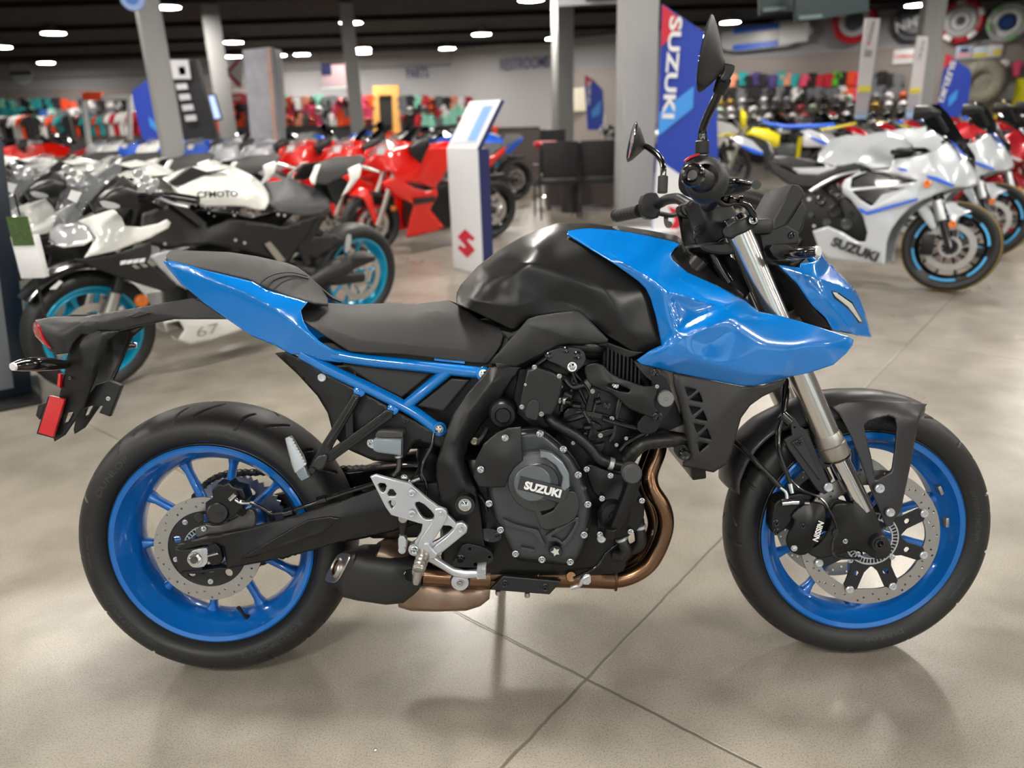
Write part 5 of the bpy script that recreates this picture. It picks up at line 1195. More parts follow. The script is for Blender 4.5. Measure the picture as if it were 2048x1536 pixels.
    b.inputs['Specular IOR Level'].default_value = .45
    bp = N.new('ShaderNodeBump'); bp.inputs['Strength'].default_value = .5; bp.inputs['Distance'].default_value = .002
    K.new(mth('ADD', lm.outputs[0], mth('MULTIPLY', noise(300, 3).outputs['Fac'], .10)), bp.inputs['Height']); K.new(bp.outputs['Normal'], b.inputs['Normal'])
    return m
XL, YB, XR, YF2 = -24.0, 36.0, 26.0, -11.0
bm = bmesh.new(); bm.faces.new([bm.verts.new(v) for v in ((XL-1, YF2, 0), (XR+2, YF2, 0), (XR+2, YB+2, 0), (XL-1, YB+2, 0))])
tag(obj('floor', bm, floor_mat(), None, 0), kind='structure')
tag(obj('ceiling', box(XL-1, XR+2, YF2, YB+2, CEIL, CEIL+.2), BLACKC, None, 0), kind='structure')
for k in range(10):
    tag(obj('trim_%d' % (k+1), box(XL, XR, YF2+3+k*4.2, YF2+3.12+k*4.2, CEIL-.12, CEIL-.01), BLACKC, None, 0), kind='structure')
wb_ = GZ(150, 122, CEIL); wm = GZ(900, 100, CEIL); wr = GZ(1440, 50, CEIL); wr2 = GZ(1900, 9, CEIL)
BY = (wb_.y+wm.y)/2
def wallseg(name, a, b, z0, z1, m, th=.15):
    a, b = Vector((a[0], a[1], 0)), Vector((b[0], b[1], 0)); d = (b-a).normalized(); n = Vector((-d.y, d.x, 0))*th
    bm = bmesh.new(); vs = [bm.verts.new(p+Vector((0, 0, z))) for z in (z0, z1) for p in (a, b, b+n, a+n)]
    for f in ((0, 1, 2, 3), (7, 6, 5, 4), (0, 4, 5, 1), (1, 5, 6, 2), (2, 6, 7, 3), (3, 7, 4, 0)): bm.faces.new([vs[i] for i in f])
    bmesh.ops.recalc_face_normals(bm, faces=bm.faces)
    return tag(obj(name, bm, m, None, 0), kind='structure')
P0 = Vector((XL, BY, 0)); P1 = Vector((wm.x, BY, 0)); dR = Vector((wr2.x-wm.x, wr2.y-wm.y, 0)).normalized(); P2 = P1+dR*26
wallseg('wall_back', P0, P1, 0, CEIL, WALLG); wallseg('wall_right', P1, P2, 0, CEIL, WALLG)
wallseg('wall_left', (XL, YF2), (XL, BY), 0, CEIL, WALLG)
wallseg('wall_east', (P2.x, P2.y), (P2.x, YF2), 0, CEIL, WALLG)
# shop front behind the photographer: unseen piers, with openings added to let daylight in
FW_ = mat('shopfront_wall', 'b8b6b2', .8)
for k, (a, b) in enumerate(((P2.x, 12), (8.6, 7.4), (4.0, 2.8), (-.6, -1.8), (-5.2, -6.4), (-9.8, XL))):
    wallseg('wall_front_%d' % k, (a, YF2+.2), (b, YF2+.2), 0, CEIL, FW_)
wallseg('wall_front_sill', (P2.x, YF2+.2), (XL, YF2+.2), 0, .6, FW_); wallseg('wall_front_lintel', (P2.x, YF2+.2), (XL, YF2+.2), 3.2, CEIL, FW_)
# slat wall on the lower part of both far walls
def slat_mat(name, c):
    m = mat(name, c, .6, spot=.05); nt = m.node_tree; N = nt.nodes
    w = N.new('ShaderNodeTexWave'); w.bands_direction = 'Z'; w.inputs['Scale'].default_value = 3.2; tc = N.new('ShaderNodeTexCoord'); nt.links.new(tc.outputs['Object'], w.inputs['Vector'])
    bp = N.new('ShaderNodeBump'); bp.inputs['Strength'].default_value = .8; bp.inputs['Distance'].default_value = .01; nt.links.new(w.outputs['Fac'], bp.inputs['Height']); nt.links.new(bp.outputs['Normal'], N['Principled BSDF'].inputs['Normal'])
    return m
SLAT = slat_mat('slat_panel', '8e8582')
nR = Vector((dR.y, -dR.x, 0)); 
def onR(px, py, off=0.0):
    """point on the right wall (off metres in front of it) seen at a place of the photo"""
    d = ray(px, py); q = P1+nR*off; t = (q-CAMPOS).dot(nR)/d.dot(nR); return CAMPOS+d*t
zs = onR(1500, 117).z
wallseg('wall_right_slats', P1+nR*.16+dR*5.0, P2+nR*.16, 0, zs, SLAT, -.08)
wallseg('wall_back_slats', Vector((XL, BY-.16, 0)), Vector((-9.5, BY-.16, 0)), 0, D(150, 178, BY).z, SLAT, -.06)
wallseg('trim_20', P1+nR*.20+dR*5.0, P2+nR*.20, zs, zs+.06, WALLG, -.08)
tag(obj('trim_21', box(XL, P1.x, BY-.12, BY, D(700, 138, BY).z, D(700, 138, BY).z+.05), WALLD, None, 0), kind='structure')
# columns
def column(name, cx, cy, w, rz=0.0):
    o = tag(obj(name, box(-w/2, w/2, -w/2, w/2, 0, CEIL, .01), COLM, None, 30), kind='structure'); o.location = (cx, cy, 0); o.rotation_euler = (0, 0, rz); return o
a = G(1239, 447); d_ = (1308-1245)/FPX*(a-CAMPOS).dot(FW)
column('column_1', a.x+d_*.5, a.y+d_*.5+.0, d_, .12)
v = D(1126, 200, 17.5); column('column_2', v.x, 17.5, .40, .3)
v = D(319, 150, 9.5); column('column_3', v.x, 9.5, .275, .62)
v = D(445, 190, 18.5); column('column_4', v.x, 18.5, .40, .4)
v = D(1862, 50, 14.0); column('column_5', v.x, 14.0, .36, -.2)
v = D(705, 150, 19.0); column('column_6', v.x, 19.0, .34, .2)
# ---------------- lamps
LAMPM = mat('lamp_lens', 'fff8ee', .5, emit=80.0)
LAMPH = mat('lamp_housing', '9a9a9a', .5, .3)
def lamp(x, y, z=3.78):
    t = empty('ceiling_light', 'round glowing high bay light hanging under the black ceiling', 'light', (x, y, z), group='round high bay lights under the ceiling')
    if not _lm:
        _lm['h'] = lathe([(0, .16), (.07, .16), (.11, .10), (.30, .03), (.31, -.01), (.295, -.012)], 28, axis='Z'); me = bpy.data.meshes.new('housing'); _lm['h'].to_mesh(me); _lm['h'].free(); me.materials.append(LAMPH); me.shade_smooth(); _lm['h'] = me
        b_ = lathe([(.0, -.012), (.292, -.012), (.294, -.008), (0, -.006)], 28, axis='Z'); me = bpy.data.meshes.new('lens'); b_.to_mesh(me); b_.free(); me.materials.append(LAMPM); _lm['l'] = me
    for n, me in (('housing', _lm['h']), ('lens', _lm['l'])):
        o = bpy.data.objects.new(n, me); COL.objects.link(o); o.parent = t
    o = bpy.data.objects.new('hanger', _rod()); COL.objects.link(o); o.parent = t
_lm = {}
def _rod():
    if 'r' not in _lm:
        b_ = cyl((0, 0, .15), (0, 0, .24), .012, 8); me = bpy.data.meshes.new('hanger'); b_.to_mesh(me); b_.free(); me.materials.append(LAMPH); _lm['r'] = me
    return _lm['r']
for px, py in ((702, 46), (725, 98), (762, 122), (588, 141), (571, 115), (467, 85), (963, 69), (920, 108), (107, 67), (158, 134), (1153, 84), (1062, 0), (1470, 48), (1835, 12), (333, 15), (733, 150), (2, 95)):
    q = G(px, py, 3.77); q.y = min(q.y, BY-2.6); w_d = (q-P1).dot(nR); q = q+nR*max(0, 2.6-w_d); lamp(q.x, q.y)
for x in (-9, -4.6, -.2, 4.4, 9.0):
    for y in (-7.5, -3.4, .9, 5.3, 9.7): lamp(x+.35*(1 if int(y*10) % 2 else -1), y)
for x in (-13.5, 13): 
    for y in (1, 9.7): lamp(x, y)
w = bpy.data.worlds.new('daylight'); SC.world = w; w.use_nodes = True
bg = w.node_tree.nodes['Background']; sk = w.node_tree.nodes.new('ShaderNodeTexSky'); sk.sky_type = 'NISHITA'; sk.sun_disc = False; sk.sun_elevation = .7
w.node_tree.links.new(sk.outputs[0], bg.inputs[0]); bg.inputs[1].default_value = .12
SC.view_settings.view_transform = 'Standard'; SC.view_settings.look = 'None'; SC.view_settings.gamma = 1; SC.view_settings.use_curve_mapping = False
SC.view_settings.exposure = EXPO = 1.0
SC.cycles.use_denoising = True
SC.cycles.max_bounces = 8; SC.cycles.sample_clamp_indirect = 6
# ---------------- flat panels standing in the room, each at its own distance
def pan(name, pts, Y, th, m, parent=None, rz=0.0, label=None):
    """pts: photo places; panel stands upright in the plane through Y"""
    q = [D(x, y, Y) for x, y in pts]
    me = fill2d([[(v.x, v.z) for v in q]], th, .002)
    for v in me.vertices: x, z, h = v.co; v.co = (x, Y+th/2-h, z)
    return obj(name, me, m, parent, 30, label)
def root(name, label, cat, group=None): return empty(name, label, cat, group=group)
def pan_text(name, s, px, py, Y, m, parent, wpx, hpx, rot=0.0, bold=.02, off=.012, ext=.001):
    """writing on a panel in the plane Y; wpx = length along the line, hpx = capital height"""
    o = D(px, py, Y); k = (o-CAMPOS).dot(FW)/FPX
    me = text_mesh(s, 1, bold, 1, 0)
    xs = [v.co.x for v in me.vertices]; ys = [v.co.y for v in me.vertices]
    sx = wpx*k/(max(xs)-min(xs)); sy = hpx*k/(max(ys)-min(ys)); mx_, my_ = (max(xs)+min(xs))/2, (max(ys)+min(ys))/2
    cu = math.cos(rot); su = math.sin(rot)
    for v in me.vertices:
        x, y = (v.co.x-mx_)*sx, (v.co.y-my_)*sy
        v.co = (o.x+x*cu-y*su, Y-off, o.z+x*su+y*cu)
    return obj(name, me, m, parent, 0)
def suzuki_banner(Y, P, lab, txt):
    r = root('banner_stand', lab, 'banner')
    p = pan('panel', P['panel'], Y, .03, BANB, r)
    q = D(P['panel'][len(P['panel'])//2+1][0], P['panel'][len(P['panel'])//2+1][1], Y)
    obj('post', box(-.025, .025, 0, .03, 0, q.z+.3), WHITEP, r).location = (q.x+.03, Y+.02, 0); obj('foot', box(-.25, .25, -.18, .18, 0, .02, .004), WHITEP, r).location = (q.x, Y, 0)
    pan('red_tip', P['red'], Y-.018, .004, BRED, r); pan('light_blue_band', P['sky'], Y-.018, .004, SKYB, r)
    if 'white' in P: pan('white_base', P['white'], Y-.018, .004, WHITEP, r)
    if 'mark' in P: pan('emblem', P['mark'], Y-.022, .004, BRED, r)
    x, y, w_, h_, rt_ = txt
    pan_text('banner_lettering', 'SUZUKI', x, y, Y-.02, WHITEP, r, w_, h_, rt_, .03, .004)
    return r
BYc = G(1325, 452).y-.35
suzuki_banner(BYc, {'panel': [(1325, 8), (1428, 78), (1434, 200), (1440, 480), (1302, 480), (1316, 270)], 'red': [(1325, 9), (1366, 41), (1356, 62), (1322, 94)], 'sky': [(1388, 172), (1386, 216), (1317, 272), (1318, 226)],
    'white': [(1314, 318), (1358, 348), (1440, 400), (1440, 478), (1303, 478)], 'mark': [(1335, 412), (1385, 428), (1360, 436), (1370, 448), (1330, 470), (1350, 440)]}, 'tall blue banner panel reading SUZUKI beside the grey column', (1344, 137, 188, 25, -PI/2-.045))
suzuki_banner(11.5, {'panel': [(319, 136), (296, 158), (263, 182), (265, 200), (283, 272), (300, 300), (365, 300), (341, 210)], 'red': [(319, 137), (296, 157), (305, 158), (323, 158)], 'sky': [(297, 232), (325, 262), (318, 268), (300, 252)]}, 'blue banner panel reading SUZUKI at the left column', (330, 212, 96, 14, -PI/2+.2))
suzuki_banner(15.5, {'panel': [(1170, 150), (1187, 160), (1206, 180), (1208, 215), (1205, 260), (1175, 260), (1170, 180)], 'red': [(1171, 151), (1186, 161), (1176, 172), (1171, 174)], 'sky': [(1183, 222), (1203, 198), (1200, 228), (1184, 236)]}, 'small far blue banner panel reading SUZUKI past the desks', (1178, 186, 44, 7, -PI/2-.05))
suzuki_banner(12.6, {'panel': [(1908, 118), (1940, 138), (1943, 150), (1936, 215), (1900, 250), (1872, 250), (1875, 215), (1890, 130)], 'red': [(1892, 106), (1908, 116), (1900, 125), (1887, 140)], 'sky': [(1898, 194), (1916, 178), (1913, 198), (1896, 215)]}, 'blue banner panel reading SUZUKI above the red sport motorcycles', (1894, 163, 76, 12, -PI/2-.17))
# kiosk with the emblem
a, b_ = G(907, 536), G(965, 549)
u = (b_-a); wK = u.length; u.normalize(); n = Vector((u.y, -u.x, 0)); Tm = Matrix((u, -n, Vector((0, 0, 1)))).transposed().to_4x4(); Tm.translation = a
def kz(px, py):   # height of a place on the kiosk front plane
    d = ray(px, py); t = (a-CAMPOS).dot(n)/d.dot(n); return (CAMPOS+d*t)
zt = kz(896, 297).z
k = root('kiosk', 'white floor kiosk with slanted sign top and red emblem near its foot', 'kiosk'); k.matrix_world = Tm
obj('body', box(0, wK, 0, .11, 0.0, zt, .004), WHITEP, k); obj('edge', box(wK, wK+.012, .012, .11, 0, zt), NAVY, k)
bm = bmesh.new()
for z0, m_, nm in ((0, WHITEP, 'sign_board'),):
    bt = box(0, wK, 0, .03, 0, .44, .003); bmesh.ops.transform(bt, matrix=Matrix.Translation((0, 0, zt)) @ Matrix.Rotation(-.62, 4, 'X'), verts=bt.verts); sg = obj(nm, bt, m_, k)
    bt = box(.04, wK-.04, -.004, 0, .05, .40); bmesh.ops.transform(bt, matrix=Matrix.Translation((0, 0, zt)) @ Matrix.Rotation(-.62, 4, 'X'), verts=bt.verts); obj('sheet', bt, mat('printed_sheet', 'c8ccd6', .4), sg)
    bt = box(wK*.58, wK-.06, -.007, -.004, .07, .38); bmesh.ops.transform(bt, matrix=Matrix.Translation((0, 0, zt)) @ Matrix.Rotation(-.62, 4, 'X'), verts=bt.verts); obj('blue_sheet', bt, mat('printed_blue', '7fa8e0', .4), sg)
    bt = box(wK, wK+.012, 0, .03, 0, .44); bmesh.ops.transform(bt, matrix=Matrix.Translation((0, 0, zt)) @ Matrix.Rotation(-.62, 4, 'X'), verts=bt.verts); obj('edge', bt, NAVY, sg)
bm.free()
EM = [(325, 1043), (405, 1118), (384, 1140), (358, 1118), (340, 1135), (405, 1212), (343, 1275), (265, 1195), (288, 1172), (318, 1198), (333, 1185), (265, 1105)]
q = []
for x, y in EM:
    px, py = 850+x/4.04, 200+y/4.04; w3 = kz(px, py); lq = Tm.inverted() @ w3; q.append((lq.x, lq.z))
me = fill2d([q], .004, .0002)
for v in me.vertices: x, z, h = v.co; v.co = (x, -.003-h, z)
obj('emblem', me, BRED, k, 0, 'red maker emblem')
# ================================================================ the other motorcycles
def frame(left, right, lean):
    """local frame on the floor: origin under the wheel at the left, x towards the other wheel, near side is -y"""
    a, b = Vector(left), Vector(right); u = (b-a).normalized(); z = Vector((0, 0, 1)); y = z.cross(u)
    Mx = Matrix((u, y, z)).transposed().to_4x4(); Mx.translation = a
    return Mx @ Matrix.Translation((0, 0, .07*(1-math.cos(lean)))) @ Matrix.Rotation(lean, 4, 'X'), (b-a).length
WPRI = mat('pearl_white_paint', 'e2e4e0', .22, 0, .8)
WSUZ = mat('silver_white_paint', 'cdd2d8', .25, .25, .8)
REDP = mat('bright_red_paint', 'e21608', .25, 0, .9)
REDC = mat('candy_red_paint', 'a3101e', .25, .3, .9)
CYAN = mat('cyan_rim_paint', '0a9ac0', .3, .3, .7)
BLKR = mat('black_rim_paint', '0f0f10', .3, .1, .4)
REDRM = mat('red_rim_paint', '8e1a28', .35, .2, .4)
TAPE = mat('light_blue_rim_tape', '4aa6dc', .4)
BSTR = mat('blue_stripe', '1d5fd8', .35)
AMB = mat('amber_reflector', 'e0741a', .3, 0, .5)
SMOKE = mat('smoke_windscreen', '8a8e92', .05, 0, .4, alpha=.22)
DISCM = mat('bright_disc_steel', 'c4c2be', .3, .8, spot=.3, sscale=60)
DKS = mat('dark_windscreen', '101214', .08, 0, .8)
SEATG = mat('grey_seat', '4a4b4e', .5, 0, bump=.3, bscale=900)
CLEAR = mat('clear_headlight', 'b9bcbe', .08, .2, .8)
MAG = mat('magenta_plastic', 'c8205a', .4)
YEL = mat('yellow_plastic', 'dccb10', .35, 0, .3)
SILB = mat('silver_bodywork', 'b9bcc2', .3, .4, .6)
BLU2 = mat('mid_blue_bodywork', '1458d0', .3, .1, .7)
OCH = mat('ochre_tyre_line', '86702a', .6)
_wm = {}
def wheel(x, R0, hw, rimm, parent, name, tape=False, line=False, disc=True, seg=72):
    r = bpy.data.objects.new(name, None); COL.objects.link(r); r.parent = parent; r.location = (x, 0, R0)
    key = (R0, hw)
    if key not in _wm:
        rf = .232
        pr = tyre_prof(R0, hw, rf-.004, hw-.02)[::4]
        def mk(bm, m): me = bpy.data.meshes.new('w'); bm.to_mesh(me); bm.free(); me.materials.append(m); me.shade_smooth(); me.set_sharp_from_angle(angle=R(40)); return me
        _wm[key] = dict(t=mk(lathe(pr, seg), RUBBER), r=mk(join([lathe(rim_prof(rf, hw-.02), seg, closed=True)]+[spoke(k*PI/5, .03, rf-.04, .011, .008, 0, 0, .012) for k in range(10)]+[lathe([(.01, -.05), (.04, -.05), (.045, .05), (.01, .05)], 20)]), rimm),
            d=mk(join([lathe([(.115, -hw-.0), (.155, -hw-.0), (.155, -hw+.005), (.115, -hw+.005)], 60, closed=True), lathe([(.05, -hw), (.07, -hw), (.07, -hw+.005), (.05, -hw+.005)], 40, closed=True)]+[cyl((.068*math.cos(k*PI/3), -hw+.003, .068*math.sin(k*PI/3)), (.12*math.cos(k*PI/3+.25), -hw+.003, .12*math.sin(k*PI/3+.25)), .005, 6) for k in range(6)]), DISCM))
    w_ = _wm[key]
    def add(n, me, m=None, p=r):
        o = bpy.data.objects.new(n, me); COL.objects.link(o); o.parent = p
        if m is not None and me.materials[0] != m: o.material_slots[0].link = 'OBJECT'; o.material_slots[0].material = m
        return o
    add('tyre', w_['t']); add('rim', w_['r'], rimm)
    if disc: add('brake_disc', w_['d'])
    if tape:
        bms = []
        for k in range(6):
            a0, a1 = k*PI/3+.1, k*PI/3+.82; P = [(math.cos(a0+(a1-a0)*i/12), math.sin(a0+(a1-a0)*i/12)) for i in range(13)]
            lp = [(.228*x, .228*y) for x, y in P]+[(.212*x, .212*y) for x, y in reversed(P)]
            me = fill2d([lp], .003, .0002)
            for v in me.vertices: X, Z, h = v.co; v.co = (X, -hw+.013-h, Z)
            q = bmesh.new(); q.from_mesh(me); bms.append(q)
        for i, q in enumerate(bms): obj('rim_tape', q, TAPE, r, 0)
    if line: obj('tyre_line', lathe([(R0-.012, -hw+.005), (R0-.006, -hw+.010), (R0-.006, -hw+.014), (R0-.013, -hw+.004)], seg, closed=True), OCH, r)
    return r
def setf(Mx): CUR[0] = Mx.inverted()
def clone(src, Mx, label, group, remap=None, skip=()):
    """the same machine again with its own paint"""
    def cp(o, par):
        c = o.copy(); COL.objects.link(c); c.parent = par
        if remap and c.type == 'MESH':
            for s in c.material_slots:
                if s.material and s.material.name in remap: m = remap[s.material.name]; s.link = 'OBJECT'; s.material = m
        for ch in o.children:
            if ch.name.split('.')[0] not in skip: cp(ch, c)
        return c
    c = cp(src, None); c.matrix_world = Mx; tag(c, label, 'motorcycle', group)
    return c
# ---------------- white sport motorcycle at the left, seen from its left side
F1, WB1 = frame(G(205, 776), G(708, 640), R(6))
setf(F1); cf = empty('motorcycle', 'white sport motorcycle with cyan wheels and CFMOTO on its tank, behind the blue one', 'motorcycle', group='white sport motorcycles at the left'); cf.matrix_world = F1
wheel(0, .30, .06, CYAN, cf, 'front_wheel'); wheel(WB1, .315, .088, CYAN, cf, 'rear_wheel')
for s in (1, -1):
    obj('fork_tube', tube([(0.02, s*.1, .29), (.17, s*.1, .66), (.27, s*.1, .90)], .024, 14, 2), PLAST, cf); obj('fork_slider', cyl((0.0, s*.1, .27), (.10, s*.1, .50), .028), STEEL, cf)
relief('fuel_tank', 10, [(268, 452, 60), (330, 425, 10), (500, 366, 0), (620, 338, 0), (760, 362, 0), (900, 425, 0), (985, 490, 20), (1028, 560, 60), (1035, 625, 110), (1000, 678, 140), (930, 675, 150), (860, 655, 160), (760, 650, 165), (570, 658, 160), (440, 600, 140), (352, 550, 110), (330, 500, 90)],
    [(700, 520, 170), (900, 560, 150), (600, 430, 110), (800, 430, 90), (640, 580, 172)], WPRI, cf, 4, 5, creases=[[(370, 520, 130), (560, 430, 125), (740, 400, 90), (900, 480, 100)], [(380, 560, 140), (560, 610, 170), (720, 590, 172), (860, 600, 165), (1000, 640, 125)]])
plate('tank_cover', 10, [(322, 480), (480, 372), (600, 410), (735, 392), (560, 428), (400, 500), (352, 505)], 128, 100, PLAST2, cf)
o0 = L(10, 664, 568, 194); a_, b_ = L(10, 590, 572, 192), L(10, 745, 566, 190)
flat_text('tank_lettering', 'CFMOTO', basis(o0, b_-a_, (0, -1, 0)), PLAST, cf, .042, .001, 1.25)
relief('rider_seat', 10, [(1032, 640, 120), (1035, 560, 60), (1000, 480, 0), (1090, 470, 0), (1180, 448, 0), (1290, 500, 0), (1420, 530, 0), (1470, 580, 20), (1468, 660, 90), (1400, 712, 130), (1280, 720, 150), (1100, 695, 150)], [(1200, 600, 130), (1350, 610, 110), (1200, 520, 60)], SEATG, cf, 5, 6, creases=[[(1040, 620, 130), (1200, 655, 150), (1380, 645, 130), (1455, 600, 70)]])
relief('pillion_seat', 10, [(1350, 365, 50), (1400, 330, 0), (1500, 300, 0), (1690, 284, 0), (1722, 310, 20), (1700, 350, 60), (1560, 440, 100), (1440, 500, 110), (1350, 485, 100)], [(1500, 380, 80)], SEATM, cf, 5, 6)
relief('seat_side', 10, [(1320, 450, 100), (1360, 355, 60), (1400, 350, 60), (1370, 430, 110), (1360, 500, 120), (1335, 490, 120)], [], WPRI, cf, 4, 6)
relief('tail_panel', 10, [(1595, 385, 90), (1680, 348, 60), (1822, 398, 20), (1818, 414, 25), (1695, 372, 70), (1680, 440, 100), (1600, 540, 110), (1545, 588, 110), (1560, 560, 110), (1610, 465, 105)], [], WPRI, cf, 4, 5)
plate('tail_frame', 10, [(1440, 500), (1560, 450), (1600, 480), (1560, 560), (1520, 640), (1480, 600)], 70, -70, PLAST, cf)
relief('upper_fairing', 9, [(440, 462, 120), (540, 425, 140), (645, 392, 160), (690, 440, 200), (712, 488, 220), (800, 495, 230), (900, 475, 230), (950, 452, 230), (972, 470, 230), (960, 500, 230), (850, 560, 240), (660, 630, 225), (478, 670, 190), (520, 600, 180), (540, 560, 160), (500, 500, 130)], [(620, 520, 210)], WPRI, cf, 4, 5, creases=[[(500, 640, 200), (720, 560, 236), (900, 520, 240)]])
relief('headlight', 9, [(280, 560, 0), (285, 520, 0), (330, 480, 30), (440, 468, 110), (500, 505, 140), (535, 560, 165), (470, 595, 150), (380, 600, 90), (310, 595, 30)], [(400, 540, 100)], CLEAR, cf, 4, 6)
relief('headlight_trim', 9, [(310, 596, 35), (470, 570, 150), (540, 562, 170), (475, 600, 155), (360, 612, 80)], [], WPRI, cf, 4, 6)
relief('windscreen', 9, [(285, 540, 0), (300, 470, 0), (360, 350, 0), (440, 240, 0), (540, 130, 0), (620, 85, 0), (700, 95, 60), (690, 180, 110), (600, 250, 130), (500, 360, 150), (440, 460, 130), (360, 520, 60)], [(480, 280, 90)], SMOKE, cf, 3, 8)
plate('price_card', 9, [(408, 285), (466, 300), (436, 360), (385, 335)], 120, 116, WHITEP, cf)
relief('nose_panel', 9, [(500, 360, 60), (620, 260, 60), (700, 200, 40), (780, 260, 60), (770, 380, 100), (700, 470, 140), (650, 390, 130), (540, 420, 110)], [], PLAST, cf, 60, 8)
tloft(9, [(565, 330, 570, 380, 300, 240), (610, 290, 620, 392, 310, 230), (700, 262, 720, 392, 300, 220), (770, 285, 775, 390, 260, 220)], PLAST, 'mirror_signal', cf, .6)
plate('signal_lens', 9, [(562, 340), (680, 362), (685, 392), (590, 390)], 312, 300, CLEAR, cf, rnd=1)
relief('lower_fairing', 9, [(420, 680, 160), (520, 675, 180), (640, 655, 215), (860, 578, 240), (862, 640, 230), (838, 695, 228), (1000, 815, 210), (1000, 840, 200), (930, 862, 190), (860, 840, 190), (700, 790, 180), (500, 715, 160)], [(760, 700, 230)], PLAST2, cf, 4, 6)
for k in range(3): plate('fairing_stripe', 9, [(750+k*45, 715-k*8), (775+k*45, 710-k*8), (800+k*45, 728-k*8), (775+k*45, 735-k*8)], 236, 232, STEEL, cf)
for k in range(4): plate('fairing_mark', 9, [(688+k*36, 690-k*4), (720+k*36, 684-k*4), (714+k*36, 706-k*4), (684+k*36, 712-k*4)], 238, 233, WHITEP, cf)
relief('side_fairing', 9, [(840, 665, 222), (950, 630, 230), (1100, 640, 220), (1150, 740, 200), (1060, 850, 190), (1000, 820, 205)], [], SILB, cf, 4, 7)
relief('belly_fairing', 9, [(930, 1035, 140), (985, 1025, 150), (1000, 940, 160), (1180, 930, 170), (1400, 960, 180), (1560, 1000, 180), (1400, 1075, 170), (1200, 1140, 150), (1080, 1165, 130), (990, 1130, 120), (945, 1080, 120)], [(1200, 1040, 175)], WPRI, cf, 4, 7, holes=[[(945, 1045), (1020, 1030), (1050, 1080), (1010, 1140), (960, 1100)]])
o0 = L(9, 1180, 1085, 184)
flat_text('fairing_lettering', '67', basis(o0, L(9, 1290, 1055, 184)-L(9, 1070, 1110, 184), (0, -1, 0)), STEEL, cf, .075, .0, 1.7)
obj('engine', box(.42, .98, -.14, .14, .2, .62, .04), ENGK, cf)
relief('frame_side', 10, [(120, 700, 150), (330, 640, 150), (600, 800, 150), (760, 740, 150), (1000, 770, 150), (1120, 800, 150), (1300, 740, 140), (1470, 680, 130), (1500, 660, 130), (1380, 790, 140), (1250, 930, 150), (1170, 1060, 150), (900, 980, 170), (600, 920, 180), (300, 960, 190), (100, 900, 200)], [(700, 860, 190)], PLAST, cf, 6, 9)
plate('frame_mark', 10, [(1000, 925), (1040, 905), (1150, 1040), (1100, 1060)], 175, 165, STEEL, cf); plate('tank_bracket', 10, [(330, 640), (420, 640), (590, 780), (540, 800)], 175, 150, PLAST2, cf)
obj('swingarm', tube([(WB1, -.11, .31), (WB1-.25, -.12, .35), (WB1-.5, -.1, .42)], [.03, .045, .06], 14, 5, flat=.6), PLAST, cf)
obj('swingarm', tube([(WB1, .11, .31), (WB1-.25, .12, .35), (WB1-.5, .1, .42)], [.03, .045, .06], 14, 5, flat=.6), PLAST, cf)
relief('chain_cover', 10, [(1380, 1100, 140), (1470, 1040, 140), (1560, 1010, 140), (1790, 1010, 130), (1790, 1040, 130), (1640, 1100, 140), (1500, 1200, 140), (1330, 1190, 140)], [], PLAST, cf, 5, 7)
obj('exhaust', tube([(WB1-.45, -.12, .34), (WB1-.3, -.15, .40), (WB1-.15, -.17, .44)], [.035, .05, .04], 18, 5), PLAST2, cf)
relief('rear_hugger', 10, [(1250, 930, 100), (1350, 870, 100), (1500, 850, 90), (1560, 900, 90), (1480, 960, 95), (1380, 1030, 100), (1260, 1020, 100)], [], PLAST2, cf, 5, 8)
plate('pillion_peg', 10, [(1600, 850), (1622, 860), (1610, 960), (1580, 990), (1570, 960)], 170, 155, SILV, cf, rnd=1)
plate('peg_hanger', 10, [(1400, 720), (1440, 720), (1300, 960), (1330, 1060), (1290, 1080), (1240, 950)], 150, 140, PLAST, cf)
obj('front_fender', join([loft([(Vector((.33*math.cos(a), 0, .30+.33*math.sin(a))), Vector((math.cos(a), 0, math.sin(a)))*.012, Vector((0, .07, 0)), .8) for a in [PI*.28+PI*.5*k/10 for k in range(11)]], None, None, None, 14)]), GLOSSK, cf)
plate('fender_mark', 9, [(285, 850), (340, 800), (358, 808), (320, 850)], 70, 60, WHITEP, cf)
for s in (1, -1):
    obj('handlebar', tube([(.28, s*.08, .93), (.36, s*.2, .94), (.44, s*.33, .93)], .014, 12, 4), GLOSSK, cf); obj('grip', tube([(.37, s*.23, .94), (.44, s*.34, .93)], .018, 12, 4), GLOSSK, cf)
    obj('lever', tube([(.33, s*.2, .93), (.34, s*.28, .92), (.38, s*.36, .91)], .008, 8, 4), SILV, cf)
for x, y in ((60, 400), (110, 440), (150, 520), (180, 470), (210, 555), (90, 500)): plate('clip_on_part', 10, [(x, y), (x+60, y-25), (x+75, y+30), (x+20, y+55)], 200-x/3, 180-x/3, SILV, cf, rnd=1, bev=.004)
bolt(9, 805, 915, 130, 32, cf, AMB, 'amber_reflector', 'pan')
rnd_ = random.Random(4)
for k in range(16): bolt(10, rnd_.uniform(500, 950), rnd_.uniform(655, 740), 165, rnd_.uniform(3, 6), cf, SILV, 'frame_bolt', 'pan')
for x, y in ((790, 895), (855, 915), (285, 920), (1095, 712), (1140, 718)): bolt(10, x, y, 195, 8, cf, SILV, 'frame_bolt', 'pan')
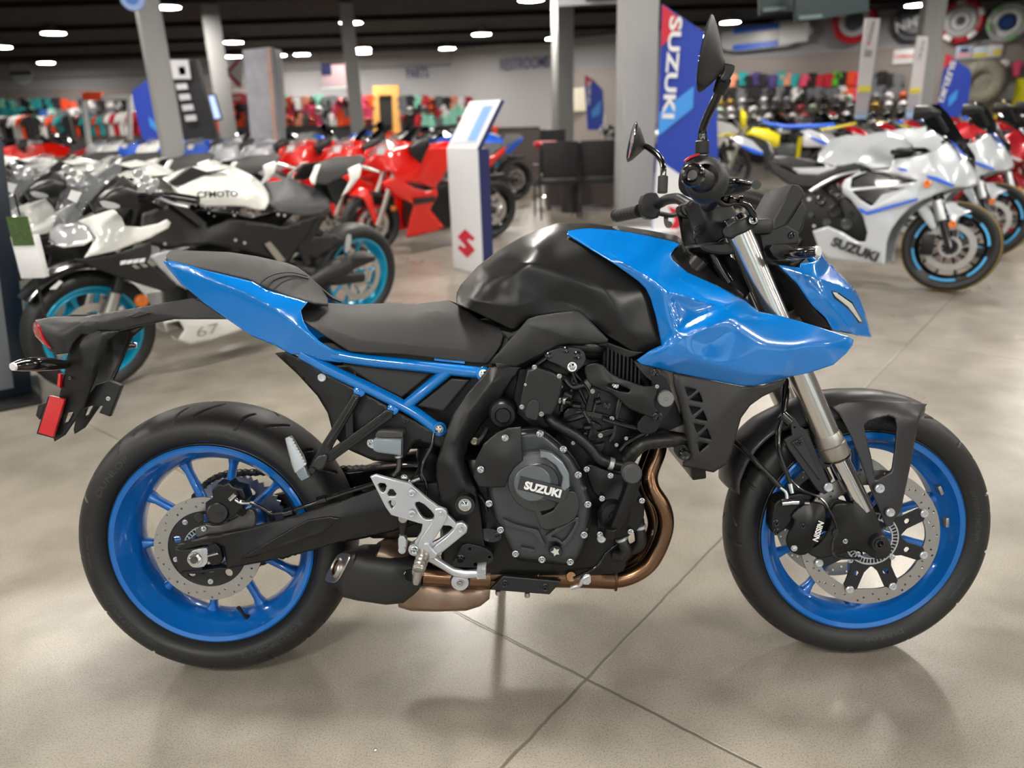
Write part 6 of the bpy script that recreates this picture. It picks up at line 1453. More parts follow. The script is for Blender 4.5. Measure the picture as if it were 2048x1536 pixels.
# ---------------- silver white sport motorcycle at the right
hd = Vector((math.cos(R(36)), -math.sin(R(36)), 0)); gf = G(1885, 583); WB2 = 1.40
F2, _ = frame(gf-hd*WB2, gf, R(-7))
setf(F2); gx = empty('motorcycle', 'silver white sport motorcycle lettered SUZUKI, nearest of the row at the right', 'motorcycle', group='sport motorcycles in the right hand row'); gx.matrix_world = F2
wheel(WB2, .30, .06, BLKR, gx, 'front_wheel', True, True); wheel(0, .315, .09, BLKR, gx, 'rear_wheel', False, False)
for s in (1, -1):
    obj('fork_tube', tube([(WB2, s*.105, .30), (WB2-.2, s*.105, .82)], .024, 14, 2), GLOSSK, gx); obj('fork_slider', cyl((WB2-.07, s*.105, .47), (WB2-.12, s*.105, .60), .030), SILV, gx)
obj('front_caliper', box(WB2-.17, WB2-.09, -.12, -.085, .24, .38, .012), ENGK, gx)
relief('fuel_tank', 12, [(742, 455, 120), (748, 400, 60), (790, 345, 0), (850, 305, 0), (930, 282, 0), (1030, 290, 0), (1110, 268, 0), (1190, 262, 0), (1290, 300, 10), (1340, 340, 30), (1335, 400, 80), (1240, 440, 130), (1232, 488, 150), (1090, 505, 160), (1020, 470, 160), (860, 482, 150)], [(900, 380, 120), (1080, 400, 150), (1180, 340, 80)], WSUZ, gx, 4, 6, creases=[[(780, 440, 130), (880, 340, 90), (960, 300, 40)], [(1000, 460, 165), (1060, 360, 130), (1180, 300, 60)]])
relief('rider_seat', 12, [(430, 410, 40), (540, 415, 0), (620, 425, 0), (742, 448, 60), (750, 470, 100), (700, 492, 120), (590, 492, 120), (480, 462, 110)], [], PLAST2, gx, 5, 7)
relief('seat_side_cover', 12, [(585, 492, 130), (700, 490, 130), (850, 482, 150), (862, 505, 155), (740, 535, 145), (620, 530, 135)], [], WSUZ, gx, 4, 7)
relief('frame_beam', 12, [(430, 440, 100), (600, 530, 130), (740, 540, 150), (880, 485, 160), (980, 462, 165), (1050, 490, 170), (1050, 510, 170), (900, 520, 165), (720, 620, 150), (560, 600, 130), (450, 520, 110)], [(760, 560, 160)], PLAST2, gx, 6, 7)
relief('tail_cowl', 12, [(185, 300, 30), (260, 288, 50), (330, 320, 80), (395, 385, 100), (398, 410, 110), (340, 400, 110), (255, 350, 90)], [], WSUZ, gx, 4, 6); relief('tail_stripe', 12, [(262, 345, 96), (340, 372, 112), (398, 395, 114), (398, 414, 114), (340, 404, 114), (262, 362, 98)], [], BSTR, gx, 4, 7)
relief('pillion_seat', 12, [(230, 285, 0), (330, 285, 0), (440, 330, 0), (480, 410, 50), (430, 440, 100), (380, 400, 90), (300, 320, 70)], [], PLAST, gx, 5, 8)
relief('fairing', 12, [(1225, 440, 200), (1330, 425, 220), (1440, 400, 220), (1500, 370, 200), (1555, 330, 160), (1600, 350, 140), (1690, 440, 100), (1745, 520, 30), (1765, 570, 10), (1750, 595, 40), (1700, 612, 100), (1600, 622, 170), (1500, 655, 200), (1400, 700, 215), (1320, 750, 215), (1260, 810, 215), (1210, 880, 215), (1180, 960, 210), (1168, 1108, 190), (1080, 1098, 190), (820, 1070, 170), (640, 935, 140), (680, 900, 150), (810, 862, 190), (900, 900, 205), (1000, 960, 215), (1045, 960, 220), (1058, 900, 225), (1030, 800, 230), (960, 700, 230), (900, 650, 225), (895, 600, 225), (915, 570, 225), (1000, 520, 225), (1100, 510, 225), (1200, 500, 220)],
    [(1500, 500, 225), (1650, 500, 150), (1350, 560, 240), (1150, 850, 235), (1100, 1000, 220), (900, 1000, 200)], WSUZ, gx, 4, 6, creases=[[(1240, 480, 225), (1420, 520, 235), (1600, 590, 190), (1720, 600, 80)], [(920, 630, 232), (1060, 750, 240), (1340, 690, 238)], [(1600, 360, 140), (1640, 450, 150), (1690, 540, 110)]],
    holes=[[(960, 555), (1070, 512), (1200, 530), (1380, 575), (1200, 605), (950, 618)], [(960, 640), (1200, 618), (1300, 622), (1200, 680), (1130, 720), (1085, 738), (1010, 690)]])
relief('fairing_recess', 12, [(930, 560, 200), (1070, 510, 200), (1390, 575, 205), (1320, 640, 205), (1090, 745, 205), (960, 680, 200)], [], GLOSSK, gx, 4, 9)
plate('fairing_fin', 12, [(1085, 738), (1150, 660), (1290, 622), (1300, 632), (1180, 690), (1110, 745)], 222, 214, WSUZ, gx)
plate('side_stripe', 12, [(1000, 742), (1012, 745), (1055, 768), (1375, 682), (1380, 696), (1060, 790), (1015, 775)], 244, 236, BSTR, gx, slope=(0, 0)); plate('side_stripe', 12, [(1238, 492), (1300, 496), (1314, 516), (1262, 508)], 236, 222, BSTR, gx)
plate('side_stripe', 12, [(1420, 535), (1500, 552), (1610, 600), (1590, 612), (1500, 580), (1430, 552)], 228, 190, BSTR, gx)
flat_text('fairing_lettering', 'SUZUKI', basis(L(12, 978, 1010, 216), L(12, 1120, 1060, 200)-L(12, 840, 958, 200), (0, -1, 0)), PLAST, gx, .085, .004, 1.12, .002)
relief('headlight', 12, [(1530, 296, 120), (1570, 310, 120), (1690, 420, 60), (1735, 490, 20), (1745, 520, 20), (1700, 460, 80), (1600, 360, 150)], [], DKS, gx, 4, 7); plate('intake_stripe', 12, [(1580, 320), (1610, 335), (1690, 430), (1660, 410)], 150, 120, BSTR, gx)
relief('windscreen', 12, [(1400, 190, 100), (1400, 120, 40), (1440, 92, 0), (1510, 90, 0), (1570, 150, 0), (1640, 260, 0), (1740, 420, 0), (1740, 490, 10), (1690, 430, 70), (1600, 340, 130), (1530, 290, 150), (1450, 240, 140)], [], DKS, gx, 3, 8)
for s, nm in ((-1, 'near'), (1, 'far')):
    obj('mirror', loft([(Vector((WB2-.30, s*.33, 1.12)), Vector((0, 0, .045)), Vector((.0, .075, 0)), .7), (Vector((WB2-.22, s*.33, 1.13)), Vector((0, 0, .035)), Vector((.0, .06, 0)), .8), (Vector((WB2-.16, s*.32, 1.12)), Vector((0, 0, .012)), Vector((.0, .03, 0)), 1)], None, None, None, 20), PLAST, gx)
    obj('mirror_arm', tube([(WB2-.18, s*.30, 1.11), (WB2-.12, s*.2, 1.02)], .012, 8, 2), PLAST, gx)
    obj('handlebar', tube([(WB2-.30, s*.09, .90), (WB2-.40, s*.3, .89)], .016, 12, 2), PLAST, gx)
obj('clip_on', box(WB2-.42, WB2-.22, -.14, .14, .84, .93, .02), GLOSSK, gx)
relief('front_fender', 12, [(1540, 702, 70), (1640, 705, 40), (1720, 735, 20), (1755, 762, 20), (1700, 770, 70), (1640, 800, 85), (1610, 845, 90), (1590, 840, 92), (1560, 760, 85)], [(1620, 750, 85)], WSUZ, gx, 4, 6)
relief('rear_fender_part', 12, [(1370, 760, 90), (1440, 720, 90), (1480, 800, 95), (1500, 880, 95), (1460, 880, 95), (1400, 800, 90)], [], WSUZ, gx, 4, 7)
obj('engine', box(.42, .92, -.16, .16, .22, .64, .04), ENGK, gx)
for x, y, r_, m in ((760, 700, 34, GLOSSK), (850, 770, 46, ENGK), (930, 850, 40, ENG), (800, 840, 26, ENG), (700, 790, 18, ENG), (880, 680, 22, GLOSSK), (960, 780, 20, ENGK), (690, 690, 14, SILV), (720, 860, 10, SILV)): bolt(12, x, y, 178, r_, gx, m, 'engine_cover', 'pan')
obj('frame_edge', tube([L(12, 700, 640, 170), L(12, 800, 580, 178), L(12, 900, 535, 182), L(12, 1010, 512, 184)], .012, 10, 5), SILV, gx); obj('engine_hose', tube([L(12, 760, 620, 170), L(12, 860, 700, 175), L(12, 900, 800, 175)], .014, 10, 5), GLOSSK, gx)
obj('swingarm', tube([(0, -.12, .31), (.25, -.12, .36), (.5, -.1, .42)], [.03, .045, .06], 14, 5, flat=.6), PLAST, gx); obj('exhaust', tube([(.45, -.14, .26), (.25, -.18, .36), (.05, -.2, .46)], [.05, .06, .055], 18, 5), PLAST2, gx)
bolt(12, 1436, 595, 240, 24, gx, AMB, 'amber_reflector', 'pan'); bolt(12, 1595, 850, 120, 24, gx, AMB, 'amber_reflector', 'pan')
# ---------------- red sport motorcycle in the middle
F3, WB3 = frame(G(745, 508), G(977, 476), R(6))
setf(F3); rd_ = empty('motorcycle', 'bright red sport motorcycle standing behind the white kiosk', 'motorcycle', group='sport motorcycles in the middle row'); rd_.matrix_world = F3
wheel(0, .30, .06, BLKR, rd_, 'front_wheel'); wheel(WB3, .315, .09, BLKR, rd_, 'rear_wheel')
for s in (1, -1): obj('fork_tube', tube([(0.02, s*.1, .29), (.27, s*.1, .90)], .026, 14, 2), STEEL, rd_)
relief('fairing', 11, [(262, 395, 60), (320, 330, 100), (470, 300, 160), (560, 280, 190), (640, 300, 200), (760, 290, 190), (775, 430, 200), (735, 500, 200), (700, 545, 200), (712, 600, 200), (662, 690, 200), (752, 800, 170), (700, 830, 160), (510, 868, 120), (530, 760, 160), (560, 660, 200), (470, 610, 200), (380, 550, 190), (345, 520, 170), (440, 490, 200), (420, 450, 190), (345, 450, 120)], [(600, 450, 225), (600, 600, 225), (560, 560, 225)], REDP, rd_, 4, 7, holes=[[(500, 515), (600, 525), (700, 560), (640, 575), (560, 555)]])
relief('windscreen', 11, [(262, 392, 20), (300, 310, 0), (380, 240, 0), (440, 230, 0), (470, 290, 100), (380, 350, 120), (320, 390, 90)], [], SMOKE, rd_, 3, 8)
relief('nose', 11, [(240, 420, 0), (262, 380, 10), (330, 330, 80), (345, 440, 110), (300, 450, 60)], [], REDP, rd_, 4, 8)
relief('fuel_tank', 11, [(640, 320, 80), (680, 280, 20), (740, 262, 0), (800, 262, 0), (900, 290, 0), (965, 330, 20), (970, 400, 100), (860, 440, 140), (740, 430, 150)], [(800, 350, 130)], REDP, rd_, 4, 8)
relief('seat', 11, [(950, 340, 30), (975, 272, 0), (1110, 268, 0), (1132, 295, 20), (1040, 370, 90), (975, 440, 110), (940, 400, 110)], [], SEATG, rd_, 5, 8)
relief('tail_cowl', 11, [(985, 382, 100), (1060, 350, 80), (1140, 290, 20), (1132, 330, 40), (1000, 470, 90), (975, 440, 100)], [], REDP, rd_, 4, 7)
relief('front_fender', 11, [(150, 600, 40), (200, 552, 30), (262, 552, 60), (292, 600, 80), (320, 700, 95), (342, 785, 98), (312, 790, 98), (280, 700, 92), (245, 625, 80), (200, 605, 70)], [], REDP, rd_, 4, 7)
relief('fender_leg', 11, [(330, 790, 100), (372, 600, 100), (396, 600, 100), (350, 785, 100)], [], REDP, rd_, 4, 7)
bolt(11, 432, 682, 120, 26, rd_, AMB, 'amber_reflector', 'pan')
obj('engine', box(.4, .95, -.15, .15, .2, .64, .04), ENGK, rd_)
tloft(11, [(530, 290, 540, 350, 330, 250), (580, 250, 600, 400, 330, 230), (650, 238, 640, 300, 320, 240)], PLAST, 'mirror', rd_, .7)
obj('swingarm', tube([(WB3, -.12, .31), (WB3-.25, -.12, .36), (WB3-.5, -.1, .42)], [.03, .045, .06], 14, 5, flat=.6), PLAST2, rd_); obj('exhaust', tube([(WB3-.5, .13, .26), (WB3-.1, .18, .42)], [.05, .06], 18, 2), PLAST2, rd_)
obj('tail_tidy', box(WB3-.1, WB3+.2, -.03, .03, .62, .66, .01), PLAST, rd_)
plate('price_card', 11, [(335, 300), (385, 295), (372, 345), (325, 345)], 170, 166, WHITEP, rd_)
plate('fairing_mark', 11, [(560, 620), (700, 605), (690, 640), (560, 660)], 232, 226, GLOSSK, rd_)
# ---------------- rows made of the same machines in other colours
rm = {'candy': {'silver_white_paint': REDC, 'black_rim_paint': REDRM, 'blue_stripe': SILB, 'light_blue_rim_tape': REDRM, 'ochre_tyre_line': RUBBER}}
prow = [(G(1965, 515), None, 'silver white sport motorcycle second from the front of the right hand row'), (G(2020, 480), rm['candy'], 'dark red sport motorcycle directly behind the silver white ones in the right hand row')]
d2 = Vector((.70, .80, 0))*1.02
for k in range(1, 5): prow.append((prow[1][0]+d2*k, rm['candy'], ['dark red sport motorcycle second of the reds in the right hand row', 'dark red sport motorcycle third of the reds in the right hand row', 'dark red sport motorcycle fourth of the reds in the right hand row', 'dark red sport motorcycle farthest back in the right hand row'][k-1]))
for p, r_, lab in prow: clone(gx, frame(p-hd*WB2, p, R(-7))[0], lab, 'sport motorcycles in the right hand row', r_)
u3 = (G(977, 476)-G(745, 508)).normalized(); v3 = Vector((-u3.y, u3.x, 0))
cols = [(REDP, 'bright red'), (REDP, 'red'), (SILB, 'silver'), (SILB, 'pale silver'), (BLU2, 'blue'), (BLU2, 'bright blue'), (WPRI, 'white'), (BLU2, 'blue'), (WPRI, 'white'), (SILB, 'silver')]
ords = ['first', 'second', 'third', 'fourth', 'fifth', 'sixth', 'seventh', 'eighth', 'ninth', 'tenth']
for k, (m, cn) in enumerate(cols):
    p = G(745, 508)+v3*(1.0*(k+1))-u3*.12*k
    clone(rd_, frame(p, p+u3*WB3, R(6))[0], cn+' sport motorcycle, '+ords[k]+' to the left of the one behind the kiosk', 'sport motorcycles in the middle row', {'bright_red_paint': m})
u1 = (G(708, 640)-G(205, 776)).normalized(); v1 = Vector((-u1.y, u1.x, 0))
for k in range(1, 5):
    p = G(205, 776)+v1*(.98*k)+u1*.05*k
    clone(cf, frame(p, p+u1*WB1, R(6))[0], 'white and black sport motorcycle, '+ords[k-1]+' one beyond the nearest white one at the left', 'white sport motorcycles at the left', {'cyan_rim_paint': [CYAN, BLKR, CYAN, BLKR][k-1]}, skip=() if k < 3 else ('frame_bolt',))
# ---------------- crowd of machines further back, each one mesh
def fuse(src, name):
    bm = bmesh.new(); mats_ = []
    def rec(o, Mx):
        Mx = Mx @ o.matrix_basis if o is not src else Matrix()
        if o.type == 'MESH' and o.name.split('.')[0] not in ('frame_bolt', 'engine_cover', 'clip_on_part', 'price_card', 'fairing_recess', 'side_stripe', 'tank_lettering', 'fairing_lettering', 'frame_mark'):
            me = o.data.copy(); me.transform(Mx)
            idx = {}
            for i, s in enumerate(o.material_slots):
                if s.material not in mats_: mats_.append(s.material)
                idx[i] = mats_.index(s.material)
            for p in me.polygons: p.material_index = idx.get(p.material_index, 0)
            bm.from_mesh(me); bpy.data.meshes.remove(me)
        for c in o.children: rec(c, Mx)
    rec(src, None)
    bmesh.ops.remove_doubles(bm, verts=bm.verts, dist=.004)
    me = bpy.data.meshes.new(name); bm.to_mesh(me); bm.free()
    for m in mats_: me.materials.append(m)
    me.shade_smooth(); me.set_sharp_from_angle(angle=R(50))
    return me
fz = [(fuse(cf, 'motorcycle'), 'pearl_white_paint'), (fuse(rd_, 'motorcycle'), 'bright_red_paint'), (fuse(gx, 'motorcycle'), 'silver_white_paint')]
ORAN = mat('orange_bodywork', 'e8451c', .35, 0, .5); GRYB = mat('grey_bodywork', '7c7d82', .35, .3, .5); BLKB = mat('black_bodywork', '1c1c1f', .3, 0, .6); GRNB = mat('green_bodywork', '3aa018', .35, 0, .5)
pal = [(ORAN, 'orange'), (REDP, 'red'), (WPRI, 'white'), (GRYB, 'grey'), (BLKB, 'black'), (SILB, 'silver'), (BLU2, 'blue'), (ORAN, 'orange'), (WPRI, 'white'), (GRYB, 'grey')]
rr = random.Random(11)
def crowd(x, y, ang, k, where, m=None):
    me, body = fz[k]; o = bpy.data.objects.new('motorcycle', me); COL.objects.link(o)
    m, cn = m or rr.choice(pal)
    for s in o.material_slots:
        if s.material.name == body: s.link = 'OBJECT'; s.material = m
        elif s.material.name == 'smoke_windscreen': s.link = 'OBJECT'; s.material = DKS
    o.location = (x, y, 0); o.rotation_euler = (0, 0, ang)
    tag(o, cn+' motorcycle in the packed blurred rows '+where, 'motorcycle', cn+' motorcycles in the packed rows '+where)
a1 = math.atan2(u3.y, u3.x)
taken = []
def pts_of(x, y, ang, ln=1.45): return [Vector((x+math.cos(ang)*t, y+math.sin(ang)*t)) for t in (-.25, .25, .75, 1.2, ln+.15)]
for o in list(SC.objects):
    if o.parent is None and o.name.startswith('motorcycle'):
        m_ = o.matrix_world; dx = m_.to_3x3() @ Vector((1, 0, 0)); taken += pts_of(m_.translation.x, m_.translation.y, math.atan2(dx.y, dx.x))
cols_xy = [Vector((o.location.x, o.location.y)) for o in SC.objects if o.name.startswith('column')]+[Vector((o.matrix_world.translation.x, o.location.y)) for o in SC.objects if o.name.startswith('foot')]+[Vector((D(x_, 210, Y_).x, Y_)) for x_, Y_ in ((312, 11.5), (332, 11.5), (360, 12.5), (395, 12.5), (510, 13.5), (535, 13.5), (560, 13.7), (425, 13.2), (182, 17), (260, 17), (466, 18.8))]
def free(x, y, ang):
    q = pts_of(x, y, ang)
    return all((p-t).length > .80 for p in q for t in taken) and all((p-t).length > .75 for p in q for t in cols_xy)
def scrx(x, y):
    d_ = Vector((x, y, .8))-CAMPOS; return 1024+FPX*d_.dot(RT)/d_.dot(FW)
B0 = G(745, 508); n_c = 0
for a_ in range(-9, 9):
    for b_ in range(0, 30):
        p = B0+u3*2.45*a_+v3*.98*b_+u3*rr.uniform(-.1, .1)
        sx_ = scrx(p.x+.6, p.y)
        if not (6.5 < p.y < 18.4 and -60 < sx_ < 990 and p.x > -17): continue
        if p.x > .2 and p.y < 13: continue
        an = a1+rr.uniform(-.06, .06)
        if not free(p.x, p.y, an): continue
        taken += pts_of(p.x, p.y, an); n_c += 1
        near = p.y < 10
        crowd(p.x, p.y, an, rr.choice((0, 1)) if near else rr.choice((0, 1, 1, 2)), 'before the back wall', rr.choice([(WPRI, 'white'), (GRYB, 'grey'), (BLKB, 'black'), (SILB, 'silver'), (BLU2, 'blue')]) if near else None)
for k in range(14):
    p = Vector((3.2+(k % 7)*1.0, 13.2+(k//7)*2.6+(k % 7)*.2, 0)); an = PI*.60+rr.uniform(-.06, .06)
    if free(p.x, p.y, an): taken += pts_of(p.x, p.y, an); crowd(p.x, p.y, an, rr.choice((0, 1)), 'beyond the desks', rr.choice([(BLKB, 'black'), (WPRI, 'white'), (BLKB, 'black'), (GRYB, 'grey')]))
# ---------------- yellow off-road machines behind the right hand row
def dirt_bike(p, ang, lab):
    t = empty('motorcycle', lab, 'motorcycle', (p.x, p.y, 0), ang, 'yellow off-road motorcycles')
    for x, r_ in ((0, .335), (1.48, .35)):
        w_ = bpy.data.objects.new('rear_wheel' if x == 0 else 'front_wheel', None); COL.objects.link(w_); w_.parent = t; w_.location = (x, 0, r_)
        pr = [(r_-.07, -.03), (r_-.03, -.055), (r_-.008, -.04), (r_, -.015), (r_, .015), (r_-.008, .04), (r_-.03, .055), (r_-.07, .03)]
        obj('tyre', lathe(pr, 48, closed=True), RUBBER, w_); obj('rim', lathe([(r_-.068, -.03), (r_-.085, -.02), (r_-.085, .02), (r_-.068, .03)], 48, closed=True), BLKR, w_)
        for q in range(16): a = q*PI/8; obj('spoke', cyl((.03*math.cos(a), 0, .03*math.sin(a)), ((r_-.08)*math.cos(a), 0, (r_-.08)*math.sin(a)), .003, 6), SILV, w_)
    for s in (1, -1):
        obj('fork', tube([(1.46, s*.1, .35), (1.24, s*.1, .98)], .026, 12, 2), STEEL, t)
        obj('handlebar', tube([(1.2, 0, 1.08), (1.17, s*.2, 1.14), (1.06, s*.4, 1.13)], .014, 10, 4), PLAST, t)
    S = lambda pts, e=.8: [(Vector((x, 0, z)), Vector((0, 0, h)), Vector((0, w_, 0)), e) for x, z, h, w_ in pts]
    loft(S([(-.28, .98, .015, .07), (-.05, .93, .02, .10), (.2, .90, .02, .10), (.35, .90, .015, .06)]), YEL, 'rear_fender', t, 20)
    loft(S([(.0, .955, .03, .08), (.3, .945, .035, .085), (.7, .95, .035, .075), (.95, 1.0, .03, .06), (1.05, 1.06, .02, .03)]), BSTR, 'seat', t, 20)
    loft(S([(.75, .72, .12, .12), (.95, .78, .16, .17), (1.15, .84, .12, .2), (1.25, .80, .06, .2)]), YEL, 'radiator_shroud', t, 20)
    loft(S([(1.2, .80, .012, .06), (1.5, .86, .018, .10), (1.8, .82, .012, .07), (1.95, .76, .006, .04)]), YEL, 'front_fender', t, 20)
    loft(S([(1.26, .98, .17, .11), (1.34, 1.10, .13, .10)]), YEL, 'number_plate', t, 16)
    obj('side_plate', box(.1, .42, -.12, .12, .66, .84, .03), WHITEP, t); obj('engine', box(.5, .95, -.12, .12, .32, .72, .05), ENG, t)
    obj('swingarm', box(0, .6, -.09, .09, .32, .40, .02), SILV, t); obj('shock', cyl((.5, 0, .4), (.45, 0, .8), .04), YEL, t)
for k, lab in enumerate(('yellow off-road motorcycle with long blue seat, nearest the banner panel', 'yellow off-road motorcycle with long blue seat, farther along to the right')):
    q = G(1655+120*k, 384-7*k); dirt_bike(q, math.atan2(hd.y, hd.x)+PI*(1 if k == 0 else 0)+.25, lab)
CUR[0] = BIKE.inverted()
# ================================================================ fittings and goods
def simple(name, label, cat, group=None): return empty(name, label, cat, group=group)
# display board at the left edge
q0, q1 = G(68, 792), G(-190, 840)
u = (q0-q1).normalized(); n = Vector((u.y, -u.x, 0)); Md = Matrix((u, -n, Vector((0, 0, 1)))).transposed().to_4x4(); Md.translation = q0
ds = simple('display_stand', 'dark navy and grey display board on a flat base at the left edge', 'display stand'); ds.matrix_world = Md
NVD = mat('dark_navy_laminate', '0b1826', .35); GRP = mat('grey_laminate', '5d6166', .4, bump=.1, bscale=50)
def lean(b): bmesh.ops.transform(b, matrix=Matrix.Translation((0, 0, .02)) @ Matrix.Shear('XY', 4, (.115, 0)), verts=b.verts); return b
obj('board', lean(box(-.62, 0, .0, .07, 0, 1.18, .004)), NVD, ds); obj('grey_panel', lean(box(-.62, -.075, -.004, 0, .04, .62)), GRP, ds)
obj('base_plate', box(-.66, .03, -.16, .32, 0, .018, .003), PLAST, ds)
ob = simple('gift_box', 'small white card box with green foliage print hung by the dark display board', 'box'); qv = D(52, 480, 1.72); ob.location = qv
obj('card', box(-.05, .05, -.02, .02, -.16, .02, .002), WHITEP, ob); obj('foliage_print', box(-.045, .045, -.023, -.02, -.02, .10), mat('foliage_print', '4c6a2c', .6, spot=.8, sscale=60, col2='16230f'), ob); obj('hanger_loop', cyl((0, 0, .1), (0, 0, .19), .004), PLAST, ob)
obj('stem', cyl((0, 0, -qv.z), (0, 0, -.16), .006), PLAST, ob)
# desks, chairs, stool, bin in the middle
def desk(px, py, w_, d_, h_, m, lab, rz=0.0, top=None):
    p = G(px, py); t = simple('desk', lab, 'desk'); t.location = p; t.rotation_euler = (0, 0, rz)
    obj('desktop', box(-w_/2, w_/2, 0, d_, h_-.04, h_, .005), top or m, t); obj('side_panel', box(-w_/2, -w_/2+.04, .02, d_-.02, 0, h_-.04), m, t); obj('side_panel', box(w_/2-.04, w_/2, .02, d_-.02, 0, h_-.04), m, t); obj('front_panel', box(-w_/2+.04, w_/2-.04, .02, .05, .05, h_-.04), m, t); return t
WENGE = mat('dark_wood_laminate', '453c3a', .5, spot=.15, sscale=12)
desk(1040, 378, .75, .7, 1.05, WENGE, 'dark brown counter block behind the desks')
desk(1195, 418, 1.35, .8, .76, WENGE, 'dark brown desk behind the two black chairs', 0, mat('black_laminate', '18181a', .4))
desk(1090, 352, .9, .7, .95, BLKB, 'black reception desk beyond the red stool')
def chair(px, py, rz, lab):
    p = G(px, py); t = simple('chair', lab, 'chair', 'black mesh back chairs at the desk'); t.location = p; t.rotation_euler = (0, 0, rz)
    bt = box(-.22, .22, .0, .03, .50, .92, .014); obj('backrest', bt, BLK, t); obj('seat', box(-.24, .24, .0, .46, .42, .48, .02), BLK, t)
    for sx in (-1, 1):
        obj('leg', tube([(sx*.25, -.04, 0.01), (sx*.25, .02, .45), (sx*.24, .0, .9)], .012, 8, 4), PLAST, t); obj('leg', tube([(sx*.25, .46, 0.01), (sx*.25, .44, .42)], .012, 8, 2), PLAST, t); obj('armrest', box(sx*.27-.025, sx*.27+.025, .02, .38, .64, .66, .008), PLAST, t)
chair(1122, 440, .12, 'black mesh back chair nearer the white kiosk'); chair(1196, 436, -.06, 'black mesh back chair beside the grey column')
p = G(1093, 392); t = simple('stool', 'round red topped bar stool with chrome stem', 'stool'); t.location = p
obj('seat', lathe([(0, .04), (.17, .04), (.2, .0), (.17, -.05), (0, -.05)], 32, axis='Z', center=(0, 0, .80)), RED, t); obj('stem', cyl((0, 0, .03), (0, 0, .76), .028), CHROME, t); obj('base', lathe([(0, .03), (.1, .03), (.22, 0), (0, 0)], 32, axis='Z'), CHROME, t); obj('foot_ring', lathe([(.13, .012), (.15, .0), (.13, -.012), (.12, 0)], 28, axis='Z', closed=True, center=(0, 0, .3)), CHROME, t)
p = G(1142, 424); t = simple('waste_bin', 'tall black waste bin beneath the desk', 'bin'); t.location = p
obj('body', lathe([(0, 0), (.13, 0), (.17, .5), (.175, .52), (.155, .52), (.12, .02), (0, .02)], 28, axis='Z'), BLKB, t)
for b_ in t.children:
    pass
# ---------------- goods: shirts, helmets
def shirt_mesh():
    pts = [(-.20, -.33), (-.19, .18), (-.30, .02), (-.36, .08), (-.24, .30), (-.08, .36), (0, .33), (.08, .36), (.24, .30), (.36, .08), (.30, .02), (.19, .18), (.20, -.33)]
    me = fill2d([pts], .07, .02)
    for v in me.vertices: x, z, h = v.co; v.co = (x, -h*(1.6 if abs(x) < .2 else 1), z)
    me.shade_smooth(); me.set_sharp_from_angle(angle=R(60)); me.materials.append(PLAST); return me
def helmet_mesh():
    bm = bmesh.new(); bmesh.ops.create_uvsphere(bm, u_segments=20, v_segments=14, radius=.135)
    for v in bm.verts:
        x, y, z = v.co
        if z < -.05: z = -.05+(z+.05)*.9
        if y < 0: y *= 1.15
        if z < -.04 and y < 0: y *= 1.1
        v.co = (x*.93, y, z)
    a = bmesh.ops.bisect_plane(bm, geom=bm.verts[:]+bm.edges[:]+bm.faces[:], plane_co=(0, 0, -.115), plane_no=(0, 0, 1), clear_inner=True)
    me = bpy.data.meshes.new('helmet'); bm.to_mesh(me); bm.free(); me.shade_smooth(); me.materials.append(PLAST); return me
def visor_mesh():
    bm = bmesh.new(); rows = []
    for z, s in ((-.035, 1.0), (.0, 1.03), (.045, .98)):
        rows.append([bm.verts.new((.13*s*math.sin(a)*.93, -.158*s*math.cos(a), z)) for a in [(-65+13*k)*PI/180 for k in range(11)]])
    for a, b in zip(rows[:-1], rows[1:]):
        for k in range(10): bm.faces.new((a[k], a[k+1], b[k+1], b[k]))
    me = bpy.data.meshes.new('visor'); bm.to_mesh(me); bm.free(); me.materials.append(GLOSSK); return me
SH, HM, VM = shirt_mesh(), helmet_mesh(), visor_mesh()
C_ = {n: mat('cloth_'+n, c, .8) for n, c in dict(teal='1f9aa0', peach='f0a080', purple='4a3a78', grey='6a6c72', black='1a1a1c', white='e6e6e6', red='b81c30', green='5fbf2a', orange='f05020', pink='e04a70', blue='2f70c8', yellow='e8e020', mint='8fd8c0').items()}
H_ = {n: mat('helmet_'+n, c, .2, 0, .8) for n, c in dict(white='e8e8ea', black='151517', grey='8a8d92', red='b02030', gold='b8922a', orange='e0582a', mint='b8d0b8', yellow='e0dc20').items()}
def shirt(p, rz, cn, where, sc=1.0, grp=None):
    o = bpy.data.objects.new('hanging_shirt', SH); COL.objects.link(o); o.location = p; o.rotation_euler = (0, 0, rz); o.scale = (sc,)*3
    o.material_slots[0].link = 'OBJECT'; o.material_slots[0].material = C_[cn]
    tag(o, cn+' garment hanging '+where, 'shirt', cn+' garments '+where)
def helmet(p, rz, cn, where):
    t = empty('helmet', cn+' helmet on the shelves '+where, 'helmet', p, rz, cn+' helmets on the shelves '+where)
    for nm, me in (('shell', HM), ('visor', VM)):
        o = bpy.data.objects.new(nm, me); COL.objects.link(o); o.parent = t
        if nm == 'shell': o.material_slots[0].link = 'OBJECT'; o.material_slots[0].material = H_[cn]
az = math.atan2(dR.y, dR.x)
cls = ['teal', 'peach', 'teal', 'black', 'purple', 'black', 'purple', 'teal', 'peach', 'teal', 'pink', 'black', 'red', 'red', 'green', 'black', 'orange', 'pink', 'black', 'grey', 'black', 'black', 'grey']
for k, cn in enumerate(cls):
    px = 1452+k*15.5
    for j, py in enumerate((160, 188)):
        p = onR(px+rr.uniform(-3, 3), py+rr.uniform(-4, 4), .45+.2*j); shirt(p, az+rr.uniform(-.5, .5), cn if j == 0 else rr.choice([cn, 'white', 'black', 'grey', cn]), 'on the slatted wall at the right', .62)
sw = .26
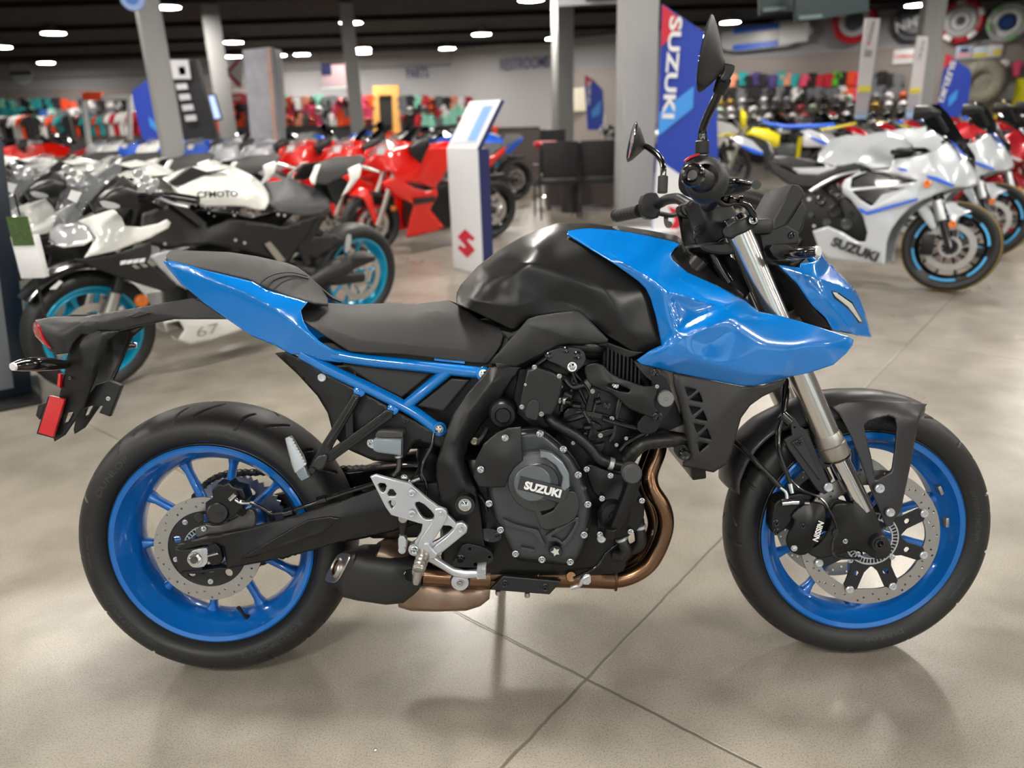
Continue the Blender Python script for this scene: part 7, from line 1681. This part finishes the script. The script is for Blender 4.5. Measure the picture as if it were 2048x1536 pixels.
# shelves with helmets
gon = simple('shelf_unit', 'low black shelf unit full of helmets before the slatted wall', 'shelf'); 
def shelf_line(px0, px1, py, off):
    a, b = onR(px0, py, off), onR(px1, py+0, off); b.z = a.z; return a, b
rowsd = [(206, 1.0), (222, 1.5), (238, 2.1), (254, 2.8)]
for j, (py, off) in enumerate(rowsd):
    a, b = shelf_line(1440, 1830, py, off)
    dd = (b-a); dd.z = 0; nn = int(dd.length/.36)
    wallM = bpy.data.objects
    bt = box(0, dd.length, -.16, .16, -.02, 0, .003); o = obj('shelf_board', bt, PLAST, gon); o.location = (a.x, a.y, a.z-.125); o.rotation_euler = (0, 0, math.atan2(dd.y, dd.x))
    for x_ in range(0, 4): 
        q = a+dd*(x_/3); obj('upright', box(-.02, .02, -.02, .02, -q.z+0.0, -.13), PLAST, gon).location = (q.x, q.y, q.z)
    for k in range(nn+1):
        q = a+dd*(k/nn); helmet((q.x+rr.uniform(-.03, .03), q.y+rr.uniform(-.03, .03), q.z-.008), az+rr.uniform(-.7, .7), rr.choice(['white', 'white', 'black', 'grey', 'white', 'red', 'black', 'black', 'gold', 'orange', 'mint', 'grey']), 'at the right')
# floats and board on the wall
def ringf(px, py, rpx, cols_, lab, full=False, off=.4):
    c0 = onR(px, py, off); k = (c0-CAMPOS).dot(FW)/FPX; R0 = rpx*k
    t = simple('pool_float', lab, 'inflatable float'); t.location = c0; t.rotation_euler = (0, 0, az)
    for i, (r0, r1, m) in enumerate(cols_):
        rm_, rt_ = (r0+r1)/2*R0, (r1-r0)/2*R0
        pr = [(rm_+rt_*math.cos(a), -rt_*.8*math.sin(a)) for a in [2*PI*q/14 for q in range(14)]] if r0 > 0 else [(0, -.07), (r1*R0*.8, -.07), (r1*R0, 0), (r1*R0*.8, .07), (0, .07)]
        obj('ring_tube' if r0 > 0 else 'centre', lathe(pr, 48, closed=r0 > 0), m, t)
    return t, R0
FR = mat('vinyl_red', 'b01526', .3); FWh = mat('vinyl_white', 'dfe2e4', .3); FG = mat('vinyl_dark_grey', '4a4c52', .35); FLG = mat('vinyl_light_grey', 'b4b8bc', .3); FBl = mat('vinyl_blue', '0f3f8a', .3); FGr = mat('vinyl_green', '7ab870', .3)
t, R0 = ringf(1709, 42, 42, [(.68, 1.0, FR), (.42, .70, FLG), (0, .42, FG)], 'red and grey round float on the wall partly behind a tall sign')
t, R0 = ringf(1830, 38, 40, [(.8, 1.0, FG), (0, .82, mat('vinyl_charcoal', '3c3e46', .35))], 'dark grey round float on the right wall')
pa = onR(1823, 46, .40); kk = (pa-CAMPOS).dot(FW)/FPX
me = text_mesh('NMW', 26*kk, .01); me.transform(Matrix.Translation(t.matrix_world.inverted() @ pa if False else (0, -.16, -.1)) @ Matrix.Rotation(PI/2, 4, 'X') @ Matrix.Rotation(.25, 4, 'Z')); obj('float_print', me, FLG, t, 0)
t, R0 = ringf(1922, 42, 42, [(.70, 1.0, FR), (.40, .74, FLG), (.18, .40, FWh), (0, .2, FG)], 'red and white round float with grey middle on the right wall')
for k in range(5): a = k*2*PI/5+.4; obj('white_patch', box(-.12, .12, -.22, -.18, -.07, .07, .02), FWh, t).matrix_local = Matrix.Translation((R0*.85*math.cos(a), 0, R0*.85*math.sin(a))) @ Matrix.Rotation(-a+PI/2, 4, 'Y')
t, R0 = ringf(2016, 44, 37, [(.72, 1.0, FLG), (.42, .74, FWh), (0, .36, FBl)], 'pale grey ring float with blue middle at the right edge')
for k in range(4): a = k*1.7+3.4; obj('green_patch', box(-.14, .14, -.22, -.18, -.05, .05, .02), FGr, t).matrix_local = Matrix.Translation((R0*.86*math.cos(a), 0, R0*.86*math.sin(a))) @ Matrix.Rotation(-a+PI/2, 4, 'Y')
c0 = onR(1532, 72, .3); kk = (c0-CAMPOS).dot(FW)/FPX
t = simple('paddle_board', 'long blue grey and white paddle board lying flat on the right wall', 'paddle board'); t.location = c0; t.rotation_euler = (0, -.03, az)
def brd(x0, x1, m, nm, z0=-1, z1=1, y=.0):
    P = []
    ln = 90*kk; hh = 23*kk
    def hw_(x): u_ = (x+ln)/(2*ln); return hh*min(1, (4*(1-u_))**.5*.95 if u_ > .75 else 1, (.62+2.2*u_))
    xs = [x0+(x1-x0)*i/24 for i in range(25)]
    P = [(x, z1*hw_(x) if z1 > .9 else z1*hh*.98) for x in xs]+[(x, z0*hw_(x) if z0 < -.9 else z0*hh*.98) for x in reversed(xs)]
    me = fill2d([P], .10-y, .01)
    for v in me.vertices: x, z, h = v.co; v.co = (x, -h-y, z)
    obj(nm, me, m, t, 40)
ln = 90*kk
brd(-ln, ln*.98, FLG, 'hull'); brd(-ln*.72, ln*.28, BSTR, 'blue_band', .45, .93, .03); brd(-ln*.72, ln*.28, BSTR, 'blue_band', -.93, -.45, .03); brd(ln*.3, ln*.9, FWh, 'white_nose', -.8, .8, .03)
# wall signs
def wall_sign(px, py, wpx, hpx, m, lab, parts=(), off=.3, rz=0):
    c0 = onR(px, py, off); kk = (c0-CAMPOS).dot(FW)/FPX; t = simple('sign', lab, 'sign'); t.location = c0; t.rotation_euler = (0, 0, az)
    obj('board', box(-wpx*kk/2, wpx*kk/2, -.02, .02, -hpx*kk/2, hpx*kk/2, .004), m, t)
    for i, (x, y, w_, h_, mm) in enumerate(parts): obj('print', box((x-w_/2)*kk, (x+w_/2)*kk, -.026, -.02, (-y-h_/2)*kk, (-y+h_/2)*kk), mm, t)
    return t, kk
t, kk = wall_sign(1812, 113, 46, 27, WHITEP, 'white sign with red lettering on the slatted wall'); me = text_mesh('YAMAHA', 10*kk, .004, 1.1); me.transform(Matrix.Translation((0, -.03, 0)) @ Matrix.Rotation(PI/2, 4, 'X')); obj('sign_lettering', me, mat('sign_red', 'd84a3a', .5), t, 0)
wall_sign(1928, 105, 28, 24, mat('sign_pale_blue', 'b8c8e0', .5), 'pale blue and pink picture sign, left of three on the slatted wall', [(0, 5, 24, 8, mat('sign_pink', 'e0a8b0', .5)), (0, -4, 14, 8, NAVY)])
wall_sign(1961, 105, 26, 22, mat('sign_sky', 'c8dce8', .5), 'pale picture sign with yellow foot, middle of three on the slatted wall', [(0, 5, 24, 8, mat('sign_yellow', 'e0cc50', .5))])
wall_sign(1990, 102, 25, 22, WHITEP, 'white and yellow picture sign, right of three on the slatted wall', [(4, 3, 14, 10, MATS['sign_yellow'])])
for px, py, cn, lab in ((2008, 135, 'white', 'white life vest hanging on the slatted wall'), (2034, 138, 'pink', 'pink life vest hanging on the slatted wall')):
    p = onR(px, py, .35); o = bpy.data.objects.new('life_vest', SH); COL.objects.link(o); o.location = p; o.rotation_euler = (0, 0, az); o.scale = (.42, 1, .62); o.material_slots[0].link = 'OBJECT'; o.material_slots[0].material = C_[cn]; tag(o, lab, 'life vest')
wall_sign(2040, 195, 24, 70, C_['yellow'], 'tall yellow panel on the slatted wall at the right edge')
wall_sign(2014, 182, 24, 32, FLG, 'light grey box hanging on the slatted wall')
camo = mat('camouflage', 'b0ac9c', .8, spot=1, sscale=8, col2='5e5c52')
c0 = onR(1965, 165, .5); kk = (c0-CAMPOS).dot(FW)/FPX; t = simple('float_tube', 'round camouflage patterned float leaning on the slatted wall', 'inflatable float'); t.location = c0; t.rotation_euler = (0, 0, az)
obj('ring_tube', lathe([((30+14*math.cos(a))*kk, -12*kk*math.sin(a)) for a in [2*PI*q/14 for q in range(14)]], 40, closed=True), camo, t); obj('seat_web', lathe([(0, -.05), (24*kk, -.05), (24*kk, .05), (0, .05)], 30), camo, t)
# tall tags in the right hand row
TAGM = mat('tag_panel', 'b8b6b8', .45); YELB = mat('tag_yellow', 'cdbd3a', .5); TGB = mat('tag_blue', '8aa6cc', .5); TGL = mat('tag_lilac', '9a96a0', .5)
def tagstand(P, Y, lab, marks):
    t = simple('price_stand', lab, 'sign stand')
    pan('panel', P, Y, .025, TAGM, t)
    for pts, m in marks: pan('print', pts, Y-.016, .003, m, t)
    b_ = D((P[2][0]+P[3][0])/2, P[2][1], Y); o = obj('foot', box(-.18, .18, -.15, .15, 0, .02, .004), PLAST, t); o.location = (b_.x, Y, 0); obj('post', box(-.03, .03, -.01, .01, 0, b_.z+.05), PLAST, t).location = (b_.x, Y+.02, 0)
    return t
t = tagstand([(1731, 36), (1761, 37), (1733, 238), (1710, 236)], 9.0, 'tall pale grey sign stand with a yellow band, left of the pair', [([(1717, 172), (1743, 172), (1741, 184), (1715, 184)], YELB), ([(1715, 186), (1741, 186), (1735, 228), (1711, 228)], TGL), ([(1711, 229), (1735, 229), (1733, 238), (1710, 238)], TGB), ([(1731, 100), (1745, 100), (1744, 113), (1730, 113)], mat('tag_dark', '807e84', .5)), ([(1736, 83), (1742, 86), (1738, 91), (1735, 88)], BRED)])
pan_text('stand_lettering', 'SUZUKI', 1743, 63, 9.0-.014, PLAST2, t, 34, 5, -PI/2-.12, .01, .004)
t = tagstand([(1835, 72), (1857, 73), (1838, 240), (1812, 238)], 11.0, 'tall pale grey sign stand with a yellow band, right of the pair', [([(1820, 176), (1842, 176), (1840, 186), (1818, 186)], YELB), ([(1818, 188), (1840, 188), (1836, 222), (1813, 222)], TGL), ([(1813, 223), (1836, 223), (1834, 236), (1811, 236)], TGB)])
pan_text('stand_lettering', 'SUZUKI', 1843, 100, 11-.014, PLAST2, t, 34, 5, -PI/2-.12, .01, .004)
# screens hung from the ceiling
for pts, lab in (([(1520, -20), (1640, -20), (1640, 14), (1520, 30)], 'dark green screen hanging from the ceiling, left one'), ([(1590, -20), (1738, -20), (1738, 22), (1592, 46)], 'dark green screen hanging from the ceiling, right one')):
    Y = 7.4 if 'left' in lab else 7.0
    t = simple('hanging_screen', lab, 'screen'); pan('screen_body', pts, Y, .06, mat('screen_dark_green', '12262a', .4), t); q = D(pts[0][0]+40, pts[0][1], Y); obj('bracket', box(-.02, .02, -.02, .02, 0, CEIL-q.z), PLAST, t).location = (q.x, Y, q.z); pan('caption_bar', [(pts[3][0]+6, pts[3][1]-14), (pts[3][0]+52, pts[3][1]-18), (pts[3][0]+52, pts[3][1]-10), (pts[3][0]+6, pts[3][1]-6)], Y-.032, .002, mat('caption_grey', '56676a', .5), t)
# wall lettering
pan_text('wall_lettering', 'PARTS', 835, 146, BY, NAVY, None, 44, 20, .03, .02, .04, )
tag(bpy.data.objects['wall_lettering'], 'dark blue PARTS lettering on the back wall', 'lettering')
c0 = onR(1049, 128, .05); kk = (c0-CAMPOS).dot(FW)/FPX
me = text_mesh('RESTROOMS', 1, .02); xs = [v.co.x for v in me.vertices]; ys = [v.co.y for v in me.vertices]; sc_ = (102*kk/(max(xs)-min(xs)), 22*kk/(max(ys)-min(ys)))
for v in me.vertices: v.co = (v.co.x*sc_[0]*1.12, -.03, v.co.y*sc_[1])
o = obj('wall_lettering', me, NAVY, None, 0); o.location = c0; o.rotation_euler = (0, 0, az); tag(o, 'dark blue RESTROOMS lettering on the right wall', 'lettering')
# ---------------- left and middle distance signs
t = simple('hanging_sign', 'round blue and white sign at the ceiling near the left column', 'sign'); v = D(265, -6, 8.6); t.location = v
obj('disc', lathe([(0, -.02), (.15, -.02), (.155, 0), (.15, .02), (0, .02)], 36), mat('pale_blue_sign', '9ab8f0', .4), t); obj('centre', lathe([(0, -.026), (.09, -.026), (.09, -.02)], 30), mat('mid_blue_sign', '4a80d8', .4), t); obj('hanger', cyl((0, 0, .15), (0, 0, CEIL-v.z), .008, 8), PLAST, t)
t = simple('hanging_sign', 'pale sign board hanging at the ceiling left of the near column', 'sign'); pan('board', [(1115, -12), (1240, -20), (1244, 6), (1118, 12)], 10.5, .05, FLG, t); pan('print', [(1170, -5), (1238, -8), (1240, 2), (1172, 4)], 10.46, .003, FG, t); q = D(1180, -12, 10.5); obj('hanger', cyl((0, 0, 0), (0, 0, CEIL-q.z), .01, 8), PLAST, t).location = q
def tower(pts, Y, th, m, lab, parts, cat='sign'):
    t = simple('display_tower', lab, cat); pan('body', pts, Y, th, m, t)
    for p_, mm, nm in parts: pan(nm, p_, Y-th/2-.003, .004, mm, t)
    return t
PIC = mat('printed_picture', 'e4e4ea', .5, spot=1, sscale=4, col2='9a9cb0'); ORP = mat('printed_orange', 'c87048', .5, spot=.4, sscale=5, col2='d8d0cc')
tower([(335, 120), (388, 118), (432, 290), (372, 330)], 12.5, .25, mat('tower_charcoal', '2c2c30', .5), 'dark tyre brand tower with pale top and white letters', [([(335, 120), (376, 119), (382, 158), (346, 158)], WHITEP, 'top_panel'), ([(356, 133), (370, 133), (372, 150), (358, 150)], NAVY, 'logo_patch')]+[([(351+k*6, 168+k*21), (373+k*6, 166+k*21), (376+k*6, 178+k*21), (354+k*6, 180+k*21)], WHITEP, 'letter_block') for k in range(4)])
tower([(485, 100), (540, 94), (563, 376), (511, 378)], 13.5, .3, PIC, 'tall pale printed promotional tower with photos', [([(532, 98), (540, 96), (556, 290), (548, 292)], ORP, 'orange_edge')])
tower([(540, 96), (560, 100), (568, 200), (570, 372), (564, 374)], 13.7, .1, FLG, 'narrow pale side wing of the printed promotional tower', [])
def flag(x0, y0, x1, y1, Y, lab, parts, base=WHITEP):
    t = simple('flag', lab, 'flag'); pan('cloth', [(x0, y0), (x1, y0-2), (x1, y1-2), (x0, y1)], Y, .02, base, t)
    for p_, mm in parts: pan('flag_patch', p_, Y-.012, .003, mm, t)
    a, b = D(x0, y0, Y), D(x1, y0-2, Y); obj('pole', cyl(a, b, .02, 8), PLAST, t)
    for q in (a, b): obj('hanger', cyl(q, (q.x, q.y, CEIL), .006, 6), PLAST, t)
FLR = mat('flag_red', 'a83040', .7); FLP = mat('flag_pale_red', 'cfa0a8', .7)
flag(426, 118, 484, 176, 19.5, 'white flag with red diagonal cross and dark middle', [([(426, 122), (432, 118), (484, 170), (480, 176)], FLR), ([(476, 118), (483, 118), (432, 176), (426, 172)], FLR), ([(440, 136), (456, 133), (462, 148), (450, 158), (438, 152)], mat('seal_brown', '5a2f28', .7))])
flag(642, 128, 694, 178, 22, 'striped flag with dark blue corner hanging by the grey column', [([(642, 128), (662, 127), (663, 150), (643, 151)], mat('flag_navy', '26305c', .7))]+[([(663 if k < 3 else 643, 129+k*7.6), (694, 128+k*7.6), (694, 132+k*7.6), (663 if k < 3 else 643, 133+k*7.6)], FLP) for k in range(6)])
t, _ = (simple('sign', 'red sign with white lettering beneath the cross flag', 'sign'), 0); pan('board', [(441, 190), (486, 185), (490, 206), (446, 210)], 18.8, .05, mat('sign_bright_red', 'd03848', .5), t); pan_text('sign_lettering', 'HONDA', 466, 197, 18.8-.03, WHITEP, t, 34, 8, .06, .02, .01)
p_ = D(466, 208, 18.8); obj('post', cyl((p_.x-.1, 18.85, 0), (p_.x-.1, 18.85, p_.z+.1), .02, 8), PLAST, t)
t = simple('monitor', 'upright lit monitor showing a pale blue picture', 'screen'); pan('housing', [(396, 190), (430, 188), (444, 240), (408, 244)], 13.2, .06, PLAST, t); pan('lit_picture', [(399, 193), (428, 191), (441, 236), (410, 240)], 13.165, .004, mat('lit_screen', 'a8c0f0', .4, emit=.8), t); p_ = D(425, 240, 13.2); obj('post', cyl((p_.x, 13.2, 0), (p_.x, 13.2, p_.z+.3), .03, 8), PLAST, t)
t = simple('doorway_frame', 'light wood framed doorway with a dark opening near the back wall', 'doorway'); WD = mat('light_wood', 'c89650', .6, spot=.2, sscale=4)
pan('wood_frame', [(745, 172), (797, 170), (800, 262), (786, 262), (784, 190), (757, 191), (760, 262), (747, 262)], BY-2.0, .3, WD, t); pan('dark_opening', [(757, 190), (785, 189), (786, 262), (760, 262)], BY-1.9, .1, mat('opening_dark', '121212', .8), t)
p_ = D(770, 262, BY-2.0); obj('frame_foot', box(p_.x-.75, p_.x+.75, BY-2.1, BY-1.9, 0, p_.z), WD, t)
t = simple('display_arch', 'orange cornered white display arch at the left', 'display stand'); pan('orange_corner', [(163, 184), (202, 184), (203, 200), (165, 201)], 17, .1, C_['orange'], t); pan('post', [(163, 196), (170, 196), (188, 368), (180, 368)], 17, .08, FWh, t); pan('crossbar', [(202, 190), (262, 189), (262, 199), (203, 200)], 17, .08, FWh, t); pan('post', [(254, 198), (262, 198), (262, 366), (254, 366)], 17, .08, FWh, t)
t = simple('wall_emblem', 'round pale emblem high on the back wall at the far left', 'sign'); v = D(42, 145, BY-.05); t.location = v; obj('disc', lathe([(0, -.03), (.48, -.03), (.5, 0), (0, 0)], 40), FLG, t); obj('band', box(-.46, .46, -.05, -.03, -.12, .06, .01), FG, t)
t = simple('wall_panel', 'pale sign panel on the back wall near the middle', 'sign'); pan('board', [(968, 186), (985, 183), (988, 210), (970, 210)], BY-.3, .05, mat('warm_white', 'e8e0cc', .5), t)
t = simple('wall_panel', 'warm white panel behind the small far banner', 'sign'); v0 = onR(1155, 195, .3); pan('board', [(1137, 178), (1172, 174), (1172, 222), (1140, 222)], v0.y-.2, .05, MATS['warm_white'], t)
# clothes rails in the distance
def rail(x, y, n_, ang, cl, where):
    t = simple('clothes_rail', 'clothes rail with garments '+where, 'clothes rail', 'clothes rails '+where); t.location = (x, y, 0); t.rotation_euler = (0, 0, ang)
    w_ = n_*.16; obj('rail', cyl((-w_/2, 0, 1.75), (w_/2, 0, 1.75), .018, 8), CHROME, t)
    for s in (-1, 1): obj('upright', cyl((s*w_/2, 0, 0.0), (s*w_/2, 0, 1.75), .02, 8), CHROME, t); obj('foot', box(s*w_/2-.02, s*w_/2+.02, -.25, .25, 0, .03), CHROME, t)
    for k in range(n_):
        q = Matrix.Rotation(ang, 3, 'Z') @ Vector((-w_/2+.08+k*.16, 0, 0)); shirt((x+q.x, y+q.y, 1.37), ang+1.15+rr.uniform(-.25, .25), rr.choice(cl), where)
for i in range(9):
    px = 30+i*74; q = D(px, 235, 23.6+(i % 3)*1.6); rail(q.x, q.y, 8, rr.uniform(-.3, .3), [['black', 'grey', 'teal', 'white', 'blue', 'orange'], ['orange', 'white', 'red', 'grey', 'orange'], ['orange', 'grey', 'white', 'orange', 'peach', 'black']][min(2, i//3)], 'in the clothing area before the back wall')
t = simple('shelf_unit', 'long low shelf of parts along the back wall under the PARTS lettering', 'shelf'); v = D(870, 210, BY-.5); v.x -= 3.2
for j in range(4): obj('shelf_board', box(v.x-2.2, v.x+2.4, BY-.9, BY-.45, .55+j*.45, .58+j*.45), PLAST2, t)
for s in (-2.2, 0, 2.38): obj('upright', box(v.x+s, v.x+s+.03, BY-.9, BY-.45, 0, 2.2), PLAST2, t)
pb = [mat('carton_'+n, c, .6) for n, c in (('red', 'b8483c'), ('pale', 'c0c8b8'), ('teal', '5aa89c'), ('grey', '8c9090'), ('white', 'd8d8d4'), ('black', '2a2a2c'))]
bc = box(-.13, .13, -.12, .12, 0, .26, .01); bme = bpy.data.meshes.new('carton'); bc.to_mesh(bme); bc.free(); bme.materials.append(pb[0])
for j in range(4):
    for k in range(14):
        m = rr.choice(pb); o = bpy.data.objects.new('carton', bme); COL.objects.link(o); o.location = (v.x-2.0+k*.31, BY-.68, .58+j*.45); o.scale = (1, 1, rr.uniform(.7, 1.2)); o.material_slots[0].link = 'OBJECT'; o.material_slots[0].material = m
        cn = m.name.split('_')[1]; tag(o, cn+' carton on the parts shelf', 'carton', cn+' cartons on the parts shelf')
# small metal stud set in the floor, and a fleck
p = G(751, 1500); t = obj('floor_stud', lathe([(0, .002), (.003, .002), (.0045, .0012), (.005, .0), (0, 0)], 18, axis='Z', center=(p.x, p.y, 0.0005)), STEEL); tag(t, 'tiny metal stud set in the concrete below the rear wheel', 'stud')

# goods hung on the slats of the back wall and on two free-standing racks
for k in range(34):
    px = 6+k*9.6
    for j, (py, sc_) in enumerate(((213, .8), (232, .8), (250, .8))):
        p = D(px+rr.uniform(-3, 3), py+rr.uniform(-4, 4), BY-.55-.25*j); cn = rr.choice(['orange', 'black', 'grey', 'white', 'black', 'grey'] if px > 110 else ['teal', 'blue', 'black', 'mint', 'white', 'grey', 'black'])
        shirt(p, rr.uniform(-.4, .4), cn, 'on the slatted back wall at the far left', sc_)
for gi, (pa_, pb_, Yg, cl) in enumerate(((446, 500, 19.8, ['orange', 'grey', 'red', 'black']), (562, 742, 21.5, ['orange', 'pink', 'white', 'grey', 'orange', 'peach', 'black', 'mint']), (800, 940, 23.0, ['grey', 'white', 'mint', 'red', 'black', 'peach']))):
    t = simple('display_rack', ['narrow rack of garments under the cross flag', 'long rack of garments left of the wood doorway', 'long rack of garments right of the wood doorway'][gi], 'display rack')
    a_, b_ = D(pa_, 230, Yg), D(pb_, 230, Yg)
    zt_ = D((pa_+pb_)/2, 196, Yg).z
    obj('back_board', box(a_.x, b_.x, Yg-.02, Yg+.02, .1, zt_), FG, t); obj('foot', box(a_.x, b_.x, Yg-.35, Yg+.35, 0, .1, .01), PLAST, t)
    n_ = int((pb_-pa_)/13)
    for j in range(3):
        for k in range(n_):
            px = pa_+6+(pb_-pa_-10)*k/max(1, n_-1); p = D(px, 205+j*17+rr.uniform(-3, 3), Yg-.2)
            if rr.random() < .78: shirt(p, rr.uniform(-.4, .4), rr.choice(cl), 'on the racks in the middle distance', .55)
            else: helmet(p, rr.uniform(-.5, .5), rr.choice(['white', 'orange', 'red', 'grey', 'black']), 'in the middle distance')
